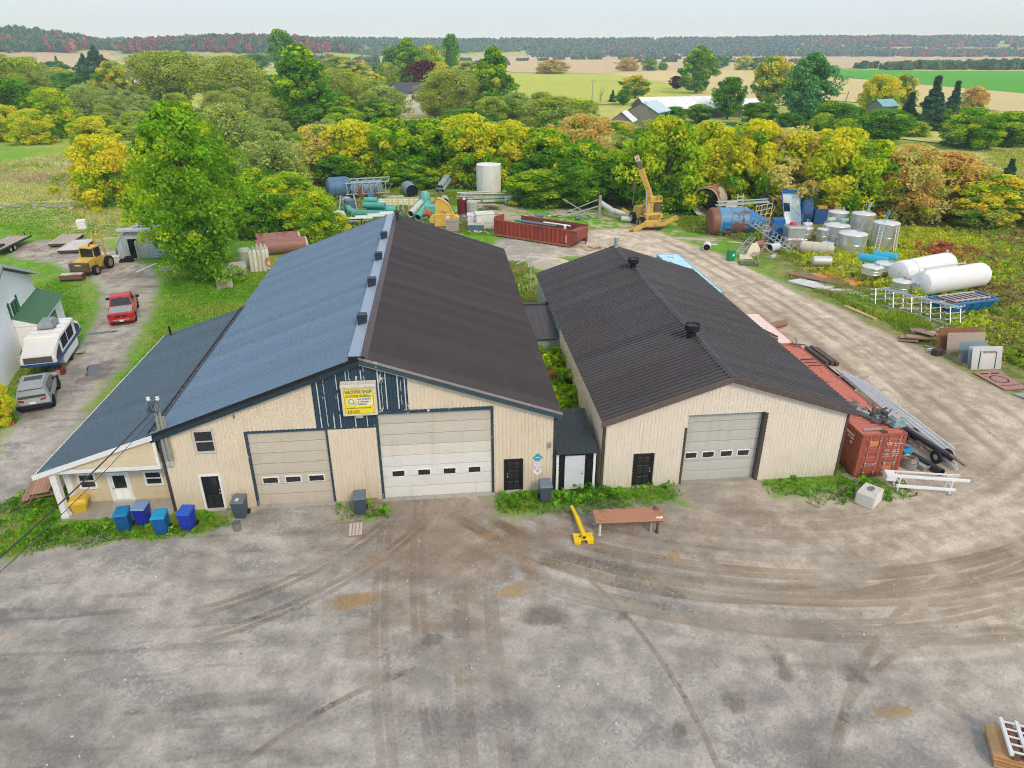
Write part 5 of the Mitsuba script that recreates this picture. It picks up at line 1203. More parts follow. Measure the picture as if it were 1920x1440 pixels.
def upright_tank(x, y, r, h, label, legs=0, dome=.22, col=STEEL, fittings=(), lad=None, band=None):
    t = thing('steel_tank', label, 'tank', x, y, 0)
    z0 = legs
    put(t, 'shell', MB().lathe([(r * .55, z0 - .06 * (legs > 0)), (r, z0 + .06), (r, z0 + h)], n=36), 'metal', col)
    for zz in (z0 + .12, z0 + h * .5, z0 + h - .03):
        put(t, 'weld_band', MB().lathe([(r, zz - .03), (r + .018, zz), (r, zz + .03)], n=36), 'metal', tuple(c * .9 for c in col))
    put(t, 'dome', MB().lathe([(r + .02, z0 + h - .02), (r * .98, z0 + h + .02), (r * .6, z0 + h + dome * .72), (r * .2, z0 + h + dome), (0, z0 + h + dome)], n=36), 'zinc', PALE)
    put(t, 'manhole', MB().cyl((r * .35, -.2 * r, z0 + h + dome * .55), (r * .35, -.2 * r, z0 + h + dome + .14), r * .2, n=16), 'metal', (.55, .57, .6))
    if legs:
        for k in range(4):
            a = PI / 4 + k * PI / 2
            put(t, 'leg', MB().cyl((r * .92 * math.cos(a), r * .92 * math.sin(a), 0), (r * .92 * math.cos(a), r * .92 * math.sin(a), z0 + .15), .04, n=8), 'zinc', (.6, .62, .63))
    for kind, fx, fy, c in fittings:
        zt = z0 + h + dome * .6
        if kind == 'agitator':
            put(t, 'agitator', MB().cyl((fx, fy, zt), (fx + .12, fy, zt + .5), .14, n=12).cyl((fx + .12, fy, zt + .5), (fx + .2, fy, zt + .95), .19, n=12).cyl((fx + .2, fy, zt + .95), (fx + .22, fy, zt + 1.05), .1, n=10), 'paint', c)
        elif kind == 'motor':
            put(t, 'motor', MB().cyl((fx - .45, fy, zt + .3), (fx + .45, fy, zt + .36), .2, n=14).cyl((fx, fy, zt), (fx, fy, zt + .2), .1, n=10), 'paint', c)
        elif kind == 'valve':
            put(t, 'valve', MB().cyl((fx, fy, zt - .1), (fx, fy, zt + .3), .06, n=8).torus((fx, fy, zt + .3), .14, .03, (.3, .2, 1), 14, 6), 'zinc', c)
        elif kind == 'pipe':
            put(t, 'vent_pipe', MB().tube([(fx, fy, zt - .1), (fx, fy, zt + .7), (fx + .25, fy, zt + .8)], .04), 'zinc', c)
    return t


AQUA = (.22, .42, .40)
upright_tank(45.0, 72.7, 1.5, 2.1, 'wide stainless steel tank nearest the road with a light blue reflection on its side', .12, .3, fittings=(('valve', -.4, .3, (.5, .5, .5)), ('pipe', .9, .2, (.6, .6, .6))))
upright_tank(49.6, 74.1, 1.38, 2.95, 'tall stainless steel tank on the right with two ladders leaning on it', .05, .22, fittings=(('agitator', .35, .9, (.09, .24, .28)), ('valve', -.5, -.3, (.5, .5, .5))))
upright_tank(49.2, 78.2, 1.3, 3.1, 'tall stainless steel tank behind the one with the ladders', .05, .2, fittings=(('agitator', .7, .5, AQUA), ('pipe', .3, .8, (.6, .6, .6))))
upright_tank(47.3, 80.3, 1.15, 2.9, 'stainless steel tank with valves on its top farthest back in the cluster', .05, .2, fittings=(('valve', .2, .2, (.55, .45, .42)), ('pipe', -.2, .3, (.6, .6, .6)), ('valve', .6, .1, (.6, .6, .62))))
upright_tank(45.5, 77.0, 1.4, 2.0, 'stainless steel tank with a pale green motor lying on its lid', .15, .22, fittings=(('motor', .9, .3, AQUA), ('motor', -.3, 1.0, (.40, .52, .46))))
upright_tank(42.5, 78.4, .85, 1.35, 'small stainless steel vat cluttered with fittings beside the stacked boxes', .25, .12, fittings=(('valve', .2, .1, (.12, .14, .2)), ('valve', -.3, .2, (.5, .5, .5)), ('motor', .1, -.2, (.6, .6, .62))))
upright_tank(43.9, 77.0, .66, 1.55, 'slim stainless steel tank with a cone bottom beside the small vat', .2, .1, fittings=(('pipe', 0, .1, (.5, .5, .5)),))
upright_tank(43.6, 80.2, .5, 1.6, 'thin stainless steel column tank behind the small vats', .1, .1, fittings=(('valve', 0, .1, (.6, .55, .52)),))
upright_tank(43.4, 74.6, .68, .5, 'low round stainless steel bowl in the weeds in front of the tanks', .25, .16, PALE, fittings=(('valve', .1, .1, (.3, .3, .3)),))
upright_tank(41.05, 62.0, .95, .72, 'squat stainless steel tank on thin legs left of its twin', .95, .14, PALE)
upright_tank(43.0, 62.9, .95, .72, 'squat stainless steel tank on thin legs right of its twin', .95, .14, PALE)
upright_tank(41.9, 58.5, .82, 1.15, 'small stainless steel tank in front of the long white tanks', .12, .2, fittings=(('valve', .1, -.1, (.4, .42, .42)), ('pipe', -.3, .2, (.45, .48, .48))))


def lying_tank(p0, p1, r, label, col, m='zinc', rings=0, saddle=True, endcol=None):
    t = thing('lying_tank', label, 'tank')
    p0, p1 = np.array(p0, float), np.array(p1, float)
    d = (p1 - p0) / np.linalg.norm(p1 - p0); L = np.linalg.norm(p1 - p0)
    put(t, 'shell', MB().lathe([(r, 0), (r, L)], p0, d, 36), m, col)
    for o, s in ((p0, -1), (p1, 1)):
        put(t, 'end_cap', MB().lathe([(r, 0), (r * .93, r * .16), (r * .7, r * .3), (r * .35, r * .38), (0, r * .4)], o, d * s, 32), m, endcol or col)
    for k in range(rings):
        put(t, 'ring', MB().torus(p0 + d * L * (k + .5) / rings, r, .045, d, 30, 6), m, tuple(c * .85 for c in col))
    if saddle:
        for k in (.15, .85):
            o = p0 + d * L * k
            put(t, 'saddle', MB().bar((o[0] - .5 * r, o[1], 0), (o[0] + .5 * r, o[1], 0.02), .2, 2 * (o[2] - r * .8)), 'rusty', (.2, .2, .2), False)
    return t, p0, d, L


t, p, d, L = lying_tank((43.2, 60.9, 1.25), (49.6, 63.4, 1.25), 1.15, 'large white horizontal tank lying behind the longer one', (.80, .81, .83), 'paint')
put(t, 'nozzle', MB().cyl(p + d * (L - .3) + [0, 0, 1.1], p + d * (L - .3) + [0, 0, 1.45], .12, n=10).cyl(p + d * L + [0, 0, .9], p + d * (L + .5) + [0, 0, 1.1], .05, n=8), 'zinc', (.6, .6, .6))
put(t, 'strap', MB().torus(p + d * 1.2, 1.16, .025, d, 36, 6), 'zinc', (.45, .47, .5))
t, p, d, L = lying_tank((43.3, 57.6, 1.25), (50.6, 59.9, 1.2), 1.12, 'longest white horizontal tank with a pipe along its top', (.81, .82, .84), 'paint')
put(t, 'top_pipe', MB().tube([p + [-.6, 0, .6], p + [0, 0, 1.25], p + d * .3 + [0, .5, 1.2], p + d * 5.6 + [0, .5, 1.2]], .06).cyl(p + d * 5.6 + [0, .5, 1.1], p + d * 5.6 + [0, .5, 1.4], .08, n=8), 'zinc', (.6, .62, .64))
put(t, 'nozzle', MB().cyl(p - d * .9, p - d * .3, .14, n=12).cyl(p + d * (L + .3), p + d * (L + 1.0), .07, n=8), 'zinc', (.45, .47, .5))
put(t, 'end_hoop', MB().torus(p - d * .2, .75, .02, d, 28, 6).torus(p - d * .32, .5, .02, d, 24, 6), 'zinc', (.55, .57, .6))
lying_tank((39.7, 73.3, .7), (42.2, 71.6, .7), .68, 'cream ribbed plastic tank lying in the weeds', (.60, .58, .50), 'siding', 4, False)
lying_tank((38.1, 67.5, .75), (39.6, 67.0, .8), .52, 'small egg shaped white tank on a stand beside the road', (.68, .69, .68), 'zinc', 0, True)
for k, (a, b, lab) in enumerate((((43.9, 68.9, .5), (45.6, 66.9, .5), 'bright sky blue plastic drum lying in front of the ladders'), ((46.0, 69.7, .5), (47.7, 68.4, .45), 'bright sky blue plastic drum half sunk behind the first'))):
    lying_tank(a, b, .58, lab, (.03, .40, .62), 'paint', 0, False)
for k, (x0, y0, x1, y1, h) in enumerate(((47.0, 71.0, 48.3, 72.9, 2.9), (49.4, 71.4, 50.2, 72.9, 2.95))):
    ld = thing('ladder', ('wide pale metal ladder leaning on the tall steel tank', 'narrow pale metal ladder leaning right of the wide one')[k], 'ladder')
    w = .24 - .1 * k
    for s in (-w, w):
        put(ld, 'rail', MB().bar((x0 + s, y0, 0), (x1 + s, y1, h), .06), 'zinc', (.70, .70, .68), False)
    for j in range(9):
        f = (j + .6) / 9.6
        c = np.array([x0 + (x1 - x0) * f, y0 + (y1 - y0) * f, h * f])
        put(ld, 'rung', MB().bar(c - [w, 0, 0], c + [w, 0, 0], .045), 'zinc', (.7, .7, .68), False)
for k, (z, w, lab) in enumerate(((0, 1.05, 'lower square steel box of the pair stacked beside the vats'), (1.3, .95, 'upper square steel box of the pair stacked beside the vats'))):
    bx_ = thing('steel_box', lab, 'steel box', 39.7, 75.6, z, -.12)
    put(bx_, 'body', MB().hull([(sx * a, sy * a, zz) for sx in (-1, 1) for sy in (-1, 1) for a, zz in ((w * .92, 0), (w, .15), (w, 1.1), (w * .8, 1.27))]), 'metal', (.60, .62, .64), False)
    put(bx_, 'rim', MB().cb(-w - .04, w + .04, -w - .04, w + .04, 1.05, 1.13, .01), 'metal', (.66, .68, .7), False)
solo('red_cover', 'small red cover on the top of the stacked steel boxes', 'cover', MB().lathe([(.4, 0), (.3, .2), (0, .28)], n=14), 'paint', (.55, .02, .06), x=39.6, y=76.0, z=2.6)
solo('grey_cylinder', 'grey steel cylinder with a pale cap left of the stacked boxes', 'cylinder', MB().lathe([(.5, 0), (.5, 1.3), (.3, 1.4), (.3, 1.9), (0, 1.95)], n=20), 'metal', (.5, .53, .56), x=37.8, y=78.6, z=0)

# blue hopper silo lying on its side
hp = thing('hopper_silo', 'large blue and rust hopper silo lying on its side with its cone to the right', 'silo', 32.5, 82.9, 1.55, -.06)
HB = (.12, .28, .46)
put(hp, 'shell', MB().lathe([(1.62, .9), (1.64, .95), (1.64, 4.4), (1.62, 4.45)], axis=(1, 0, 0), n=40), 'peeling', HB)
put(hp, 'rusty_end', MB().lathe([(0, -.2), (1.0, -.15), (1.5, -.05), (1.64, .12), (1.64, .9)], axis=(1, 0, 0), n=40), 'rusty', (.24, .10, .07))
put(hp, 'cone', MB().lathe([(1.62, 4.45), (.25, 7.1), (.22, 7.3), (0, 7.3)], axis=(1, 0, 0), n=40), 'paint', (.035, .20, .46))
for x in (.9, 2.3, 4.45):
    put(hp, 'ring_seam', MB().torus((x, 0, 0), 1.64, .04, (1, 0, 0), 40, 6), 'rusty', (.10, .20, .34))
put(hp, 'hatch', MB().cb(1.2, 2.2, -1.72, -1.45, -.55, .25, .03), 'paint', (.03, .17, .42), False)
for k in range(3):
    put(hp, 'stiffener', MB().bar((2.9 + .5 * k, -1.2, 1.1), (2.9 + .5 * k, -1.62, -.3), .06), 'rusty', (.2, .25, .3), False)
solo('steel_mast', 'long white lattice mast lying across the blue hopper', 'mast', MB().bar((33.6, 83.4, 3.3), (41.0, 85.6, 3.2), .14).bar((33.4, 83.9, 3.3), (41.0, 86.2, 3.2), .14).bar((33.4, 83.6, 3.75), (40.9, 85.9, 3.5), .12), 'zinc', (.66, .67, .68), False)
bc = thing('big_steel_pipe', 'very wide rusty steel pipe with a pale inside lying open end towards the yard', 'pipe', 35.2, 92.3, 1.95, -.25)
put(bc, 'outer_skin', MB().lathe([(1.9, 0), (1.9, 3.6)], axis=(.42, .9, 0), n=36), 'peeling', (.5, .42, .36))
put(bc, 'inner_skin', MB().lathe([(1.84, 0), (1.84, 3.6)], axis=(.42, .9, 0), n=36), 'rusty', (.62, .60, .52))
put(bc, 'rim', MB().torus((0, 0, 0), 1.87, .06, (.42, .9, 0), 36, 6), 'rusty', (.5, .42, .36))
put(bc, 'rear_plate', MB().lathe([(1.84, 3.55), (0, 3.56)], axis=(.42, .9, 0), n=36), 'matte', (.05, .05, .045))
for k in range(4):
    a = k * PI / 4 + .2
    put(bc, 'spoke', MB().bar((.4 + 1.7 * math.cos(a) * .9, .85 - 1.7 * math.cos(a) * .42, 1.7 * math.sin(a)), (.4 - 1.7 * math.cos(a) * .9, .85 + 1.7 * math.cos(a) * .42, -1.7 * math.sin(a)), .05), 'rusty', (.2, .12, .09), False)
wg = thing('white_guard_rail', 'white steel platform with a ladder rail beside the wide rusty pipe', 'platform', 38.3, 90.4, 0, .1)
put(wg, 'panel', MB().cb(-.9, .6, -.1, .1, 0, 2.4, .02), 'siding', (.68, .68, .66), False)
for x in (.6, 1.4):
    put(wg, 'rail', MB().bar((x, 0, 0), (x, 0, 3.3), .08), 'paint', (.75, .75, .74), False)
for k in range(5):
    put(wg, 'rung', MB().bar((.6, 0, 1.2 + k * .45), (1.4, 0, 1.2 + k * .45), .06), 'paint', (.75, .75, .74), False)
BLUE = (.012, .14, .46)
for k, (x, y, w, h, dp, lab) in enumerate(((44.3, 92.8, 2.9, 2.5, 1.5, 'bright blue open steel bin under the yellow trees left of the square funnel'), (38.6, 92.6, 1.7, 1.6, 1.2, 'small blue steel box behind the hopper silo'))):
    b_ = thing('blue_bin', lab, 'bin', x, y, 0, -.08)
    put(b_, 'body', MB().hull([(sx * a, yy, z) for sx in (-1, 1) for a, yy, z in ((w * .46, -dp / 2, .15), (w * .46, dp / 2, .15), (w / 2, -dp * .6, h), (w / 2, dp / 2, h))]), 'rusty', BLUE, False)
    put(b_, 'rim', MB().bx(-w / 2 - .05, w / 2 + .05, -dp * .64, -dp * .56, h - .06, h + .06).bx(-w / 2 - .05, w / 2 + .05, dp * .46, dp * .54, h - .06, h + .06), 'paint', BLUE, False)
    for j in range(4):
        put(b_, 'rib', MB().bar((-w * .4 + j * w * .27, -dp * .53, .3), (-w * .42 + j * w * .28, -dp * .63, h - .1), .1), 'paint', (.010, .11, .38), False)
fu = thing('square_funnel', 'big square funnel hood with a white inside and blue edges standing among the tanks', 'funnel', 45.0, 87.6, 0, .03)
o_ = [(-1.2, -1.3, .1), (1.35, -1.1, .1), (1.5, 1.3, 3.7), (-1.05, 1.0, 3.9)]
n_ = [(-.45, .9, 1.3), (.50, .95, 1.3), (.55, 1.6, 2.3), (-.40, 1.55, 2.3)]
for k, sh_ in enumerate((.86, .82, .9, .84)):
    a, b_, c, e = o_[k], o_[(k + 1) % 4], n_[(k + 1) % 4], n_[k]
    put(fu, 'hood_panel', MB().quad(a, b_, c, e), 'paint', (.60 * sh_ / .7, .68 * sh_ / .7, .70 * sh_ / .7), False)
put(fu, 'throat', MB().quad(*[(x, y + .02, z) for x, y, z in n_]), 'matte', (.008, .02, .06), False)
put(fu, 'blue_edge', MB().bar(o_[3], o_[2], .14, .45).bar(o_[0], o_[3], .1).bar(o_[1], o_[2], .1), 'paint', BLUE, False)
put(fu, 'brace', MB().bar((-.95, .6, 3.0), (1.1, -.6, 1.0), .06).bar((1.3, .9, 3.2), (-.2, -.2, 1.4), .06), 'zinc', (.5, .6, .5), False)
for k, (x, y, z, R_, w, rz, lab) in enumerate(((46.7, 86.6, 0, 1.55, .95, 1.25, 'large dark blue fan casing standing right of the square funnel'), (38.7, 77.5, 0, .95, .7, .2, 'blue snail shaped fan casing with a dark inlet lying beside the steel boxes'))):
    fn = thing('fan_casing', lab, 'fan', x, y, z, rz)
    pts = [(R_ * (1 + .12 * a / 6) * math.cos(a), R_ + R_ * (1 + .12 * a / 6) * math.sin(a)) for a in np.linspace(.6, 5.6, 30)] + [(R_ * 1.25, .2), (R_ * 1.25, R_ * .8)]
    put(fn, 'scroll', MB().front(pts, -w / 2, w / 2), 'rusty', (.012, .085, .26), False)
    put(fn, 'inlet_ring', MB().torus((0, -w / 2 - .02, R_), R_ * .45, .07, (0, 1, 0), 24, 6), 'paint', (.03, .16, .40))
    put(fn, 'inlet', MB().cyl((0, -w / 2 - .012, R_), (0, -w / 2 + .02, R_), R_ * .42, n=20), 'matte', (.015, .015, .02))
    for j in range(6):
        a = .8 + j * .75
        put(fn, 'band', MB().bar((R_ * 1.1 * math.cos(a), -w / 2, R_ + R_ * 1.1 * math.sin(a)), (R_ * 1.1 * math.cos(a), w / 2, R_ + R_ * 1.1 * math.sin(a)), .06), 'rusty', (.25, .18, .16), False)
fb2 = thing('drive_unit', 'blue and rust coloured machine base with a yellow cap beside the fan casing', 'machine', 49.2, 87.2, 0, -.1)
put(fb2, 'base', MB().cb(-1.3, 1.0, -.7, .7, 0, 1.9, .05), 'rusty', (.02, .10, .30), False)
put(fb2, 'side_plate', MB().cb(1.0, 1.25, -.8, .8, .1, 2.5, .03), 'rusty', (.36, .14, .08), False)
put(fb2, 'cap', MB().cb(-.9, .3, -.5, .5, 1.9, 2.25, .04), 'rusty', (.55, .35, .08), False)
yl = thing('yellow_lattice', 'yellow steel lattice frame leaning behind the hopper cone', 'frame', 40.2, 85.0, 0, .1)
for z in (1.0, 1.6, 2.2, 2.8):
    put(yl, 'bar', MB().bar((-1.2, 0, z), (1.2, .2, z + .3), .08), 'paint', (.68, .55, .14), False)
for x in (-1.2, -.5, .2, .9):
    put(yl, 'upright', MB().bar((x, 0, .2), (x + .2, .1, 3.0), .09).bar((x, .1, 1.0), (x + .6, .1, 2.7), .06), 'paint', (.68, .55, .14), False)
solo('blue_hopper', 'small blue angular chute in front of the yellow lattice', 'chute', MB().hull([(-1.0, -.6, 0), (1.0, -.6, 0), (1.0, .6, 0), (-1.0, .6, 0), (-.7, -.3, 1.5), (.9, -.3, 1.5), (.9, .4, 1.7), (-.5, .4, 1.7)]), 'rusty', (.012, .13, .40), False, x=41.3, y=83.2, z=0, rz=.2)
# lattice ladders in a heap
for k, (p, q, w, z0, z1, col, lab) in enumerate((((32.0, 72.6), (37.3, 80.2), .7, .15, .5, (.62, .60, .58), 'long white lattice ladder lying flat nearest the road in the heap'), ((37.0, 81.0), (38.4, 72.0), .8, 1.6, .3, (.74, .75, .75), 'white caged ladder lying across the lattice heap'), ((33.6, 71.5), (38.1, 78.5), .7, .3, .9, (.55, .42, .34), 'rusty pinkish lattice ladder in the middle of the heap'), ((38.5, 82.5), (39.8, 72.6), .7, 1.5, .35, (.60, .38, .22), 'rust orange lattice ladder on the far side of the heap'))):
    lt_ = thing('lattice_ladder', lab, 'ladder')
    p, q = np.array([*p, z0]), np.array([*q, z1]); d = (q - p) / np.linalg.norm(q - p); s = np.cross(d, [0, 0, 1]); s /= np.linalg.norm(s)
    for e in (-1, 1):
        put(lt_, 'rail', MB().bar(p + s * e * w / 2, q + s * e * w / 2, .07), 'zinc', col, False)
    n = int(np.linalg.norm(q - p) / .75)
    for j in range(n):
        o = p + (q - p) * (j + .5) / n
        put(lt_, 'rung', MB().bar(o - s * w / 2, o + s * w / 2 + d * .15, .055), 'zinc', col, False)
        if k in (1, 3):
            put(lt_, 'hoop', MB().tube([o - s * w / 2, o - s * w * .4 + [0, 0, .6], o + [0, 0, .85], o + s * w * .4 + [0, 0, .6], o + s * w / 2], .03, 5), 'zinc', col)
gb_ = thing('green_box', 'bright green box with a white label on the roadside', 'box', 30.7, 71.1, 0, .1)
put(gb_, 'body', MB().cb(-.36, .36, -.3, .3, 0, 1.15, .03), 'paint', (.01, .26, .09), False)
put(gb_, 'label', MB().bx(.02, .26, -.308, -.29, .55, .8), 'paint', (.65, .75, .68), False)
for k, (a, b_, r, c, lab) in enumerate((((29.4, 74.9, .45), (29.9, 76.1, .45), .42, (.72, .73, .75), 'short white pipe with a dark end lying by the roadside'), ((36.3, 74.0, .45), (37.6, 74.6, .45), .45, (.62, .68, .72), 'short pale blue pipe lying at the foot of the lattice heap'), ((35.2, 75.4, .5), (36.2, 75.8, .5), .4, (.34, .15, .09), 'short rusty pipe next to the pale blue one'))):
    pp = thing('short_pipe', lab, 'pipe')
    put(pp, 'wall', MB().pipe(a, b_, r, .04, 18), 'rusty' if k == 2 else 'siding', c)
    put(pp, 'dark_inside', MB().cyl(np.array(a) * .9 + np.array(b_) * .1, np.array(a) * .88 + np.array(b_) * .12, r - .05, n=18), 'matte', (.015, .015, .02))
solo('cream_sheet', 'crumpled cream plastic sheet leaning on the lattice heap', 'sheet', MB().hull([(-.9, -.4, 0), (.6, -.5, 0), (1.0, .3, .6), (.6, .5, 1.3), (.0, .4, 1.2), (-.5, .3, .4)]), 'siding', (.66, .60, .48), False, x=33.9, y=73.0, z=0)
solo('cream_sheet', 'flat cream board on the ground in front of the crumpled sheet', 'sheet', MB().hull([(-.8, -.4, 0), (.7, -.4, 0), (.8, .4, .1), (-.5, .5, .35)]), 'siding', (.66, .60, .48), False, x=32.7, y=71.9, z=0)
dp = thing('dark_rack', 'dark low steel rack on the ground near the roadside', 'rack', 32.0, 69.4, 0, -.3)
for k in range(4): put(dp, 'bar', MB().bar((-1.0, -.5 + k * .33, .12), (1.0, -.5 + k * .33, .12), .12, .2), 'rusty', (.16, .14, .13), False)
put(dp, 'cross', MB().bar((-.7, -.6, .26), (-.7, .6, .26), .08).bar((.7, -.6, .26), (.7, .6, .26), .08), 'rusty', (.35, .33, .3), False)
for k, (x, y, L_, rz, c, lab) in enumerate(((29.8, 80.3, 4.8, -.35, (.55, .50, .44), 'pale flat planks lying at the road bend'), (30.3, 80.9, 4.2, -.30, (.42, .38, .34), 'greyish plank beside the pale planks at the road bend'), (31.0, 77.8, 1.6, -.1, (.62, .60, .56), 'short white scrap board near the road bend'))):
    solo('scrap_plank', lab, 'plank', MB().cb(-L_ / 2, L_ / 2, -.3, .3, 0, .07, .01), 'siding', c, False, x=x, y=y, z=0, rz=rz)

# sheets, plates and racks along the road
for nm, pts, z, h, m, c, lab in (
        ('white_sheet_stack', [(33.3, 63.1), (34.9, 63.7), (37.3, 61.0), (35.2, 60.0)], .10, .05, 'siding', (.66, .68, .70), 'white sheet metal panels on a low stack at the roadside'),
        ('grey_sheet', [(33.0, 62.8), (34.7, 63.4), (37.9, 60.3), (36.5, 59.2)], .02, .06, 'siding', (.30, .31, .32), 'grey panel at the bottom of the white stack'),
        ('brown_board', [(34.2, 65.0), (35.2, 65.5), (38.7, 61.5), (37.5, 61.0)], .16, .10, 'rusty', (.24, .13, .10), 'long dark brown board lying across the white stack'),
        ('orange_sheet', [(36.6, 65.3), (38.9, 65.6), (41.3, 61.9), (38.6, 61.0)], .05, .05, 'rusty', (.60, .26, .06), 'orange rusted steel sheet lying on the grass'),
        ('crumpled_sheet', [(35.9, 60.2), (38.2, 60.0), (38.9, 56.9), (36.6, 56.4)], .06, .06, 'siding', (.60, .61, .63), 'wrinkled pale sheet on dark timber at the roadside'),
        ('galvanised_sheet', [(36.4, 56.5), (39.0, 56.0), (39.3, 53.0), (37.2, 52.6)], .05, .06, 'zinc', (.45, .48, .50), 'galvanised corrugated sheets lying in the grass edge'),
        ('steel_channel', [(36.0, 56.9), (36.4, 57.0), (37.5, 53.1), (37.1, 53.0)], .10, .10, 'zinc', (.50, .53, .55), 'grey steel channel beside the corrugated sheets'),
        ('wood_beam', [(34.9, 55.6), (35.2, 55.7), (36.0, 52.2), (35.7, 52.1)], .0, .16, 'siding', (.60, .42, .20), 'long yellowish wooden beam lying at the road edge'),
        ('perforated_plate', [(36.6, 41.4), (38.6, 41.5), (38.5, 38.6), (36.8, 38.5)], .05, .05, 'rusty', (.36, .19, .16), 'rusty pink plate with cut-outs lying on the road edge'),
        ('grey_plate', [(36.9, 38.0), (39.6, 38.0), (39.6, 36.2), (37.6, 36.0)], .04, .06, 'zinc', (.40, .42, .45), 'dark grey plate at the right edge of the picture')):
    solo(nm, lab, 'sheet', MB().poly(pts, h).moved(z=z), m, c, False)
sh_ = MB()
for k in range(7):
    a = k * .42
    sh_.poly([(36.0 + a * .85, 60.2 - a), (37.9 + a * .3, 60.1 - a * 1.0), (37.95 + a * .3, 59.8 - a), (36.1 + a * .8, 59.7 - a)], .03, mat(0, 0, .13 + .05 * (k % 2)))
solo('sheet_pile', 'ragged strips of pale sheeting on top of the wrinkled sheet', 'sheeting', sh_, 'siding', (.66, .67, .69), False)
pc_ = MB()
for x, y, r in ((37.6, 40.1, .55),):
    pc_.torus((x, y, .105), r, .05, (0, 0, 1), 24, 4, .2)
pc_.bx(36.9, 37.5, 40.95, 41.1, .1, .112).bx(37.7, 38.3, 40.95, 41.1, .1, .112).bx(36.95, 38.2, 39.1, 39.16, .1, .112)
solo('cut_out', 'dark burned outlines cut in the rusty pink plate', 'cut-out', pc_, 'matte', (.05, .03, .025))
rr = random.Random(5)
for k in range(9):
    x, y = 35.6 + rr.uniform(0, 3.2), 47.2 + rr.uniform(0, 1.9)
    s1, s2 = rr.uniform(.5, 1.1), rr.uniform(.25, .5)
    c = rr.choice([(.30, .17, .13), (.36, .20, .15), (.40, .36, .34), (.26, .16, .13)])
    ww = 'rust brown scrap plate in the pile at the road edge' if c[2] < .2 else 'greyish scrap plate in the rusty pile at the road edge'
    solo('scrap_plate', ww, 'plate', MB().poly([(-s1, -s2), (s1 * .9, -s2 * .8), (s1, s2), (-s1 * .8, s2 * .9)], .03), 'rusty', c, False, x=x, y=y, z=.06 + .05 * k, rz=rr.uniform(-.9, -.2), rx=rr.uniform(-.08, .08), ry=rr.uniform(-.08, .08), group='rusty plates in the pile at the road edge' if c[2] < .2 else 'greyish plates in the pile at the road edge')
for k, (rz, lab) in enumerate(((.25, 'grey weathered plank crossing another beside the leaning plates'), (-1.0, 'brown weathered plank crossed over the grey one'), (.05, 'whitish broken board under the crossed planks'))):
    solo('scrap_plank', lab, 'plank', MB().cb(-.9, .9, -.1, .1, 0, .06, .01), 'siding', ((.45, .43, .41), (.38, .30, .22), (.6, .58, .55))[k], False, x=36.7 + .1 * k, y=45.6, z=.05 * k, rz=rz)
# leaning steel plates
for k, (x0, x1, y, hh, m, c, lab) in enumerate(((36.7, 39.9, 45.3, 1.75, 'rusty', (.24, .10, .05), 'rust brown steel plate at the back of the leaning plates'), (37.0, 39.9, 44.7, 1.6, 'rusty', (.40, .33, .28), 'dull brownish grey plate leaning second from the back'), (36.9, 38.9, 43.2, 1.5, 'zinc', (.22, .33, .40), 'dark bluish steel plate leaning in the middle'), (37.0, 38.6, 42.4, 1.5, 'siding', (.42, .48, .52), 'mid grey plate leaning behind the pale one'), (36.9, 39.1, 41.9, 1.65, 'siding', (.56, .60, .60), 'pale grey plate with framed panels leaning at the front'))):
    th_ = thing('leaning_plate', lab, 'steel plate', (x0 + x1) / 2, y, 0, -.04, rx=-.28)
    w = (x1 - x0) / 2
    put(th_, 'sheet', MB().bx(-w, w, -.02, .02, 0, hh), m, c, False)
    if k == 4:
        put(th_, 'inner_panel', MB().bx(-w * .3, w * .4, -.03, -.01, .05, hh * .72), 'siding', (.62, .64, .66), False)
        put(th_, 'rust_strip', MB().bx(-w * .3, w * .6, -.035, -.018, hh * .70, hh * .80), 'rusty', (.30, .22, .18), False)
        put(th_, 'dark_edge', MB().bar((w * .55, -.03, .05), (w * .62, -.03, hh * .75), .04).bar((-w * .55, -.03, .05), (-w * .45, -.03, hh * .8), .05), 'matte', (.04, .04, .04), False)
for k in range(3):
    solo('narrow_plate', ('leftmost', 'middle', 'rightmost')[k] + ' narrow rusty strip leaning on the bluish plates', 'strip', MB().bx(-.13, .13, -.02, .02, 0, .85 + .1 * k), 'rusty', ((.30, .22, .19), (.16, .08, .05), (.45, .42, .42))[k], False, x=36.75 + .6 * k, y=42.9 - .45 * k, z=0, rx=-.25)
solo('dark_block', 'dark square steel block left of the leaning plates', 'block', MB().cb(-.35, .35, -.25, .25, 0, .5, .03), 'rusty', (.06, .045, .04), False, x=36.2, y=44.7, z=0, rz=.3)
# galvanised ladder racks: standing frames joined by a long beam
a0, a1 = np.array([38.3, 55.9]), np.array([41.6, 50.6])
for k in range(5):
    f = k / 4
    c = a0 + (a1 - a0) * f
    rk = thing('galvanised_rack', ('first', 'second', 'third', 'fourth', 'fifth')[k] + ' galvanised tubular rack frame counted from the far end of the row', 'rack', c[0], c[1], 0, .15, rx=0)
    for x in (-.55, .45):
        put(rk, 'upright', MB().bar((x, -.35, 0), (x + .25, .35, 1.45), .07), 'zinc', (.60, .65, .68), False)
    for j in range(4):
        z = .12 + j * .42
        put(rk, 'cross_tube', MB().bar((-1.0 + z * .17, -.35 + z * .48, z), (.85 + z * .17, -.35 + z * .48, z), .07), 'zinc', (.62, .67, .70), False)
        put(rk, 'end_cup', MB().cyl((-1.0 + z * .17, -.35 + z * .48, z - .02), (-1.0 + z * .17, -.35 + z * .48, z + .12), .055, n=8).cyl((.85 + z * .17, -.35 + z * .48, z - .02), (.85 + z * .17, -.35 + z * .48, z + .12), .055, n=8), 'zinc', (.62, .67, .70))
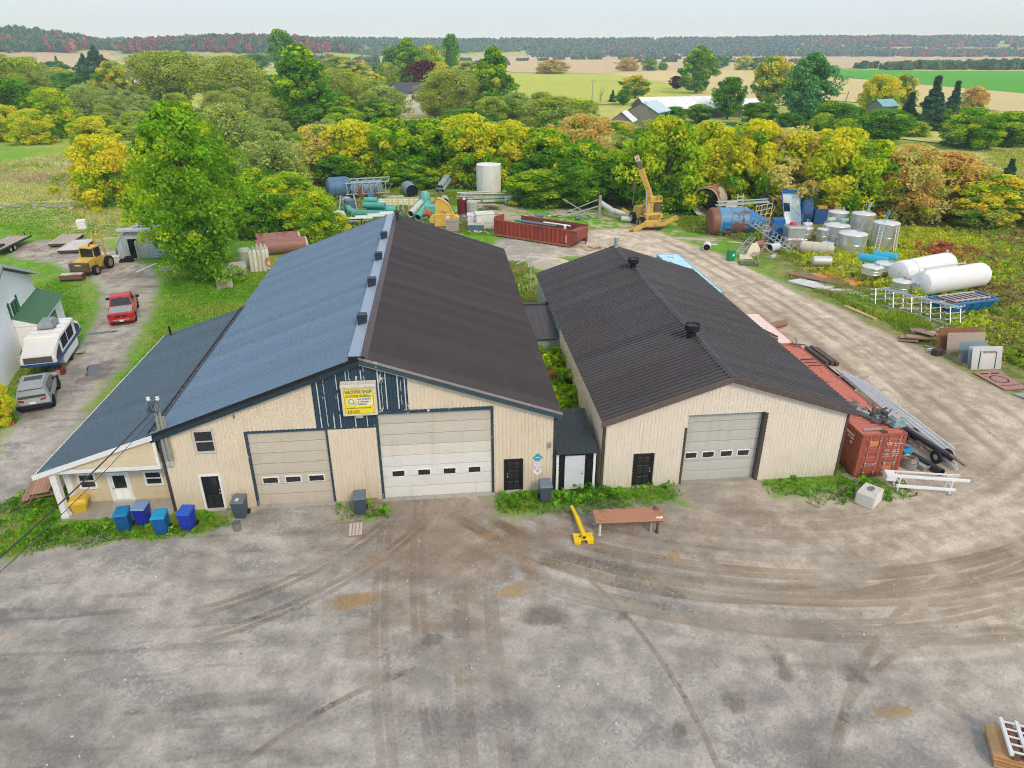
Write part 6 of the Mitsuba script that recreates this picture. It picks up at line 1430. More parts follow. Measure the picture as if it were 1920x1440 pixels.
solo('galvanised_beam', 'long galvanised double beam lying on top of the rack frames', 'beam', MB().bar((38.4, 56.1, 1.42), (41.9, 50.7, 1.35), .09, .14).bar((38.7, 56.2, 1.42), (42.2, 50.8, 1.35), .09, .14), 'zinc', (.60, .65, .69), False)
solo('galvanised_beam', 'lower galvanised brace running along the front of the rack frames', 'beam', MB().bar((38.0, 55.0, .3), (40.9, 50.0, .25), .08), 'zinc', (.56, .61, .64), False)
bs = thing('blue_skip', 'long bright blue steel skip with a rusty slatted top in the weeds', 'skip', 44.7, 53.9, 0, .2)
put(bs, 'body', MB().hull([(sx * a, sy * b_, z) for sx in (-1, 1) for sy in (-1, 1) for a, b_, z in ((2.2, .75, .1), (2.6, 1.05, 1.0))]), 'rusty', (.008, .17, .44), False)
put(bs, 'rim', MB().bx(-2.7, 2.7, -1.15, -1.0, .95, 1.12).bx(-2.7, 2.7, 1.0, 1.15, .95, 1.12).bx(-2.7, -2.55, -1.0, 1.0, .95, 1.12).bx(2.55, 2.7, -1.0, 1.0, .95, 1.12), 'rusty', (.03, .22, .52), False)
put(bs, 'rusty_inside', MB().bx(-2.54, 2.54, -.99, .99, .98, 1.03), 'rusty', (.10, .05, .04), False)
for k in range(7):
    put(bs, 'slat', MB().bar((-1.6 + k * .6, -.8, 1.14), (-1.9 + k * .6, .85, 1.14), .1, .06), 'siding', (.62, .55, .50), False)
put(bs, 'slat_rail', MB().bar((-1.8, -.7, 1.2), (2.1, -.7, 1.2), .07).bar((-2.0, .8, 1.2), (2.0, .8, 1.2), .07), 'siding', (.60, .58, .56), False)
for k in range(5):
    put(bs, 'rib', MB().bar((-2.0 + k, -.82, .2), (-2.3 + k * 1.15, -1.06, .95), .12), 'paint', (.008, .15, .40), False)
solo('dark_rack', 'dark steel grating frame in the weeds left of the squat tanks', 'rack', MB().bar((39.6, 65.4, .6), (42.2, 63.6, .5), .09).bar((40.3, 66.3, .6), (42.9, 64.5, .5), .09).bar((39.6, 65.4, .6), (40.3, 66.3, .6), .09).bar((40.9, 64.5, .55), (41.6, 65.4, .55), .09).bar((42.2, 63.6, .5), (42.9, 64.5, .5), .09).bar((39.9, 65.6, 0), (39.9, 65.6, .6), .07).bar((42.3, 64.2, 0), (42.3, 64.2, .5), .07), 'rusty', (.30, .32, .33), False)

# ---------------------------------------------------------------- scrap yard behind the workshops
ang = math.atan2(77.7 - 84.7, 15.04 - 6.3)
du = thing('roll_off_dumpster', 'long rust red open dumpster with ribbed sides behind the workshops', 'dumpster', 6.35, 84.6, 0, ang)
DR, Ld, Wd, Hd = (.33, .062, .042), 11.3, 2.7, 2.0
put(du, 'front_side', MB().bx(0, Ld - .8, 0, .06, .25, Hd - .1), 'rusty', DR, False)
put(du, 'back_side', MB().bx(2.2, Ld, Wd - .06, Wd, .25, Hd + .25), 'rusty', (.22, .07, .05), False)
put(du, 'left_end', MB().bx(-.02, .06, .08, Wd - .5, .25, Hd + .3), 'rusty', DR, False)
put(du, 'right_end', MB().hull([(Ld - .8, y, .25) for y in (0, Wd)] + [(Ld, y, z) for y in (0, Wd) for z in (.9, Hd)] + [(Ld - .8, y, Hd) for y in (0, Wd)]), 'rusty', (.27, .07, .045), False)
put(du, 'floor', MB().bx(.05, Ld - .8, .05, Wd - .05, .2, .3), 'rusty', (.12, .06, .05), False)
put(du, 'top_rail', MB().bx(-.05, Ld + .02, -.08, .06, Hd - .1, Hd + .02).bx(Ld - .08, Ld + .04, .05, Wd, Hd, Hd + .1), 'rusty', (.36, .085, .055), False)
for k in range(18):
    x = .1 + k * (Ld - 1.0) / 18
    put(du, 'side_rib', MB().hull([(x, 0, .3), (x + .26, 0, .3), (x, 0, Hd - .1), (x + .26, 0, Hd - .1), (x + .05, -.14, .3), (x + .21, -.14, .3), (x + .05, -.14, Hd - .1), (x + .21, -.14, Hd - .1)]), 'rusty', jit(DR, .15), False)
put(du, 'bottom_rail', MB().bx(.1, Ld - .9, -.16, .02, .14, .3), 'rusty', (.30, .18, .13), False)
for x in (.6, Ld - 1.4):
    put(du, 'roller', MB().cyl((x, .1, .12), (x, Wd - .1, .12), .12, n=10), 'rusty', (.06, .05, .05))
put(du, 'white_mark', MB().bx(Ld - 1.35, Ld - 1.25, -.16, -.13, .55, 1.4), 'chipped', (.66, .64, .62), False)
put(du, 'prop_leg', MB().bar((Ld - .1, Wd - .3, 0), (Ld - .1, Wd - .3, .9), .12), 'rusty', DR, False)
for k, (x, y, z, w, l, h, c, rz, lab) in enumerate(((5.0, 1.7, 1.75, 5.4, .8, .16, (.12, .14, .15), .02, 'long dark grey panel lying inside the dumpster'), (7.6, 1.9, 1.95, 3.6, .3, .12, (.72, .74, .76), .0, 'white strip on the dark panel inside the dumpster'), (2.6, 1.4, 1.8, .9, .5, .2, (.05, .26, .48), .1, 'blue box at the left end of the dumpster load'), (9.2, 1.0, 1.9, .3, .9, .35, (.70, .74, .78), .5, 'white and blue board sticking up at the right end of the dumpster'), (3.4, 1.9, 1.7, 2.4, .5, .1, (.55, .42, .32), .05, 'tan boards lying at the left part of the dumpster load'))):
    M = mat(6.35, 84.6, 0, ang) @ mat(x, y, z, rz)
    solo('dumpster_load', lab, 'scrap', MB().cb(-w / 2, w / 2, -l / 2, l / 2, 0, h, .02).xf(M), 'siding', c, False)
for k, (x, y, z, rz) in enumerate(((16.6, 77.0, 0, .3), (18.1, 77.9, 0, -.1), (17.3, 77.6, .14, .5))):
    p_ = thing('wooden_pallet', ('nearest light wooden pallet beside the dumpster', 'farther light wooden pallet beside the dumpster', 'topmost light wooden pallet of the heap beside the dumpster')[k], 'pallet', x, y, z, rz)
    for j in range(6):
        put(p_, 'board', MB().cb(-.6, .6, -.5 + j * .18, -.39 + j * .18, .10, .125, .004), 'siding', jit((.62, .48, .32), .1), False)
    for xx in (-.55, 0, .55):
        put(p_, 'bearer', MB().cb(xx - .05, xx + .05, -.5, .51, 0, .1, .004), 'siding', (.5, .38, .25), False)
# mobile crane
cr = thing('mobile_crane', 'old yellow mobile crane with its boom raised and outriggers spread', 'crane', 26.2, 88.2, 0, .12)
CY = (.60, .40, .09)
put(cr, 'chassis', MB().cb(-1.0, 1.0, -2.4, 2.6, .75, 1.35, .08), 'rusty', CY, False)
put(cr, 'outrigger_box', MB().cb(-1.35, 1.35, -3.0, -2.4, .45, 1.2, .06), 'rusty', CY, False)
put(cr, 'rusty_bumper', MB().cb(-1.2, 1.2, -3.06, -2.96, .38, .55, .03), 'rusty', (.22, .10, .06), False)
for s in (-1, 1):
    put(cr, 'outrigger', MB().bar((s * 1.2, -2.75, .85), (s * 2.9, -2.8, .15 if s < 0 else 1.5), .42, .5), 'rusty', CY, False)
    put(cr, 'outrigger_foot', MB().cb(s * 2.9 - .4, s * 2.9 + .4, -3.0, -2.55, 0 if s < 0 else 1.2, .16 if s < 0 else 1.5, .03), 'rusty', (.24, .14, .08), False)
    put(cr, 'rear_outrigger', MB().bar((s * 1.1, 2.6, 1.0), (s * 2.4, 2.7, 1.7), .3, .35), 'rusty', CY, False)
    for y in (-1.4, 1.6):
        wheel(cr, s * 1.22, y, .72, .5, (.40, .30, .14))
put(cr, 'engine_hood', MB().hull([(sx * a, y, z) for sx in (-1, 1) for a, y, z in ((.95, .2, 1.3), (.95, 2.5, 1.3), (.85, .3, 2.25), (.85, 2.4, 2.15))]), 'rusty', CY, False)
gl = put(cr, 'radiator_grille', MB().bx(-.72, .72, -2.46, -2.38, 1.0, 1.75), 'rusty', (.10, .08, .05), False)
for k in range(5):
    put(gl, 'grille_bar', MB().bx(-.7, .7, -2.5, -2.44, 1.06 + k * .14, 1.12 + k * .14), 'rusty', CY, False)
put(cr, 'front_deck', MB().cb(-1.05, 1.15, -2.4, -1.2, 1.35, 1.9, .05), 'rusty', CY, False)
tb_ = put(cr, 'turntable', MB().cyl((.1, -.4, 1.35), (.1, -.4, 1.75), .85, n=24), 'rusty', (.2, .14, .06))
put(tb_, 'house', MB().hull([(-.45, -1.0, 1.75), (.75, -1.0, 1.75), (.75, .7, 1.75), (-.45, .7, 1.75), (-.2, -.6, 3.5), (.55, -.6, 3.5), (.55, .3, 3.7), (-.2, .3, 3.7)]), 'rusty', CY, False)
put(tb_, 'winch_box', MB().cb(-.1, 1.6, -.9, -.2, 3.0, 3.75, .06), 'rusty', CY, False)
put(tb_, 'operator_cab', MB().cb(.5, 1.25, -1.3, -.2, 1.8, 2.9, .05), 'rusty', (.12, .10, .07), False)
put(tb_, 'lift_cylinder', MB().cyl((-.55, -1.1, 1.9), (-.35, -.2, 4.4), .13, n=10), 'zinc', (.35, .36, .38))
bo = put(cr, 'boom', MB().bar((.3, -.3, 3.4), (-.95, .7, 6.9), .5, .58), 'rusty', CY, False)
put(bo, 'boom_extension', MB().bar((-.95, .7, 6.9), (-1.35, 1.0, 8.0), .36, .42), 'rusty', (.16, .15, .13), False)
put(bo, 'boom_head', MB().bar((-1.3, .95, 7.8), (-1.55, 1.15, 8.5), .42, .5), 'rusty', (.70, .60, .38), False)
put(bo, 'boom_sheave', MB().cyl((-.2, .1, 4.4), (.3, .1, 4.4), .3, n=14), 'rusty', CY)
put(bo, 'hoist_cable', MB().tube([(-1.5, .9, 8.4), (-1.75, .6, 6.6), (-1.8, .5, 5.4)], .025, 5), 'rusty', (.08, .06, .05))
put(bo, 'hook_block', MB().cb(-1.98, -1.62, .35, .65, 4.7, 5.4, .06).torus((-1.8, .5, 4.45), .2, .06, (0, 1, 0), 16, 6), 'rusty', (.14, .08, .07), False)
put(bo, 'hanging_rod', MB().bar((-1.85, .5, 2.6), (-1.82, .5, 4.3), .07), 'rusty', (.2, .13, .09), False)
# frame, pipes and white tanks near the hedge
xf_ = thing('x_brace_frame', 'crossed white steel bracing bars leaning by a grey post', 'frame', 0, 0, 0)
for a, b_ in (((15.9, 94.4, .2), (20.8, 92.8, 2.5)), ((16.4, 94.8, 2.3), (20.3, 92.3, .2)), ((16.6, 93.0, .4), (20.9, 92.6, 1.7)), ((15.6, 94.0, .1), (20.8, 92.9, .7))):
    put(xf_, 'brace', MB().bar(a, b_, .1), 'zinc', (.66, .70, .68), False)
solo('grey_post', 'thick grey wooden post standing between the bracing and the white pipes', 'post', MB().cb(20.85, 21.2, 92.4, 92.75, 0, 3.1, .03), 'siding', (.34, .31, .28), False)
for k, (a, b_, r, lab) in enumerate((((21.8, 95.6, 1.5), (23.2, 92.6, .8), .36, 'upper white pipe of the bent pair sloping to the ground'), ((23.1, 93.0, .9), (25.3, 90.3, .5), .36, 'lower white pipe of the bent pair with a dark open end'), ((23.6, 90.6, .38), (25.6, 89.3, .38), .36, 'short white pipe lying flat in front of the bent pair'), ((26.0, 90.9, .0), (26.3, 91.2, 1.2), .34, 'short pale pipe standing nearly upright beside the crane'))):
    pp = thing('white_pipe', lab, 'pipe')
    put(pp, 'wall', MB().pipe(a, b_, r, .03, 18), 'siding', (.70, .70, .71))
    put(pp, 'collar', MB().torus(b_, r, .05, np.array(b_) - np.array(a), 18, 6), 'siding', (.6, .6, .62))
    o = np.array(b_) * .93 + np.array(a) * .07
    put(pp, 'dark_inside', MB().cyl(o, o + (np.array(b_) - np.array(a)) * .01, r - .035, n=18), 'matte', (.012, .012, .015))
wt = thing('white_vertical_tank', 'tall white cylindrical tank standing at the foot of the yellow hedge', 'tank', 7.7, 112.2, 0)
put(wt, 'shell', MB().lathe([(1.9, 0), (1.9, 4.4)], n=36), 'siding', (.78, .79, .80))
put(wt, 'roof', MB().lathe([(1.93, 4.38), (1.85, 4.46), (0, 4.6)], n=36), 'siding', (.74, .76, .77))
put(wt, 'ladder_rail', MB().bar((-1.2, -1.55, 0), (-1.2, -1.55, 4.4), .05), 'zinc', (.5, .5, .5), False)
solo('white_low_tank', 'small white tank among the weeds right of the tall white one', 'tank', MB().lathe([(0, 0), (1.0, 0), (1.0, 1.3), (.6, 1.5), (0, 1.55)]), 'siding', (.7, .71, .71), x=16.4, y=116.5, z=.6)
for k in range(7):
    lab = ('nearest', 'second', 'third', 'fourth', 'fifth', 'sixth', 'farthest')[k] + ' long pale green pole in the loose bundle before the white tank'
    x0 = 2.8 + rr.uniform(-.3, .8); y0 = 103.6 + k * .75
    solo('pale_pole', lab, 'pole', MB().cyl((x0, y0 + rr.uniform(-.5, 1.2), .25 + .12 * k), (13.2 - rr.uniform(0, 1.0), y0 + rr.uniform(-.6, .6), .35 + .1 * k), .09, n=8), 'siding', jit((.56, .62, .56), .1))
lying_tank((9.6, 103.4, .6), (12.4, 103.2, .6), .6, 'small pale blue tank at the right end of the pole bundle', (.52, .66, .70), 'siding', 0, True)
for k in range(5):
    a = np.array([-.3 + .36 * k - (.9 if k > 2 else 0), 113.0, .4 + .62 * (k > 2)])
    pp = thing('grey_blue_pipe', ('first', 'second', 'third', 'left upper', 'right upper')[k] + ' grey blue pipe of the bundle leaning into the hedge', 'pipe')
    put(pp, 'wall', MB().pipe(a, a + [1.4, 5.2, .9], .33, .03, 14), 'siding', (.30, .40, .47))
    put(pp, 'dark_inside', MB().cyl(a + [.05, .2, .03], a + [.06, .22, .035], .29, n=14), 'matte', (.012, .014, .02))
for k, (a, b_, r, c, lab) in enumerate((((-4.1, 110.0, .9), (-5.0, 113.6, .9), 1.0, (.20, .30, .40), 'wide grey blue pipe lying at the hedge with a white patch inside'), ((1.4, 102.7, .4), (.6, 105.0, .4), .5, (.42, .50, .54), 'leftmost of three short grey pipes lying behind the yellow blower'), ((2.5, 102.9, .4), (2.0, 105.0, .4), .45, (.34, .36, .30), 'middle of three short grey pipes lying behind the yellow blower'), ((3.9, 102.9, .55), (3.9, 105.4, .55), .6, (.36, .42, .46), 'rightmost of three short grey pipes lying behind the yellow blower'))):
    if k: a, b_ = np.array(a) - [3.2, 0, 0], np.array(b_) - [3.2, 0, 0]
    pp = thing('grey_pipe', lab, 'pipe')
    put(pp, 'wall', MB().pipe(a, b_, r, .04, 20), 'siding', c)
    a, b_ = np.array(a, float), np.array(b_, float)
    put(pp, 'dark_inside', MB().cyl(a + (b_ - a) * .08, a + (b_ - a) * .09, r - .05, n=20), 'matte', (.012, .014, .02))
solo('white_post', 'long white painted post lying on the dry grass before the hedge', 'post', MB().bar((-10.3, 110.9, .15), (-5.4, 110.4, .15), .2), 'siding', (.70, .70, .66), False)
# yellow blower and the teal pipes
bw = thing('yellow_blower', 'large yellow industrial blower with a curved casing behind the grey roof', 'blower', .5, 90.6, 0, -.1)
YB = (.68, .46, .10)
pts = [(-1.1, 1.5), (-1.1, 3.1)] + [(-1.1 + 2.1 * math.sin(a), 1.5 + 2.05 * math.cos(a)) for a in np.linspace(.15, 1.9, 16)] + [(.6, .5)]
put(bw, 'scroll_casing', MB().front(pts, -.5, .5), 'rusty', YB, False)
put(bw, 'casing_rim', MB().tube([(x, -.52, z) for x, z in pts[1:-1]], .08, 6), 'rusty', (.55, .35, .07))
put(bw, 'base', MB().cb(-1.2, 1.2, -1.0, .8, .1, 1.6, .05), 'rusty', YB, False)
for x in (-1.45, 1.45):
    put(bw, 'side_drum', MB().lathe([(.0, -.8), (.42, -.8), (.42, .6), (0, .6)], (x, 0, .95), (0, 1, 0), 18), 'rusty', jit(YB, .1))
put(bw, 'white_notice', MB().bx(.3, .75, -1.03, -.99, 1.05, 1.5), 'paint', (.78, .78, .74), False)
put(bw, 'seam', MB().bx(-1.1, 1.1, -1.02, -.98, 1.5, 1.56).bx(-.05, 0, -1.02, -.98, .2, 1.5), 'rusty', (.42, .28, .06), False)
solo('orange_coupling', 'orange red rusty coupling left of the yellow blower', 'coupling', MB().cyl((-1.9, 91.5, 1.7), (-1.3, 91.9, 1.2), .4, n=14), 'rusty', (.55, .17, .05))
wcr = thing('wooden_crate', 'weathered grey slatted crate in front of the yellow blower', 'crate', 1.4, 87.6, 0, .0)
for k in range(5):
    put(wcr, 'slat', MB().cb(-.8, .8, -.5, -.46, .1 + k * .28, .33 + k * .28, .008), 'siding', jit((.40, .36, .33), .1), False)
put(wcr, 'core', MB().cb(-.76, .76, -.44, .5, 0, 1.4, .01), 'siding', (.26, .22, .20), False)
mb_ = thing('maroon_drum', 'dark red steel drum on a low stand right of the yellow blower', 'drum', 3.0, 95.4, .5)
put(mb_, 'shell', MB().lathe([(0, 0), (.72, 0), (.72, 1.9), (.66, 1.9), (.64, 1.7), (0, 1.7)], n=22), 'rusty', (.15, .015, .02))
put(mb_, 'rag', MB().hull([(.0, -.3, 1.75), (.5, -.2, 1.8), (.4, .3, 1.85), (.1, .2, 2.2), (.3, -.1, 2.15)]), 'matte', (.6, .55, .55), False)
put(mb_, 'hoop', MB().torus((0, 0, .65), .72, .03, n=22, m=6).torus((0, 0, 1.25), .72, .03, n=22, m=6), 'rusty', (.12, .012, .015))
put(mb_, 'stand', MB().bx(-.7, .7, -.7, .7, -.5, -.1), 'siding', (.3, .28, .25), False)
gd = thing('grey_drum', 'pale grey tapered drum beside the dark red drum', 'drum', 4.2, 94.5, 0)
put(gd, 'shell', MB().lathe([(0, .1), (.5, .1), (.68, .5), (.72, 2.2), (.6, 2.35), (0, 2.35)], n=22), 'siding', (.46, .47, .45))
put(gd, 'band', MB().torus((0, 0, 1.6), .71, .03, n=22, m=6), 'siding', (.4, .4, .4))
for k in range(3):
    solo('short_stand', ('left', 'middle', 'right')[k] + ' leg frame of scrap pipe in the weeds below the drums', 'frame', MB().bar((2.8 + k * .6, 92.6, 0), (2.9 + k * .6, 92.7, 1.0), .07).bar((2.6 + k * .6, 92.4, .9), (3.4 + k * .6, 92.9, 1.0), .07), 'zinc', (.30, .40, .40), False)
for k, (x, y, z, w, l, h, c, lab) in enumerate(((5.5, 88.6, 0, 2.3, 2.0, 1.9, (.74, .78, .80), 'white wrapped bundle standing right of the other beside the dumpster'), (4.1, 89.3, 0, 1.5, 1.7, 1.6, (.70, .74, .77), 'white wrapped bundle half hidden left of the larger one'), (4.3, 87.0, 0, 1.9, 1.1, .9, (.04, .16, .30), 'blue crate with a tan lid in front of the white bundles'))):
    bn = thing('wrapped_bundle' if k < 2 else 'blue_crate', lab, 'bundle' if k < 2 else 'crate', x, y, z, .08 - .1 * k)
    put(bn, 'body', MB().cb(-w / 2, w / 2, -l / 2, l / 2, 0, h, .08), 'siding', c, False)
    put(bn, 'lid', MB().cb(-w / 2 - .03, w / 2 + .03, -l / 2 - .03, l / 2 + .03, h, h + .1, .02).bar((-w * .3, -.2, h + .13), (w * .4, .4, h + .16), .3, .05), 'siding', (.55, .46, .38) if k == 2 else (.66, .64, .62), False)
    if k < 2: put(bn, 'strap', MB().bx(-w / 2 - .01, w / 2 + .01, -l / 2 - .012, l / 2 + .012, h * .45, h * .48), 'matte', (.2, .2, .22), False)
for k in range(5):
    solo('white_scrap', 'white plastic scrap piece in the grass before the white bundles', 'scrap', MB().hull([(rr.uniform(-.4, .4), rr.uniform(-.3, .3), rr.uniform(0, .4)) for _ in range(8)]), 'siding', (.70, .69, .68), False, x=3.6 + k * .55, y=86.0 + rr.uniform(-.3, .3), z=0, group='white scrap pieces before the wrapped bundles')
for k in range(9):
    solo('scrap_board', 'weathered scrap board in the heap behind the white bundles', 'board', MB().cb(-1.5, 1.5, -.16, .16, 0, .07, .01), 'siding', jit(((.42, .36, .30), (.20, .16, .13), (.5, .44, .38))[k % 3], .1), False, x=6.4 + rr.uniform(-1.2, 1.2), y=100.4 + rr.uniform(-.8, .8), z=.07 * k, rz=rr.uniform(-.5, .6), group='scrap boards in the heap behind the bundles')
for k in range(6):
    solo('firewood_piece', 'reddish or whitish split board in the small heap behind the dumpster', 'board', MB().cb(-.7, .7, -.16, .16, 0, .16, .02), 'siding', ((.45, .28, .22), (.6, .57, .53))[k % 2], False, x=14.6 + .45 * k, y=94.7 + rr.uniform(-.4, .4), z=.05 * (k % 3), rz=.6 + rr.uniform(-.6, .5), rx=.2 * (k % 2), group='boards in the small heap behind the dumpster')
solo('long_board', 'long pale board lying on the sand behind the dumpster', 'board', MB().cb(-2.2, 2.2, -.12, .12, 0, .06, .01), 'siding', (.55, .45, .35), False, x=19.6, y=88.4, z=0, rz=-.06)
TEAL = (.08, .40, .36)
for k, (p_, q_, r, lab) in enumerate((((-11.8, 97.4, .45), (-7.2, 96.3, .45), .45, 'front teal pipe of the stack behind the grey roof'), ((-10.4, 98.4, 1.3), (-7.4, 97.8, 1.3), .4, 'upper teal pipe of the stack with a dark open end'), ((-10.0, 99.2, .5), (-6.0, 98.6, .5), .5, 'rear teal pipe of the stack half hidden'), ((-10.2, 98.9, 1.9), (-8.4, 98.6, 1.9), .36, 'topmost short teal pipe of the stack'))):
    pp = thing('teal_pipe', lab, 'pipe')
    put(pp, 'wall', MB().pipe(p_, q_, r, .04, 18), 'chipped' if k == 2 else 'siding', jit(TEAL, .15))
    a, b_ = np.array(p_), np.array(q_)
    for o in (a + (b_ - a) * .06, b_ - (b_ - a) * .06):
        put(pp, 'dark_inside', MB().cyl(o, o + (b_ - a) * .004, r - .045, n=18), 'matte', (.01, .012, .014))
solo('teal_elbow', 'curved teal pipe elbow at the left end of the pipe stack', 'pipe', MB().tube([(-11.4, 97.6, .5), (-12.2, 97.9, .7), (-12.5, 98.5, 1.2), (-12.2, 99.0, 1.8)], .42, 16), 'siding', TEAL)
for k, (p_, q_, lab) in enumerate((((-3.9, 93.4, 1.0), (-2.4, 98.6, 1.6), 'left pale teal conveyor pipe sloping behind the roof ridge'), ((-3.0, 93.0, .6), (-1.6, 98.2, 1.4), 'right spotted teal conveyor pipe sloping behind the roof ridge'))):
    pp = thing('teal_conveyor', lab, 'conveyor')
    put(pp, 'tube', MB().pipe(p_, q_, .42, .04, 16), 'chipped' if k else 'siding', (.50, .60, .54) if k == 0 else (.10, .42, .36))
    put(pp, 'rail', MB().bar(np.array(p_) + [-.3, 0, .45], np.array(q_) + [-.3, 0, .45], .08), 'rusty', (.3, .25, .2), False)
    o = np.array(p_) + (np.array(q_) - np.array(p_)) * .05
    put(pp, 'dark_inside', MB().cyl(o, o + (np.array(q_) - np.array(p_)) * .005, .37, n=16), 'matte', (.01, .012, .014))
solo('teal_hopper', 'teal rounded hopper head at the top of the sloping conveyor', 'hopper', MB().lathe([(0, 0), (.5, .1), (.75, .8), (.7, 1.5), (.45, 1.9), (0, 2.0)], n=18), 'siding', (.14, .44, .42), x=-2.0, y=98.6, z=1.0)
solo('teal_gearbox', 'teal gearbox with a dark shaft hole beside the sloping conveyor', 'gearbox', MB().cb(-.9, .7, -.5, .5, .2, 1.7, .15).cyl((-.1, -.56, 1.0), (-.1, -.48, 1.0), .2, n=12), 'siding', (.10, .44, .38), False, x=-1.1, y=95.6, z=0)
for k in range(5):
    x = -6.6 + k * 1.55
    yr = thing('yellow_guard_rail', ('first', 'second', 'third', 'fourth', 'fifth')[k] + ' yellow guard rail from the left in the row behind the ridge', 'guard rail', x, 100.2 - .25 * k, 0, -.1)
    put(yr, 'rail', MB().bar((-.7, 0, 1.9), (.7, 0, 1.9), .09).bar((-.7, 0, 1.2), (.7, 0, 1.2), .09), 'paint', (.70, .56, .16), False)
    for xx in (-.7, 0, .7):
        put(yr, 'post', MB().bar((xx, 0, 0), (xx, 0, 1.95), .09), 'paint', (.70, .56, .16), False)
for k in range(3):
    solo('long_pale_tube', ('nearest', 'middle', 'farthest')[k] + ' long pale green tube lying behind the yellow rails', 'tube', MB().cyl((-9.0, 103.2 + k * .6, .35 + .2 * k), (-1.6, 102.4 + k * .7, .35 + .2 * k), .22, n=10), 'siding', (.60, .66, .60))
solo('green_white_tank', 'pale mint rounded tank at the edge of the yellow bush', 'tank', MB().lathe([(0, 0), (1.0, 0), (1.05, 1.6), (.8, 2.2), (0, 2.5)], n=20), 'siding', (.50, .62, .54), x=-12.6, y=89.5, z=0)
for k in range(4):
    solo('white_sheet', ('leftmost', 'second', 'third', 'rightmost')[k] + ' white sheet from the left in the row behind the roof edge', 'sheet', MB().cb(-1.1, 1.1, -.5, .5, .6 + .12 * k, .75 + .12 * k, .02), 'siding', jit((.62, .70, .66), .1), False, x=-11.2 + 1.5 * k, y=90.8 + .5 * k, z=.4, rz=.1, rx=.15)
solo('maroon_stand', 'dark maroon trestle in front of the white sheets', 'trestle', MB().bar((-11.6, 88.8, 1.4), (-9.6, 89.0, 1.4), .14).bar((-11.4, 88.8, 0), (-11.4, 88.8, 1.4), .12).bar((-9.8, 89.0, 0), (-9.8, 89.0, 1.4), .12), 'rusty', (.10, .02, .02), False)
# blue tank with white lattice, far left of the scrap yard
lying_tank((-16.3, 110.2, 1.6), (-13.9, 110.8, 1.6), 1.55, 'dark blue tank end lying at the hedge beside a white lattice', (.08, .18, .32), 'siding', 2, False)
wl_ = thing('white_lattice_tower', 'white steel lattice tower section lying beside the dark blue tank', 'lattice', 0, 0, 0)
for yy, zz in ((109.0, .8), (109.0, 2.4), (111.0, 2.7)):
    put(wl_, 'chord', MB().bar((-13.9, yy, zz), (-7.4, yy + .4, zz + .2), .13), 'zinc', (.66, .68, .70), False)
for k in range(6):
    x = -13.7 + k * 1.15
    put(wl_, 'lacing', MB().bar((x, 109, .8), (x, 109, 2.4), .1).bar((x, 109, 2.4), (x + .5, 111, 2.7), .1).bar((x, 109, .8), (x + 1.0, 109, 2.4), .07), 'zinc', (.62, .64, .66), False)
put(wl_, 'blue_shell', MB().cyl((-13.2, 110, 1.6), (-8.6, 110.3, 1.7), 1.0, n=20), 'siding', (.16, .30, .44))
pj = thing('pump_skid', 'dark blue pump skid with tangled metal in front of the lattice tower', 'pump', -13.0, 101.5, 0, .3)
put(pj, 'skid', MB().bar((-1.5, -2.2, .4), (-.3, 2.2, 1.6), .16).bar((1.0, -2.2, .4), (1.5, 2.2, 1.6), .16).bar((-1.5, -2.2, .4), (1.0, -2.2, .4), .16), 'zinc', (.45, .50, .55), False)
put(pj, 'casing', MB().cb(-.7, .6, -3.4, -2.0, 0, 2.0, .1), 'rusty', (.10, .15, .20), False)
put(pj, 'dome', MB().lathe([(0, 0), (.7, 0), (.7, .6), (.4, .9), (0, 1.0)], (.0, -.4, 1.0)), 'siding', (.25, .40, .52))
tg = MB()
for k in range(18):
    a = np.array([rr.uniform(-1.2, 1.2), rr.uniform(-1.5, 2.2), rr.uniform(.3, 1.4)]); tg.bar(a, a + [rr.uniform(-1, 1), rr.uniform(-1, 1), rr.uniform(-.3, .5)], rr.uniform(.06, .16))
put(pj, 'scrap_tangle', tg, 'rusty', (.30, .27, .25), False, kind='stuff')
br_ = thing('open_frame', 'rusty brown open frame with a blue box behind the dry grass', 'frame', -10.8, 109.0, 0)
for x in (-1.2, 1.2):
    put(br_, 'upright', MB().bar((x, 0, 0), (x, 0, 2.2), .12).bar((x, 1.2, 0), (x, 1.2, 2.4), .12), 'rusty', (.22, .12, .09), False)
put(br_, 'panel', MB().bx(-1.1, -.4, -.03, .03, 0, 1.9), 'rusty', (.20, .10, .08), False)
put(br_, 'top_bar', MB().bar((-1.2, 0, 2.2), (1.2, 1.2, 2.4), .1).bar((1.2, 0, 1.7), (2.2, 0, 2.6), .12), 'zinc', (.5, .5, .5), False)
put(br_, 'blue_box', MB().cb(.1, .9, -.1, .5, 0, 1.2, .03), 'siding', (.10, .25, .42), False)
solo('alley_post', 'white post with a cross arm standing in the weeds between the workshops', 'post', MB().bar((8.15, 63.2, 0), (8.15, 63.2, 3.2), .09).bar((6.7, 62.6, 2.7), (8.15, 63.2, 3.1), .09), 'zinc', (.7, .7, .68), False)
solo('alley_urn', 'white weathered urn beside the link roof', 'urn', MB().lathe([(0, 0), (.3, 0), (.35, .3), (.25, .6), (.33, .9), (0, .95)], n=14), 'chipped', (.55, .56, .52), x=6.7, y=50.0, z=2.2)
solo('sand_heap', 'pale sand heap at the end of the alley between the workshops', 'sand heap', MB().lathe([(2.4, -.05), (1.7, .25), (.8, .5), (0, .58)], n=20), 'concrete', (.55, .49, .40), x=11.5, y=71.5, z=0)
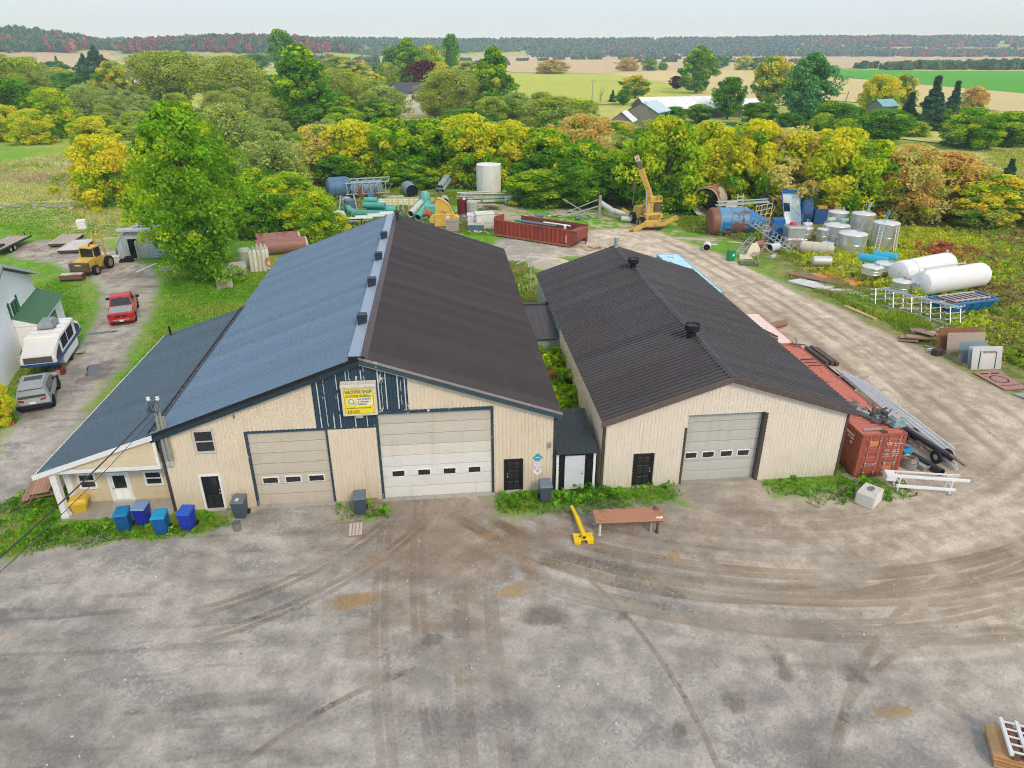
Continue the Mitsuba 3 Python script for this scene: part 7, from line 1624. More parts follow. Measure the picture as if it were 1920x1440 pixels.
# puddles
for x, y, a, b_, rz, lab in ((-25.0, 48.2, .45, 1.3, .25, 'narrow puddle on the gravel drive near the grey roof'), (-27.6, 55.6, 1.1, .35, .2, 'small puddle behind the red pickup truck')):
    pts = [((1 + .25 * math.sin(3 * t_ + 1) + .1 * math.sin(7 * t_)) * a * math.cos(t_), (1 + .2 * math.cos(2 * t_)) * b_ * math.sin(t_)) for t_ in np.linspace(0, 2 * PI, 40)[:-1]]
    solo('puddle', lab, 'puddle', MB().poly(pts, .012), 'water', (.05, .05, .05), False, x=x, y=y, z=-.006, rz=rz)

# small scrap lying about
for k in range(46):
    x, y = rr.choice([(rr.uniform(-13, -3), rr.uniform(92, 108)), (rr.uniform(2, 9), rr.uniform(90, 99)), (rr.uniform(-2, 22), rr.uniform(98, 108)), (rr.uniform(12, 20), rr.uniform(92, 97))])
    q = rr.random(); c = rr.choice([(.30, .16, .10), (.45, .46, .46), (.62, .62, .60), (.10, .20, .30), (.30, .45, .42), (.16, .14, .13)])
    b_ = MB()
    if q < .45: b_.bar((0, 0, .1), (rr.uniform(.8, 2.4), rr.uniform(-.6, .6), rr.uniform(.1, .5)), rr.uniform(.06, .16))
    elif q < .75: b_.poly([(-.6, -.4), (.5, -.5), (.7, .3), (-.4, .5)], .04).moved(z=.08, rx=rr.uniform(-.3, .3))
    else: b_.cyl((0, 0, .2), (rr.uniform(.5, 1.2), rr.uniform(-.4, .4), .22), .2, n=10)
    solo('scrap_piece', 'small piece of scrap metal lying loose in the yard behind the workshops', 'scrap', b_, 'rusty', c, 30, x=x, y=y, z=0, rz=rr.uniform(0, 3), group='loose scrap behind the workshops')
for k in range(34):
    t_ = rr.random()
    x, y = rr.choice([(rr.uniform(33, 40), rr.uniform(70, 80)), (rr.uniform(39, 47), rr.uniform(64, 72)), (rr.uniform(38, 41), rr.uniform(44, 56)), (rr.uniform(40, 50), rr.uniform(80, 86))])
    q = rr.random(); c = rr.choice([(.34, .16, .10), (.45, .46, .46), (.66, .66, .64), (.05, .16, .36), (.5, .44, .36), (.62, .63, .64)])
    b_ = MB()
    if q < .45: b_.bar((0, 0, .1), (rr.uniform(.8, 2.0), rr.uniform(-.6, .6), rr.uniform(.1, .7)), rr.uniform(.06, .14))
    elif q < .75: b_.poly([(-.5, -.4), (.5, -.5), (.6, .3), (-.4, .5)], .04).moved(z=.2, rx=rr.uniform(-.4, .4))
    else: b_.cyl((0, 0, .25), (rr.uniform(.5, 1.2), rr.uniform(-.4, .4), .3), .24, n=10)
    solo('scrap_piece', 'small piece of scrap metal lying loose among the tanks and hoppers', 'scrap', b_, 'rusty', c, 30, x=x, y=y, z=0, rz=rr.uniform(0, 3), group='loose scrap among the tanks')
# ---------------------------------------------------------------- trees and plants
VIVID = 1.8


def leaves(rs, cent, rad, cnt, size, cols, flat=.85, up=.35, asp=1.5, outward=.7):
    """Leaf quads on the outsides of clumps: cent (n,3), rad (n,), cnt leaves each, cols (n,3). Returns v, f, c."""
    n = len(cent)
    ci = np.repeat(np.arange(n), cnt)
    m = len(ci)
    d = rs.normal(size=(m, 3)); d[:, 2] += up
    d /= np.linalg.norm(d, axis=1, keepdims=True)
    pos = cent[ci] + d * (rad[ci] * (.55 + .55 * rs.random(m) ** .6))[:, None] * [1, 1, flat]
    nrm = d * outward + rs.normal(size=(m, 3)) * .55 + [0, 0, .25]
    nrm /= np.linalg.norm(nrm, axis=1, keepdims=True)
    a = np.cross(nrm, rs.normal(size=(m, 3))); a /= np.linalg.norm(a, axis=1, keepdims=True)
    b = np.cross(nrm, a)
    s = size * (.6 + .8 * rs.random(m))[:, None]
    a, b = a * s * .5 * asp, b * s * .5
    fold = nrm * s * .12
    v = np.stack([pos - a, pos + b * 1.0 + fold, pos + a, pos - b + fold], 1).reshape(-1, 3)
    i = np.arange(m) * 4
    f = np.vstack([np.stack([i, i + 1, i + 2], 1), np.stack([i, i + 2, i + 3], 1)])
    c = cols[ci] * VIVID * (1 + .22 * rs.normal(size=(m, 1))) * (1 + .06 * rs.normal(size=(m, 3)))
    return v, f, np.repeat(np.clip(c, .004, .9), 4, 0)


GRN, LIM, YEL, GLD, DKG, SAG = (.10, .24, .012), (.28, .38, .014), (.50, .485, .02), (.52, .42, .03), (.05, .13, .014), (.28, .34, .10)
PEA, BRZ, RUS, OLV, MAR, SPR, BLG = (.52, .42, .15), (.47, .335, .095), (.36, .13, .06), (.28, .33, .06), (.09, .012, .02), (.06, .145, .075), (.115, .27, .085)
# kind: shape, aspect (width of a crown 10 m high), clumps, leaves each, leaf size, palette [(colour, weight low, weight high)]
KINDS = {
    'gold': ('bush', 9.5, 187, 102, 0.27, [(GLD, 1, 3), (YEL, 1, 3), (LIM, 2, 1), (GRN, 1.5, .2), (RUS, .4, 0)]),
    'yellow': ('bush', 9, 195, 102, 0.26, [(YEL, 2, 5), (LIM, 2, 2), (GRN, 1.4, .2), (GLD, .2, .5)]),
    'lime': ('bush', 9.5, 187, 102, 0.26, [(LIM, 2, 3), (GRN, 2, .8), (YEL, .4, 1.3)]),
    'limegreen': ('bush', 9, 187, 102, 0.26, [(LIM, 1, 2.2), (GRN, 3, 1.6), (YEL, .2, .5), (DKG, 1, 0)]),
    'green': ('round', 8.5, 161, 88, 0.28, [(GRN, 3, 3), (DKG, 2, .6), (LIM, .3, 1)]),
    'peach': ('bush', 9, 187, 102, 0.25, [(PEA, 1, 3), (YEL, 1, 2), (LIM, 1.5, .8), (GRN, 1, .1)]),
    'bronze': ('bush', 9.5, 187, 102, 0.24, [(BRZ, 2, 3), (PEA, .8, 2), (OLV, 2, .6), (RUS, 1, .6), (LIM, .8, .3)]),
    'amber': ('round', 7.5, 153, 88, 0.28, [(GLD, 1, 2), (OLV, 2, 1.2), (GRN, 1.5, .8), (DKG, .7, .2)]),
    'sage': ('bush', 10, 170, 95, 0.22, [(SAG, 2, 3), (OLV, 1.5, 1), ((.15, .2, .06), 1, .4)]),
    'olive': ('round', 9, 170, 88, 0.26, [(OLV, 3, 3), (LIM, .6, 1.2), (GRN, 1.5, .5)]),
    'willow': ('spread', 11, 221, 102, 0.2, [(OLV, 2, 3), ((.33, .35, .05), 1, 2), (GRN, 1.2, .4), (SAG, .6, .6)]),
    'poplar': ('tall', 6.2, 204, 102, 0.22, [(GRN, 2, 2), (LIM, 1.2, 2), ((.11, .25, .014), 2, 2), (YEL, .15, .5)]),
    'bluegreen': ('tall', 7.5, 204, 102, 0.22, [(BLG, 3, 3), (GRN, 1, .8), (DKG, 1, .2)]),
    'maroon': ('round', 8, 136, 81, 0.28, [(MAR, 3, 3), ((.15, .03, .04), 1, 1)]),
    'spruce': ('cone', 4.2, 110, 90, 0.26, [(SPR, 3, 3), ((.08, .17, .07), 1, 1.5)]),
    'pine': ('cone2', 7.5, 100, 120, 0.24, [((.05, .11, .035), 3, 3), (SPR, 2, 1)]),
    'rustshrub': ('bush', 12, 85, 40, .5, [(RUS, 2, 3), (BRZ, 1, 1), (OLV, .6, .3)]),
    'bare': ('bare', 8, 0, 0, 0, []),
}


def crown_points(rs, shape, W, n):
    """Clump centres and sizes of a crown 10 m high and W wide."""
    P, R = [], []
    lobes = rs.random(7) * 6.28
    while len(P) < n:
        z = rs.random()
        a = rs.random() * 6.28
        wob = 1 + .13 * math.sin(2 * a + lobes[0]) + .10 * math.sin(3 * a + lobes[1] + z * 3) + .09 * math.sin(5 * z * 2 + lobes[2] + a)
        if shape == 'bush': env = (1 - max(0, (z - .38) / .62) ** 2.3) ** .5 * (.80 + .2 * min(1, z / .3)); lo = .04
        elif shape == 'round': env = max(0, 1 - ((z - .58) / .44) ** 2) ** .5; lo = .16
        elif shape == 'spread': env = max(0, 1 - ((z - .60) / .42) ** 2) ** .42; lo = .22
        elif shape == 'tall': env = max(0, math.sin(PI * min(1, max(0, (z - .05) / .97)) ** .8)) ** .75; lo = .10
        elif shape == 'cone': env = max(.02, 1.02 - z) * .95; lo = .04
        else: env = max(.05, math.sin(PI * min(1, max(0, (z - .1) / .92)) ** .75)) * (.7 + .5 * ((z * 7) % 1)); lo = .12
        if z < lo: continue
        r = env * wob * (rs.random() ** .45)
        if shape in ('cone', 'cone2'): r = env * (.35 + .65 * rs.random() ** .5)
        rc = {'bush': .115, 'round': .125, 'spread': .115, 'tall': .115, 'cone': .10, 'cone2': .13}[shape] * W * (.65 + .7 * rs.random())
        rr_ = max(0, r * W / 2 - rc * .55)
        if shape in ('cone', 'cone2'): rc *= 1.45 - 1.1 * z
        P.append((rr_ * math.cos(a), rr_ * math.sin(a), min(z * 10, 10 - rc * .5))); R.append(rc)
    return np.array(P), np.array(R) * (.84 if shape != 'cone' else 1)


def limb_tree(rs, shape, W, P):
    mb = MB()
    if shape == 'bare':
        for k in range(9):
            a = rs.random() * 6.28; h = 6 + 4 * rs.random(); s = W * .4 * rs.random()
            tip = np.array([s * math.cos(a), s * math.sin(a), h])
            pts = [np.array([.2 * math.cos(a), .2 * math.sin(a), 0]), tip * [.4, .4, .45], tip]
            mb.tube(pts, [.14, .09, .02], 5)
            for j in range(7):
                t = .35 + .6 * rs.random(); b = rs.random() * 6.28
                o = tip * [t, t, t]; L = 1.2 * (1.2 - t) + .5
                mb.tube([o, o + [L * .6 * math.cos(b), L * .6 * math.sin(b), L * .7], o + [L * .9 * math.cos(b), L * .9 * math.sin(b), L * 1.5]], [.05, .03, .01], 4)
        return mb
    top = 9.2 if shape in ('cone', 'tall') else 6.2
    ba = .24 if shape != 'bush' else .2
    mb.tube([(0, 0, -.2), (.05, .03, top * .33), (-.06, .05, top * .66), (.02, 0, top)], [ba * 1.25, ba, ba * .65, .05], 8)
    order = rs.permutation(len(P))[:16 if shape != 'bush' else 20]
    for i in order:
        p = P[i]; z0 = max(.4, p[2] * (.35 + .2 * rs.random())) if shape not in ('cone', 'cone2') else p[2]
        o = np.array([0, 0, min(z0, top)])
        m = (o + p) / 2 + [0, 0, .35]
        mb.tube([o, m, p], [.11, .07, .02], 5)
    return mb


def add_kind(kind, seed, name):
    shape, W, n, cnt, size, pal = KINDS[kind]
    rs = np.random.default_rng(seed)
    g = {'type': 'shapegroup'}
    if shape == 'bare':
        mb = limb_tree(rs, shape, W, None)
        v, f = np.vstack(mb.v), np.vstack(mb.f)
        g['branches'] = mikit.ply((v, f), 'bark', uv=coded(np.tile((.33, .31, .29), (len(v), 1))))
    else:
        P, R = crown_points(rs, shape, W, n)
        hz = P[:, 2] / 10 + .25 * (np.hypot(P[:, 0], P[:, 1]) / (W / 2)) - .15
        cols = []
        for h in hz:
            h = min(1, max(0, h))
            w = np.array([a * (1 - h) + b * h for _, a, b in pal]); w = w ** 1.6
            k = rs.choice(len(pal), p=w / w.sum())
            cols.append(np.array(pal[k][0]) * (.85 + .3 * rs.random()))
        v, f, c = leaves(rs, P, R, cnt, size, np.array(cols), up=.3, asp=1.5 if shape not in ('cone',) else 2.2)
        g['crown'] = mikit.ply((v, f), 'leaf', uv=coded(c))
        mb = limb_tree(rs, shape, W, P)
        v, f = np.vstack(mb.v), np.vstack(mb.f)
        bark = (.36, .35, .31) if kind in ('poplar', 'bluegreen') else (.13, .10, .075)
        g['trunk'] = mikit.ply((v, f), 'bark', uv=coded(np.tile(bark, (len(v), 1))))
    scene[name] = g


PROTO = {}
for i, k in enumerate(KINDS):
    nv = 3 if k in ('yellow', 'lime', 'limegreen', 'green', 'bronze', 'sage') else 2 if k in ('gold', 'spruce', 'willow', 'poplar') else 1
    PROTO[k] = []
    for j in range(nv):
        add_kind(k, 100 + 10 * i + j, f'kind_{k}_{j}')
        PROTO[k].append((f'kind_{k}_{j}', KINDS[k][1]))

TREES = [
    ('gold', -47.0, 107.3, 10.0, 9.1, 'orange-yellow tree left of the big green tree'),
    ('lime', -23.6, 92.5, 7.2, 8.3, 'lime green tree just right of the big green tree'),
    ('lime', -15.0, 85.5, 5.6, 6.6, 'bright yellow-green bush at the corner of the grey roof'),
    ('sage', -25.1, 114.4, 9.4, 10.9, 'grey-green willow bush behind the lime tree'),
    ('sage', -37.6, 139.5, 11.8, 11.5, 'pale grey-green willow behind the top of the big green tree'),
    ('peach', -19.9, 126.1, 9.3, 9.4, 'peach-yellow tree at the left end of the yellow hedge'),
    ('yellow', -14.4, 125.5, 10.1, 10.3, 'yellow tree in the hedge above the lattice tower'),
    ('lime', -7.7, 123.8, 10.3, 10.3, 'lime tree in the hedge left of the bundled pipes'),
    ('limegreen', -1.4, 121.6, 10.3, 10.2, 'green and lime tree in the hedge above the bundled pipes'),
    ('yellow', 5.2, 120.4, 11.2, 10.7, 'bright yellow tree overhanging the tall white tank'),
    ('yellow', 11.4, 117.8, 10.3, 10.1, 'yellow tree in the hedge right of the tall white tank'),
    ('limegreen', 16.9, 114.8, 9.3, 9.6, 'green tree in the hedge above the small white tank'),
    ('bronze', 26.4, 134.3, 9.9, 12.6, 'pinkish bronze tree in the hedge left of the small wooden shed'),
    ('limegreen', 21.7, 105.4, 8.2, 9.3, 'lime tree in the hedge above the crossed bracing bars'),
    ('green', 26.1, 101.0, 7.0, 7.0, 'dark green tree in the hedge left of the crane boom'),
    ('lime', 30.8, 96.8, 12.7, 10.3, 'olive-lime tree in the hedge right of the crane boom'),
    ('yellow', 38.4, 99.3, 11.5, 10.0, 'golden tree in the hedge above the wide rusty pipe'),
    ('yellow', 43.0, 96.2, 12.1, 9.8, 'tall yellow tree in the hedge above the blue bin'),
    ('peach', 47.6, 93.9, 11.3, 9.7, 'peach and yellow tree in the hedge above the square funnel'),
    ('yellow', 52.3, 91.5, 11.4, 10.3, 'yellow tree in the hedge above the steel tanks'),
    ('lime', 56.0, 89.4, 10.1, 9.1, 'lime tree in the hedge above the right steel tanks'),
    ('bronze', 60.3, 87.9, 9.7, 9.8, 'bronze tree in the hedge right of the steel tanks'),
    ('bronze', 67.7, 89.2, 8.4, 9.6, 'rust bronze tree near the right end of the hedge'),
    ('gold', 71.2, 85.2, 6.0, 10.2, 'amber tree at the right end of the hedge'),
    ('green', -16.0, 120.5, 5.0, 7.8, 'dark green shrub under the yellow hedge by the lattice tower'),
    ('limegreen', -4.6, 118.4, 4.3, 7.8, 'green shrub at the hedge foot left of the white tank'),
    ('limegreen', 14.2, 102.2, 5.0, 8.6, 'green shrub growing before the small white tank'),
    ('green', 20.0, 99.8, 5.2, 6.9, 'dark green shrub behind the crossed bracing bars'),
    ('green', 31.4, 95.5, 4.4, 4.6, 'green shrub between the crane and the wide rusty pipe'),
    ('green', -21.2, 88.0, 5.1, 5.7, 'deep green shrub at the foot of the lime tree'),
    ('olive', -145.2, 272.1, 19.2, 17.1, 'olive round tree at the left edge under the far woods'),
    ('olive', -146.8, 295.4, 17.9, 15.0, 'olive tree second from the left edge under the far woods'),
    ('green', -106.9, 203.6, 13.9, 11.7, 'deep green tree at the left edge'),
    ('lime', -95.8, 198.9, 12.0, 11.6, 'yellow-green tree behind the yellow bush on the left'),
    ('gold', -104.5, 191.8, 8.5, 8.0, 'amber bush at the very left edge behind the meadow'),
    ('yellow', -94.3, 185.5, 7.9, 8.6, 'round yellow bush standing at the left meadow'),
    ('yellow', -77.4, 175.9, 6.8, 9.8, 'yellow bush left of the orange-yellow tree'),
    ('sage', -112.7, 254.7, 10.1, 9.8, 'grey-green willow bush left of the pines'),
    ('sage', -102.3, 249.9, 7.2, 8.9, 'small grey-green willow bush below the slim amber tree'),
    ('sage', -91.5, 245.1, 7.4, 10.4, 'small grey-green willow bush left of the big willow'),
    ('pine', -194.6, 454.1, 18.3, 10.9, 'dark pine left of its taller neighbour'),
    ('pine', -180.3, 435.6, 22.5, 14.4, 'taller dark pine in the left background'),
    ('spruce', -375.9, 817.1, 13.6, 8.0, 'small dark spruce far off on the left'),
    ('amber', -128.0, 321.0, 16.1, 12.4, 'slim amber tree right of the dark pines'),
    ('willow', -90.7, 273.1, 20.0, 24.1, 'large spreading willow in the left background'),
    ('willow', -70.2, 275.6, 18.4, 22.9, 'second spreading willow left of the tall poplar'),
    ('poplar', -35.0, 205.3, 22.0, 16.2, 'tall bright green poplar standing above the hedge'),
    ('green', -105.7, 555.2, 32.7, 17.0, 'tall dark green tree on the skyline left of the poplar'),
    ('bare', -64.3, 263.9, 10.5, 11.7, 'grey leafless tree between the two willows'),
    ('sage', -42.6, 203.4, 8.8, 11.1, 'sage willow at the foot of the tall poplar'),
    ('willow', -28.5, 240.6, 14.9, 12.4, 'willow right of the tall poplar'),
    ('willow', -20.2, 245.3, 11.7, 11.9, 'willow left of the small white house roof'),
    ('sage', -15.4, 227.1, 10.6, 15.1, 'sage willow in front of the white house roof'),
    ('poplar', -14.3, 435.8, 26.3, 17.6, 'leftmost tall poplar of the far group on the skyline'),
    ('lime', -3.2, 434.7, 22.6, 16.7, 'yellowish poplar of the far group on the skyline'),
    ('green', 12.4, 543.2, 29.7, 12.1, 'dark green poplar at the right end of the far group'),
    ('green', -25.3, 504.8, 21.7, 15.5, 'dark tree at the left foot of the far poplar group'),
    ('maroon', -3.9, 341.8, 15.6, 13.8, 'dark maroon tree in the middle background'),
    ('willow', 4.5, 237.2, 14.9, 19.3, 'big olive willow right of the maroon tree'),
    ('poplar', 18.3, 241.4, 21.4, 13.4, 'slender green tree with a pale trunk in the middle background'),
    ('sage', 23.3, 218.3, 9.1, 11.0, 'sage bush right of the slender green tree'),
    ('olive', 30.2, 189.8, 9.6, 15.4, 'pale olive willow at the edge of the yellow meadow'),
    ('limegreen', -25.3, 201.7, 6.6, 12.6, 'lime green bush behind the yellow hedge left of centre'),
    ('green', 7.5, 205.1, 5.5, 14.7, 'green bush behind the yellow hedge at centre'),
    ('amber', -251.5, 843.5, 15.3, 33.3, 'amber tree far behind the large willow'),
    ('green', -166.7, 744.0, 15.9, 24.4, 'green tree far behind the second willow'),
    ('olive', -65.6, 551.1, 15.4, 22.2, 'olive tree far behind the tall poplar'),
    ('bronze', -64.0, 660.7, 11.5, 20.0, 'brownish tree far left of the poplar group'),
    ('poplar', 128.3, 364.9, 21.9, 16.2, 'tall green poplar standing behind the white barn'),
    ('green', 91.8, 230.0, 12.6, 8.6, 'green tree in front of the right half of the white barn'),
    ('amber', 122.4, 268.2, 18.2, 13.5, 'dark green and amber tree right of the white barn'),
    ('bluegreen', 109.8, 214.4, 19.8, 15.3, 'large blue-green poplar right of the white barn'),
    ('amber', 88.8, 332.4, 9.8, 11.2, 'dark amber tree left of the white barn'),
    ('spruce', 73.4, 310.0, 4.9, 3.6, 'small dark spruce in the yellow meadow'),
    ('bare', 67.6, 307.4, 6.7, 3.6, 'small leafless tree in the yellow meadow'),
    ('green', 74.1, 294.7, 5.7, 6.5, 'small green tree between the spruce and the barn'),
    ('green', 70.7, 218.4, 4.8, 8.2, 'left dark green bush in front of the white barn'),
    ('green', 79.4, 220.9, 5.2, 8.3, 'right dark green bush in front of the white barn'),
    ('green', 93.8, 211.2, 6.3, 11.5, 'green shrub at the right end of the white barn'),
    ('bare', 47.1, 166.2, 10.3, 5.3, 'thin leafless saplings beside the small wooden shed'),
    ('gold', 140.8, 229.1, 13.2, 12.0, 'amber leafed tree among the evergreens on the right'),
    ('amber', 156.3, 241.6, 12.8, 9.6, 'golden green tree among the evergreens on the right'),
    ('green', 104.4, 165.4, 7.7, 12.3, 'wide bright green tree on the lawn at the right'),
    ('green', 108.2, 194.9, 7.2, 11.5, 'green tree right of the blue-green poplar'),
    ('spruce', 132.5, 199.7, 9.6, 7.1, 'blue spruce behind the wide green tree'),
    ('spruce', 134.0, 192.3, 14.4, 9.0, 'tall dark spruce with a green crown on the right'),
    ('spruce', 144.4, 198.4, 12.6, 6.8, 'dark pointed spruce right of the tall one'),
    ('bronze', 185.7, 245.2, 8.9, 8.4, 'rusty red topped tree at the right'),
    ('limegreen', 119.4, 156.0, 8.8, 12.3, 'light green tree at the right edge of the lawn'),
    ('limegreen', 129.9, 157.8, 7.7, 11.2, 'light green tree at the right picture edge'),
    ('spruce', 93.3, 110.5, 4.3, 3.6, 'young dark pine standing in the right meadow'),
    ('bronze', 101.1, 657.4, 11.3, 24.8, 'bronze bush in the brown field left of its neighbours'),
    ('bronze', 184.5, 725.1, 12.1, 18.9, 'bronze bush in the brown field at centre right'),
    ('limegreen', 210.7, 739.8, 11.9, 13.7, 'larger green bush beside the bronze one in the brown field'),
    ('limegreen', 228.5, 756.1, 7.8, 11.1, 'smaller green bush beside the bronze one in the brown field'),
    ('gold', 310.1, 747.8, 13.6, 16.7, 'gold bush in the far hedgerow right of the poplar'),
    ('green', 319.2, 746.9, 11.7, 11.1, 'green bush in the far hedgerow right of the poplar'),
    ('green', 299.2, 787.9, 13.8, 17.6, 'green bush in the far hedgerow just right of the poplar'),
    ('maroon', 130.8, 404.2, 6.9, 9.0, 'dark purple hedge block in the field left of the poplar'),
    ('yellow', -59.7, 118.4, 1.2, 2.0, 'small yellow bush on the dry meadow at the left'),
    ('gold', -27.0, 40.4, 2.9, 1.8, 'golden yellow shrub at the left edge beside the SUV'),
    ('rustshrub', 53.2, 69.1, 1.9, 3.7, 'rusty brown shrub in the weeds right of the tanks'),
]
rt_ = random.Random(21)
for i, (k, x, y, h, w, lab) in enumerate(TREES):
    nm = 'bush' if (' bush' in lab or 'shrub' in lab) else 'hedge_block' if 'hedge block' in lab else 'tree'
    cat = {'bush': 'bush', 'tree': 'tree', 'hedge_block': 'hedge'}[nm]
    key = numbered(nm)
    g, W0 = PROTO[k][i % len(PROTO[k])]
    z0 = float(land(x, y))
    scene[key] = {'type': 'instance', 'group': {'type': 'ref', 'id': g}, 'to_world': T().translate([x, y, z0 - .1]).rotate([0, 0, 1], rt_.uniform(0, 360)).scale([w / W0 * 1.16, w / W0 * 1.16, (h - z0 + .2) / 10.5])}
    labels[key] = {'label': lab, 'category': cat}
# the big green tree at the drive: built alone, with more and smaller leaves
rs = np.random.default_rng(77)
bt = thing('tree', 'big bright green maple-like tree standing between the drive and the grey roof', 'tree', -23.3, 69.4, 0)
P, R = crown_points(rs, 'tall', 13.4, 420)
P[:, 2] = 1.0 + (P[:, 2] - .4) * 1.64; R *= .62
kx = np.clip(.56 + .085 * P[:, 2], .5, 1.0)
P[:, 0] = P[:, 0] * kx + .7 * (1 - kx); P[:, 1] *= kx
low = np.array([(rs.normal() * 1.9, rs.normal() * 1.6, .8 + 1.6 * rs.random()) for _ in range(22)])
P = np.vstack([P, low]); R = np.r_[R, np.full(22, .95)]
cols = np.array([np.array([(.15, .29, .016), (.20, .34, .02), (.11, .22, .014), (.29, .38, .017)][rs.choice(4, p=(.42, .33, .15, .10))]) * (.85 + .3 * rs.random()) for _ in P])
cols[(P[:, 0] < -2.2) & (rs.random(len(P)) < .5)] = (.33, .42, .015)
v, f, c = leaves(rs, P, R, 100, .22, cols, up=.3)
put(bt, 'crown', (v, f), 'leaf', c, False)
mb = MB().tube([(0, 0, -.2), (.1, .05, 3.5), (-.05, .1, 8), (.05, 0, 14.5)], [.34, .27, .18, .05], 10)
for i in rs.permutation(len(P))[:40]:
    o = np.array([0, 0, max(.6, P[i][2] * .5)])
    mb.tube([o, (o + P[i]) / 2 + [0, 0, .4], P[i]], [.13, .08, .02], 5)
put(bt, 'trunk', mb, 'bark', (.16, .13, .10))
# climbing vine in the alley
vn = thing('vine', 'leafy yellow-green vine filling the alley between the two workshops', 'vine')
P = np.array([(rs.uniform(5.5, 7.5), rs.uniform(34.5, 42.9), 0) for _ in range(120)])
P[:, 2] = np.array([rs.random() ** .5 * min(2.4, .9 + .35 * (y - 34)) for y in P[:, 1]])
cols = np.array([((.20, .34, .012), (.36, .42, .015), (.09, .2, .012), (.20, .07, .03))[rs.choice(4, p=(.45, .25, .24, .06))] for _ in P]) * .95
v, f, c = leaves(rs, P, np.full(len(P), .55), 110, .20, cols, up=.6)
put(vn, 'foliage', (v, f), 'leaf', c, False)
mb = MB()
for k in range(14):
    x, y = rs.uniform(5.5, 7.5), rs.uniform(35, 42.8)
    mb.tube([(x, y, 0), (x + rs.normal() * .2, y + rs.normal() * .2, .9), (x + rs.normal() * .4, y + rs.normal() * .3, 1.9)], [.04, .03, .01], 5)
put(vn, 'stem', mb, 'bark', (.12, .09, .06))

# ---------------------------------------------------------------- far woods as one mass, thickets between the trees
def patch(name, seed, pal, n=18, w=44, dp=30, hs=(11, 16), cl=60, leaf=1.9):
    rs = np.random.default_rng(seed)
    P, R, C, cnt = [], [], [], []
    for k in range(n):
        x, y, h = rs.uniform(-w / 2, w / 2), rs.uniform(-dp / 2, dp / 2), rs.uniform(*hs)
        col = np.array(pal[rs.choice(len(pal))]) * rs.uniform(.75, 1.2)
        for j in range(3):
            P.append((x + rs.normal() * 1.5, y + rs.normal() * 1.5, h * (.35 + .22 * j))); R.append(h * (.30 - .05 * j)); C.append(col * rs.uniform(.85, 1.15))
    ic = trimesh.creation.icosphere(1)  # solid core added inside each crown to hide dark gaps between leaves
    P, R, C = np.array(P), np.array(R), np.array(C)
    cv = (ic.vertices[None] * (R[:, None, None] * [.92, .92, 1.05]) + P[:, None]).reshape(-1, 3)
    cf = (ic.faces[None] + (np.arange(len(P)) * len(ic.vertices))[:, None, None]).reshape(-1, 3)
    v, f, c = leaves(rs, P, R, cl // 3, leaf, C, flat=1.15, up=.5, asp=1.25, outward=1.2)
    f = np.vstack([f, cf + len(v)]); v = np.vstack([v, cv]); c = np.vstack([c, np.repeat(C * VIVID, len(ic.vertices), 0)])
    scene[name] = {'type': 'shapegroup', 'crowns': mikit.ply((v, f), 'leaf', uv=coded(c))}


FG = [(.06, .125, .045), (.08, .15, .045), (.10, .155, .045), (.045, .10, .06), (.13, .15, .045)]
FR = [(.29, .075, .06), (.22, .06, .055), (.29, .14, .07), (.20, .10, .06)]
for j, (pal, nn) in enumerate(((FG, 4), (FG[:2] + [FG[3]] * 3, 2), (FG + FR, 3), (FR + FG[:1], 2))):
    for q in range(nn):
        patch(f'woodpatch_{j}_{q}', 300 + 10 * j + q, pal)
NP = (4, 2, 3, 2)
rw = np.random.default_rng(5)
fcount = 0


def wood(x, y, kind, k=1.0, kz=None):
    global fcount
    fcount += 1
    q = rw.integers(NP[kind])
    scene[f'forest__{fcount:03d}'] = {'type': 'instance', 'group': {'type': 'ref', 'id': f'woodpatch_{kind}_{q}'}, 'to_world': T().translate([x, y, float(land(x, y)) - 1.0]).rotate([0, 0, 1], float(rw.choice([0, 180]) + rw.normal() * 12)).scale([k, k, kz or k])}


labels['forest'] = {'kind': 'stuff'}
USED.add('forest')
for y in (1760, 1830, 1890, 1950, 2010, 2060, 2115, 2175, 2240, 2310, 2390, 2460):
    for x in np.arange(-2650, 2700, 47):
        if (x < -620 and y < 2200) or (y < 2000 and x < 250 + (y - 1760) * -.1): continue
        if x > -620 and not (x / y < 1.02): continue
        xx, yy = x + rw.normal() * 12, y + rw.normal() * 12 + (120 * math.sin(x / 330) if y < 2100 else 0)
        red = -.02 + .36 * (sstep(250, 600, x) - sstep(1000, 1200, x) * .2) * (y < 2260) + .3 * (x > 1100)
        cl_ = meshkit.noise(np.array([[x / 170, y / 120, 2.5]]), 4)[0]
        u = rw.random()
        kind = (3 if u < .5 else 2) if cl_ < red + .12 and rw.random() < .75 else (1 if u < .4 else 0)
        wood(xx, yy, kind, rw.uniform(.9, 1.15))
for y in np.arange(1180, 1520, 30):
    for x in np.arange(-1300, -600, 36):
        if ((x + 880) / 300) ** 2 + ((y - 1420) / 300) ** 2 < 1.05 or (x < -880 and y > 1200):
            wood(x + rw.normal() * 8, y + rw.normal() * 8, 2 if rw.random() < .22 else 0, rw.uniform(1.0, 1.4))
for y in np.arange(1420, 1660, 30):
    for x in np.arange(-610, -170, 38):
        if ((x + 390) / 215) ** 2 + ((y - 1600) / 215) ** 2 < 1.0:
            wood(x + rw.normal() * 8, y + rw.normal() * 8, 3 if rw.random() < .55 else 0 if rw.random() < .6 else 2, rw.uniform(1.1, 1.5))
for t in np.linspace(0, 1, 26):  # the near wood's edge on the right, hedgerows in the fields
    for s in (0, 1):
        wood(470 + 480 * t + rw.normal() * 8, 760 - 40 * t + 32 * s + rw.normal() * 6, 0, .62 + .4 * t, .55 + .5 * t)
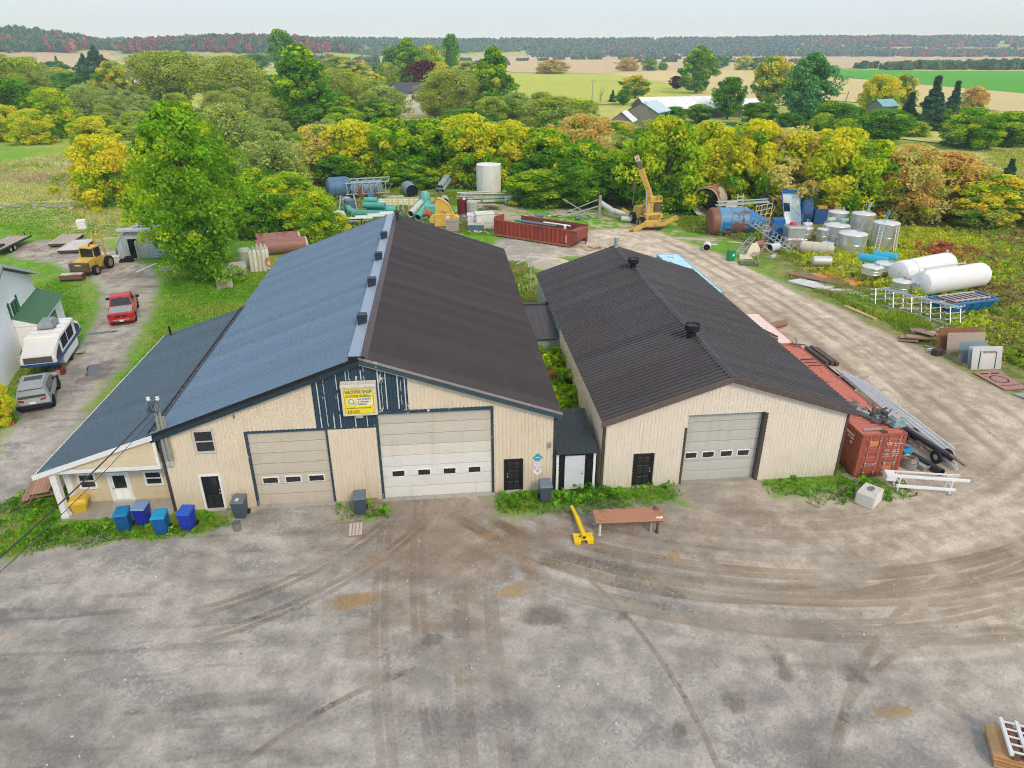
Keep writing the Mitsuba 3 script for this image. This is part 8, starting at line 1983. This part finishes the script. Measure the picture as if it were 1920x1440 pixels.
for (x0, y0), (x1, y1), n, k in (((60, 1340), (190, 1310), 4, .5), ((330, 1180), (560, 1130), 8, .5), ((230, 1450), (480, 1500), 7, .55), ((620, 1000), (700, 990), 3, .4), ((-250, 1240), (-60, 1180), 6, .7), ((-200, 900), (-30, 860), 6, .6), ((40, 1050), (90, 1000), 3, .5), ((-700, 930), (-520, 850), 6, .7), ((-470, 700), (-330, 640), 6, .6)):
    for t in np.linspace(0, 1, n):
        wood(x0 + (x1 - x0) * t + rw.normal() * 9, y0 + (y1 - y0) * t + rw.normal() * 9, 2 if rw.random() < .3 else 0, k * rw.uniform(.7, 1.3))
# thickets: low bushes that close the ground between the single trees
rk = random.Random(9)
tcount = 0
labels['thicket'] = {'kind': 'stuff'}; USED.add('thicket')


def thicket(x, y, h, w, kinds):
    global tcount
    tcount += 1
    g, W0 = PROTO[rk.choice(kinds)][0]
    scene[f'thicket__{tcount:03d}'] = {'type': 'instance', 'group': {'type': 'ref', 'id': g}, 'to_world': T().translate([x, y, -.3]).rotate([0, 0, 1], rk.uniform(0, 360)).scale([w / W0, w / W0, h / 10])}


def along(pts, n, spread, h, w, kinds):
    p = np.array(pts, float); s = np.r_[0, np.cumsum(np.linalg.norm(np.diff(p, axis=0), axis=1))]
    for k in range(n):
        t = (k + rk.random()) / n * s[-1]
        thicket(float(np.interp(t, s, p[:, 0])) + rk.gauss(0, spread), float(np.interp(t, s, p[:, 1])) + rk.gauss(0, spread), h * rk.uniform(.65, 1.3), w * rk.uniform(.7, 1.3), kinds)


along([(-22, 131), (0, 126), (14, 121), (22, 110)], 16, 2.0, 6.5, 8, ('lime', 'limegreen', 'green', 'yellow'))
along([(22, 113), (34, 108), (49, 100), (62, 93)], 18, 1.5, 7, 7, ('lime', 'yellow', 'green', 'limegreen'))
along([(-24, 94), (-30, 104), (-24, 118)], 10, 2.5, 4.5, 6, ('limegreen', 'green', 'lime'))
along([(-44, 118), (-30, 130), (-26, 142)], 8, 4, 5, 8, ('sage', 'olive', 'limegreen'))
along([(-120, 210), (-90, 215), (-60, 190), (-30, 165), (10, 160), (40, 160)], 64, 9, 5.5, 8, ('sage', 'olive', 'limegreen', 'lime'))
along([(-150, 275), (-100, 265), (-50, 250), (0, 240), (35, 215)], 64, 14, 7.5, 10, ('olive', 'sage', 'limegreen', 'willow'))
along([(-170, 400), (-80, 380), (0, 350)], 22, 22, 9, 16, ('green', 'olive', 'amber'))
along([(-300, 560), (-150, 540), (0, 470), (30, 420)], 26, 30, 11, 20, ('green', 'olive', 'lime', 'amber'))
along([(28, 150), (40, 160), (50, 175)], 8, 4, 5, 8, ('bronze', 'sage', 'limegreen', 'peach'))
along([(95, 180), (120, 185), (150, 200)], 18, 5, 4.5, 6, ('green', 'limegreen', 'lime'))
along([(100, 204), (112, 210), (128, 220)], 6, 3, 3.2, 5, ('green', 'limegreen'))
along([(60, 88), (68, 84), (74, 82)], 5, 1.5, 4.5, 6, ('bronze', 'amber', 'gold'))
# ---------------------------------------------------------------- farm buildings behind the hedge
def gable_shed(name, label, x, y, rz, L, W, h, rise, wall, roofc, over=.4, parts=()):
    b = thing(name, label, 'barn' if 'barn' in label else 'house' if 'house' in label else 'shed', x, y, 0, rz)
    put(b, 'wall', MB().poly([(-W / 2, 0), (W / 2, 0), (W / 2, h), (0, h + rise), (-W / 2, h)], L, np.array([[0, 0, 1, -L / 2], [1, 0, 0, 0], [0, 1, 0, 0], [0, 0, 0, 1.]])), 'siding', wall, False)
    s = rise / (W / 2)
    r = put(b, 'roof', MB().add([(-L / 2 - over, 0, h + rise + .12), (L / 2 + over, 0, h + rise + .12), (L / 2 + over, -W / 2 - over, h - over * s + .12), (-L / 2 - over, -W / 2 - over, h - over * s + .12), (L / 2 + over, W / 2 + over, h - over * s + .12), (-L / 2 - over, W / 2 + over, h - over * s + .12)], [[0, 1, 2, 3], [0, 1, 4, 5]]), 'siding', roofc, False)
    put(r, 'edge_board', MB().bar((-L / 2 - over, -W / 2 - over, h - over * s), (L / 2 + over, -W / 2 - over, h - over * s), .12, .2), 'siding', tuple(c * .8 for c in roofc), False)
    return b


WR = (.80, .82, .84)
b = gable_shed('white_barn', 'long barn with a bright white metal roof beyond the hedge', 82.0, 242.0, .16, 33.0, 12.5, 3.2, 2.9, (.11, .09, .08), WR, .6)
put(b, 'lower_wing', MB().bx(16.6, 25.5, -5.6, 4.0, 0, 2.8), 'siding', (.10, .085, .08), False)
put(b, 'wing_roof', MB().add([(16.4, 0, 5.2), (26.0, 0, 5.2), (26.0, -6.2, 2.8), (16.4, -6.2, 2.8), (26, 5, 2.9), (16.4, 5, 2.9)], [[0, 1, 2, 3], [0, 1, 4, 5]]), 'siding', WR, False)
put(b, 'door', MB().bx(17.4, 18.7, -5.68, -5.58, 0, 2.3), 'siding', (.62, .58, .54), False)
put(b, 'window', MB().bx(20.6, 22.0, -5.68, -5.58, 1.2, 2.2), 'paint', (.4, .45, .5), False)
for k in range(8):
    put(b, 'roof_seam', MB().bar((-14 + 4 * k, -.05, 6.28), (-14 + 4 * k, -6.7, 3.12), .1, .06), 'siding', (.70, .72, .74), False)
b = gable_shed('green_shed', 'weathered shed with one green side and a pale blue metal roof before the white barn', 61.5, 214.0, .95, 11.0, 9.0, 4.2, 2.4, (.17, .34, .25), (.48, .62, .68), .5)
put(b, 'grey_gable', MB().poly([(-4.45, 0), (4.45, 0), (4.45, 4.15), (0, 6.5), (-4.45, 4.15)], .1, np.array([[0, 0, 1, -5.62], [1, 0, 0, 0], [0, 1, 0, 0], [0, 0, 0, 1.]])), 'siding', (.26, .24, .22), False, label='grey weathered gable end')
put(b, 'open_door', MB().bx(1.6, 4.8, -4.56, -4.48, 0, 3.4), 'matte', (.015, .012, .012), False)
put(b, 'corner_post', MB().bx(4.95, 5.5, -4.6, -4.4, 0, 4.0), 'siding', (.6, .64, .66), False)
solo('red_implement', 'dark red farm implement inside the open door of the green shed', 'farm machine', MB().cb(-1.0, 1.0, -.6, .6, .3, 1.8, .2).cyl((-.9, -.7, .5), (-.9, .7, .5), .5, n=14).cyl((.9, -.7, .5), (.9, .7, .5), .5, n=14), 'rusty', (.22, .015, .03), False, x=66.3, y=213.2, z=0, rz=.95)
b = gable_shed('small_wooden_shed', 'small grey wooden shed with a pale metal roof half hidden by saplings', 47.2, 186.0, 1.15, 6.5, 5.0, 4.2, 1.9, (.26, .24, .22), (.68, .70, .72), .45)
for k in range(10):
    put(b, 'board', MB().bx(-3.32, -3.26, -2.45 + k * .5, -2.0 + k * .5, 0, 4.1), 'siding', jit((.34, .32, .30), .3), False)
put(b, 'opening', MB().bx(-3.4, -3.33, -.9, .9, 1.9, 3.7), 'matte', (.02, .022, .024), False)
b = gable_shed('white_cottage', 'small white house with a dark roof among the willows in the middle background', -9.0, 262.0, .5, 11, 8, 7.2, 2.6, (.76, .77, .78), (.07, .08, .10), .4)
put(b, 'window', MB().bx(-1, .2, -4.06, -3.98, 4.8, 6.2), 'pane', DARK, False)
b = gable_shed('blue_roof_hut', 'small hut with a turquoise roof among the spruces on the right', 128.5, 206.0, .3, 6, 5, 5.6, 1.6, (.3, .3, .28), (.20, .45, .45), .3)
put(b, 'window', MB().bx(-.6, .6, -2.56, -2.48, 3.4, 4.6), 'pane', DARK, False)
b = gable_shed('white_farmhouse', 'far white farmhouse with a grey roof behind the trees on the left', -143.0, 372.0, .2, 15, 9, 9.0, 3.0, (.72, .72, .72), (.40, .42, .46), .4)
for k in range(3): put(b, 'window', MB().bx(-5 + k * 4, -3.6 + k * 4, -4.56, -4.48, 5.4, 7.4), 'pane', DARK, False)
wb_ = thing('garden_bench', 'white garden bench on the lawn behind the yellow hedge', 'bench', 122.0, 193.0, 0, .1)
put(wb_, 'seat', MB().bx(-2.2, 2.2, -.5, .5, .8, 1.0), 'paint', WHITE, False)
put(wb_, 'backrest', MB().bx(-2.2, 2.2, .45, .55, 1.0, 2.0), 'paint', WHITE, False)
for x, y, h, lab in ((124, 254, 12.5, 'grey wooden power pole standing right of the white barn'), (120.5, 214.5, 9.0, 'leaning pale pole at the foot of the blue-green poplar'), (61.0, 292, 9.5, 'thin pale pole standing in the yellow meadow'), (560, 690, 11, 'distant power pole at the far field edge')):
    solo('power_pole', lab, 'pole', MB().cyl((x, y, 0), (x + (1.6 if 'leaning' in lab else 0), y, h), .22, .14, 8).bar((x - .9, y, h - .7), (x + .9, y, h - .7), .16), 'bark', (.36, .34, .31))
for k in range(7):
    rr_ = rk.uniform(.35, .7)
    solo('field_stone', 'grey field stone of the heap on the lawn before the white barn', 'stone', MB().add(*(lambda m: (m.vertices * [rr_, rr_ * .8, rr_ * .6], m.faces))(trimesh.creation.icosphere(1))), 'concrete', (.33, .30, .27), x=77.5 + k * .9 + rk.uniform(-.2, .2), y=206.0 + rk.uniform(-.8, .8), z=.25, group='field stones of the heap before the white barn')
# a line of stones and brush across the left lawn
for k in range(16):
    rr_ = rk.uniform(.25, .6)
    solo('lawn_stone', 'grey stone in the brushy row across the left lawn', 'stone', MB().add(*(lambda m: (m.vertices * [rr_, rr_ * .8, rr_ * .55], m.faces))(trimesh.creation.icosphere(1))), 'concrete', (.35, .33, .31), x=-66 + k * .95 + rk.uniform(-.3, .3), y=109.6 - k * .17 + rk.uniform(-.8, .8), z=.1, group='stones in the row across the left lawn')
# ---------------------------------------------------------------- grass, weeds, stones
import shapely
rg = np.random.default_rng(31)
KEEP = np.array([(44.8, 67.9, 1.9), (46.9, 69, 1.6), (41, 62, 1.5), (43, 62.9, 1.5), (43.4, 53.4, 3.0), (46.2, 54.0, 2.0), (38.9, 67.2, 1.5), (41.9, 58.5, 1.5), (45, 72, 2.0), (49.4, 72.8, 2.2), (38.5, 55, 2), (39.5, 53.5, 2), (41, 51.5, 2), (41, 72.3, 1.8), (43.4, 74.6, 1.2), (39.7, 75, 1.8), (38, 43, 2.6), (38, 40, 1.7), (46, 57.9, 2.6), (49, 58.8, 2.4), (37.5, 47.8, 2.2), (43, 75.5, 2)])


def inside(poly, n):
    g = sg.Polygon(poly); x0, y0, x1, y1 = g.bounds
    out = np.zeros((0, 2))
    while len(out) < n:
        q = rg.uniform((x0, y0), (x1, y1), (n, 2))
        out = np.vstack([out, q[shapely.contains_xy(g, q[:, 0], q[:, 1])]])
    return out[:n]


def edge(XY, poly, fall):
    """Thins the points towards the polygon's edge, raggedly."""
    d = shapely.distance(sg.Polygon(poly).exterior, shapely.points(XY)) / fall
    n = meshkit.fbm(np.c_[XY * .9, np.full(len(XY), 1.7)], 3, 2)
    return XY[d + (n - .5) * 2.2 > rg.random(len(XY))]


def tone(XY, pal, scale):
    nn = meshkit.fbm(np.c_[XY * scale, np.full(len(XY), 3.3)], 3, 8)
    pals = np.array(pal)
    ki = np.clip((nn - .3) / .4 * len(pal) + rg.normal(size=len(XY)) * len(pal) * .2, 0, len(pal) - 1).astype(int)
    return nn, pals[ki] * (.8 + .4 * rg.random((len(XY), 1)))


def cover(name, polys, h, size, per, pal, thresh=None, scale=.25, asp=1.6, tuft=.2, fall=.8):
    """Weeds as one object: each plant a few leaves on a low clump; polys [(polygon, count)]."""
    XY = np.vstack([edge(inside(p, n), p, fall) for p, n in polys if n])
    nn, cols = tone(XY, pal, scale)
    if thresh is not None: XY, cols, nn = XY[nn > thresh], cols[nn > thresh], nn[nn > thresh]
    hh = h * (.45 + .9 * rg.random(len(XY))) * (.6 + .9 * nn)
    for x, y, r in KEEP:
        hh[np.hypot(XY[:, 0] - x, XY[:, 1] - y) < r] *= .35
    v, f, c = leaves(rg, np.c_[XY, hh * .42], np.maximum(hh * .62, tuft), per, size, cols, flat=1.0, up=.7, asp=asp, outward=.35)
    v[:, 2] = np.maximum(v[:, 2], .0)
    key = numbered(name)
    scene[key] = mikit.ply((v, f), 'leaf', uv=coded(c))
    labels[key] = {'kind': 'stuff'}


def blades(name, polys, h, w, pal, thresh=None, scale=.3, fall=.8, per=5, r=.09, k=1.35):
    """Grass as one object: tufts of leaning blades, each a single narrow triangle."""
    XY = np.vstack([edge(inside(p, n), p, fall) for p, n in polys])
    nn, cols = tone(XY, pal, scale)
    if thresh is not None: XY, cols, nn = XY[nn > thresh], cols[nn > thresh], nn[nn > thresh]
    XY, cols, hh = np.repeat(XY, per, 0), np.repeat(cols, per, 0), np.repeat(h * (.6 + .9 * nn), per)
    m = len(XY)
    hh = hh * (.45 + .8 * rg.random(m))
    a, b = rg.random(m) * 6.28, rg.random(m) * 6.28
    base = np.c_[XY + r * rg.normal(size=(m, 2)), np.zeros(m)]
    wv = np.c_[np.cos(a), np.sin(a), a * 0] * (w * (.6 + .8 * rg.random(m)))[:, None]
    lean = hh * (.25 + .6 * rg.random(m))
    tip = base + np.c_[np.cos(b) * lean, np.sin(b) * lean, hh]
    v = np.stack([base - wv, base + wv, tip], 1).reshape(-1, 3)
    c = np.clip(cols * k * (1 + .2 * rg.normal(size=(m, 1))), .004, .9)
    key = numbered(name)
    scene[key] = mikit.ply((v, np.arange(3 * m).reshape(-1, 3)), 'leaf', uv=coded(np.repeat(c, 3, 0)))
    labels[key] = {'kind': 'stuff'}


G1_, G2_, G3_, G4_ = (.10, .26, .012), (.17, .32, .02), (.30, .36, .05), (.06, .17, .010)
FRONT = [[(-21.8, 26.8), (-16, 27.6), (-12, 28.0), (-10.4, 28.6), (-10.4, 29.95), (-13.6, 29.85), (-18.8, 29.8), (-19.4, 33), (-22, 34), (-23.2, 29)], [(-6.0, 28.1), (-3.0, 28.5), (-3.2, 30.0), (-5.9, 30.0)], [(2.0, 28.4), (5.6, 27.4), (9.5, 28.0), (12.0, 28.8), (11.7, 29.95), (7.3, 29.95), (2.2, 30.0)], [(15.9, 28.6), (18, 27.2), (20.5, 27.0), (23.8, 27.6), (24.0, 29.5), (21, 29.6), (20.4, 29.95), (15.9, 29.95)]]
blades('grass', [(FRONT[0], 4200), (FRONT[1], 260), (FRONT[2], 1250), (FRONT[3], 700)], .11, .022, [G3_, G2_, G1_, G2_, G4_], scale=.8, fall=.55, per=6, r=.07)
cover('weeds', [(FRONT[0], 70), (FRONT[1], 14), ([(4.9, 28.6), (7.2, 28.4), (8.8, 28.9), (8.6, 29.9), (4.9, 29.9)], 70), ([(9, 29.2), (11.8, 29.3), (11.6, 30), (9, 30)], 16), ([(2.2, 29.0), (4, 28.4), (4.2, 29.9), (2.4, 29.95)], 30), (FRONT[3], 26)], .30, .10, 16, [G1_, (.12, .30, .02), G2_, G4_], scale=.8, asp=2.2, tuft=.12, fall=.4)
LAWN = [(.12, .30, .015), (.16, .34, .02), (.24, .38, .03), (.36, .36, .09)]
blades('lawn_grass', [([(-21.6, 33), (-21.8, 46), (-23.6, 55), (-25, 62), (-27, 69), (-29, 74), (-22, 79), (-15, 71), (-16, 52), (-20, 47.6), (-20, 34)], 9000), ([(-28, 44), (-33.5, 43), (-40, 60), (-38, 71), (-34.8, 69), (-30.6, 61), (-28.6, 54)], 8000), ([(-38, 88), (-47, 87), (-64, 102), (-62, 112), (-48, 112), (-38, 104)], 7000), ([(-27, 34), (-27.5, 41), (-33, 46), (-34, 34)], 1500)], .12, .045, LAWN, scale=.25, fall=1.0, per=4, r=.2)
cover('tall_weeds', [([(36.5, 66), (39.5, 61.5), (40.5, 56), (39.8, 49), (40.5, 45), (46, 44), (64, 60), (78, 74), (76, 90), (66, 82), (53, 82), (42, 81), (38, 78), (37.5, 71)], 4600), ([(36.6, 48), (39, 44.5), (40.6, 41.6), (39.2, 37), (44, 36), (48, 46), (41, 50)], 800)],
      .62, .15, 19, [(.22, .17, .07), (.28, .27, .06), (.20, .31, .03), (.26, .36, .02), (.40, .40, .02), (.34, .36, .03)], thresh=.30, scale=.12, asp=2.0, tuft=.28, fall=1.5)
cover('red_weeds', [([(52, 66), (57, 66), (60, 72), (52, 75)], 150), ([(47, 68), (55, 64), (60, 68), (54, 72)], 130)], .7, .22, 14, [(.28, .09, .04), (.36, .18, .05)], thresh=.47, scale=.3)
cover('undergrowth', [([(-22, 122), (0, 117), (14, 112), (21, 104), (24, 101), (28, 98.5), (23, 112), (8, 124), (-20, 131)], 1500), ([(28, 99), (36, 97.5), (47, 94), (54, 87), (60, 84), (64, 90), (50, 98), (35, 107)], 1100), ([(-26, 86), (-20, 84), (-16.5, 88), (-20, 100), (-28, 100)], 420)],
      1.2, .34, 20, [(.06, .13, .012), (.10, .22, .02), (.17, .30, .02), (.24, .33, .03), (.20, .11, .05)], scale=.16, tuft=.5)
blades('dry_meadow', [([(-48, 113), (-66, 112), (-72, 104), (-92, 140), (-80, 168), (-52, 142), (-44, 118)], 9000), ([(-36, 92), (-45, 96), (-52, 104), (-44, 112), (-36, 106)], 2500)], .5, .07, [(.30, .24, .15), (.42, .37, .18), (.34, .38, .10), (.22, .28, .06), (.48, .42, .24)], scale=.06, fall=2, per=7, r=.35, k=2.0)
cover('meadow_weeds', [([(-48, 113), (-66, 112), (-92, 140), (-80, 165), (-52, 140), (-44, 118)], 700), ([(-36, 92), (-45, 96), (-52, 104), (-44, 112), (-36, 106)], 260)], .7, .26, 14, [(.34, .27, .18), (.42, .36, .2), (.26, .34, .06), (.17, .30, .03)], scale=.07, thresh=.5, fall=2)
blades('yard_grass', [([(-16, 86), (-1, 90), (-3, 101), (8, 104), (22, 97), (24, 99), (10, 112), (-18, 118)], 5500), ([(2, 86), (6, 84), (7, 90), (3, 96), (-1, 92)], 900), ([(30, 84), (38, 76.5), (36, 70), (33.5, 64), (37.5, 57), (39, 62), (39, 76), (42, 82), (36, 93), (30, 92)], 4200), ([(5.8, 49), (7.4, 49), (9.5, 63), (9, 73), (5.5, 73)], 1500), ([(34.5, 60), (36.5, 50), (37.5, 44), (39.5, 44), (40, 58), (37, 66)], 2500)], .32, .05, [(.40, .31, .16), (.36, .32, .10), (.20, .32, .03), (.15, .29, .02), (.30, .38, .03)], thresh=.40, scale=.15, per=6, r=.2)
cover('yard_weeds', [([(-16, 86), (-1, 90), (-3, 101), (8, 104), (22, 97), (24, 99), (10, 112), (-18, 118)], 420), ([(30, 84), (38, 76.5), (36, 70), (37, 66), (39, 76), (42, 82), (36, 93)], 420), ([(5.8, 49), (7.4, 49), (9.5, 63), (9, 73), (5.5, 73)], 160)], .5, .2, 13, [(.33, .25, .13), (.22, .24, .06), (.14, .26, .03), (.24, .32, .03)], thresh=.42, scale=.2, fall=1)
blades('rough_pasture', [([(62, 58), (80, 62), (110, 84), (150, 130), (165, 160), (120, 152), (92, 112), (80, 90), (68, 72)], 8000)], .55, .09, [(.40, .42, .06), (.50, .48, .14), (.32, .40, .05), (.52, .48, .2)], scale=.05, fall=3, per=6, r=.4)
# loose stones on the gravel
XY = np.vstack([inside([(-32, 8), (36, 8), (40, 27), (-34, 27)], 4200), inside([(23, 28), (40, 28), (36, 50), (31, 72), (26, 72), (26, 50)], 900), inside([(-26, 37), (-23, 37), (-25, 60), (-28.5, 60)], 300)])
oc = trimesh.creation.icosphere(0)
vs, n = oc.vertices, len(XY)
sz = .012 + .03 * rg.random(n) ** 4
v = vs[None] * (sz[:, None] * (.6 + .8 * rg.random((n, 3))))[:, None, :] + np.c_[XY, sz * .3][:, None, :]
f = oc.faces[None] + (np.arange(n) * len(vs))[:, None, None]
c = np.array([(.62, .60, .57), (.40, .38, .35), (.22, .22, .22), (.5, .45, .38)])[rg.integers(0, 4, n)]
scene['loose_stones'] = mikit.ply((v.reshape(-1, 3), f.reshape(-1, 3)), 'matte', uv=coded(np.repeat(c, len(vs), 0)))
labels['loose_stones'] = {'kind': 'stuff'}
# ---------------------------------------------------------------- haze
scene['haze'] = {'type': 'cube', 'to_world': T().translate([0, 1500, 59]).scale([3450, 1720, 61]), 'bsdf': {'type': 'null'}, 'interior': {'type': 'ref', 'id': 'air'}}
labels['haze'] = {'kind': 'stuff'}
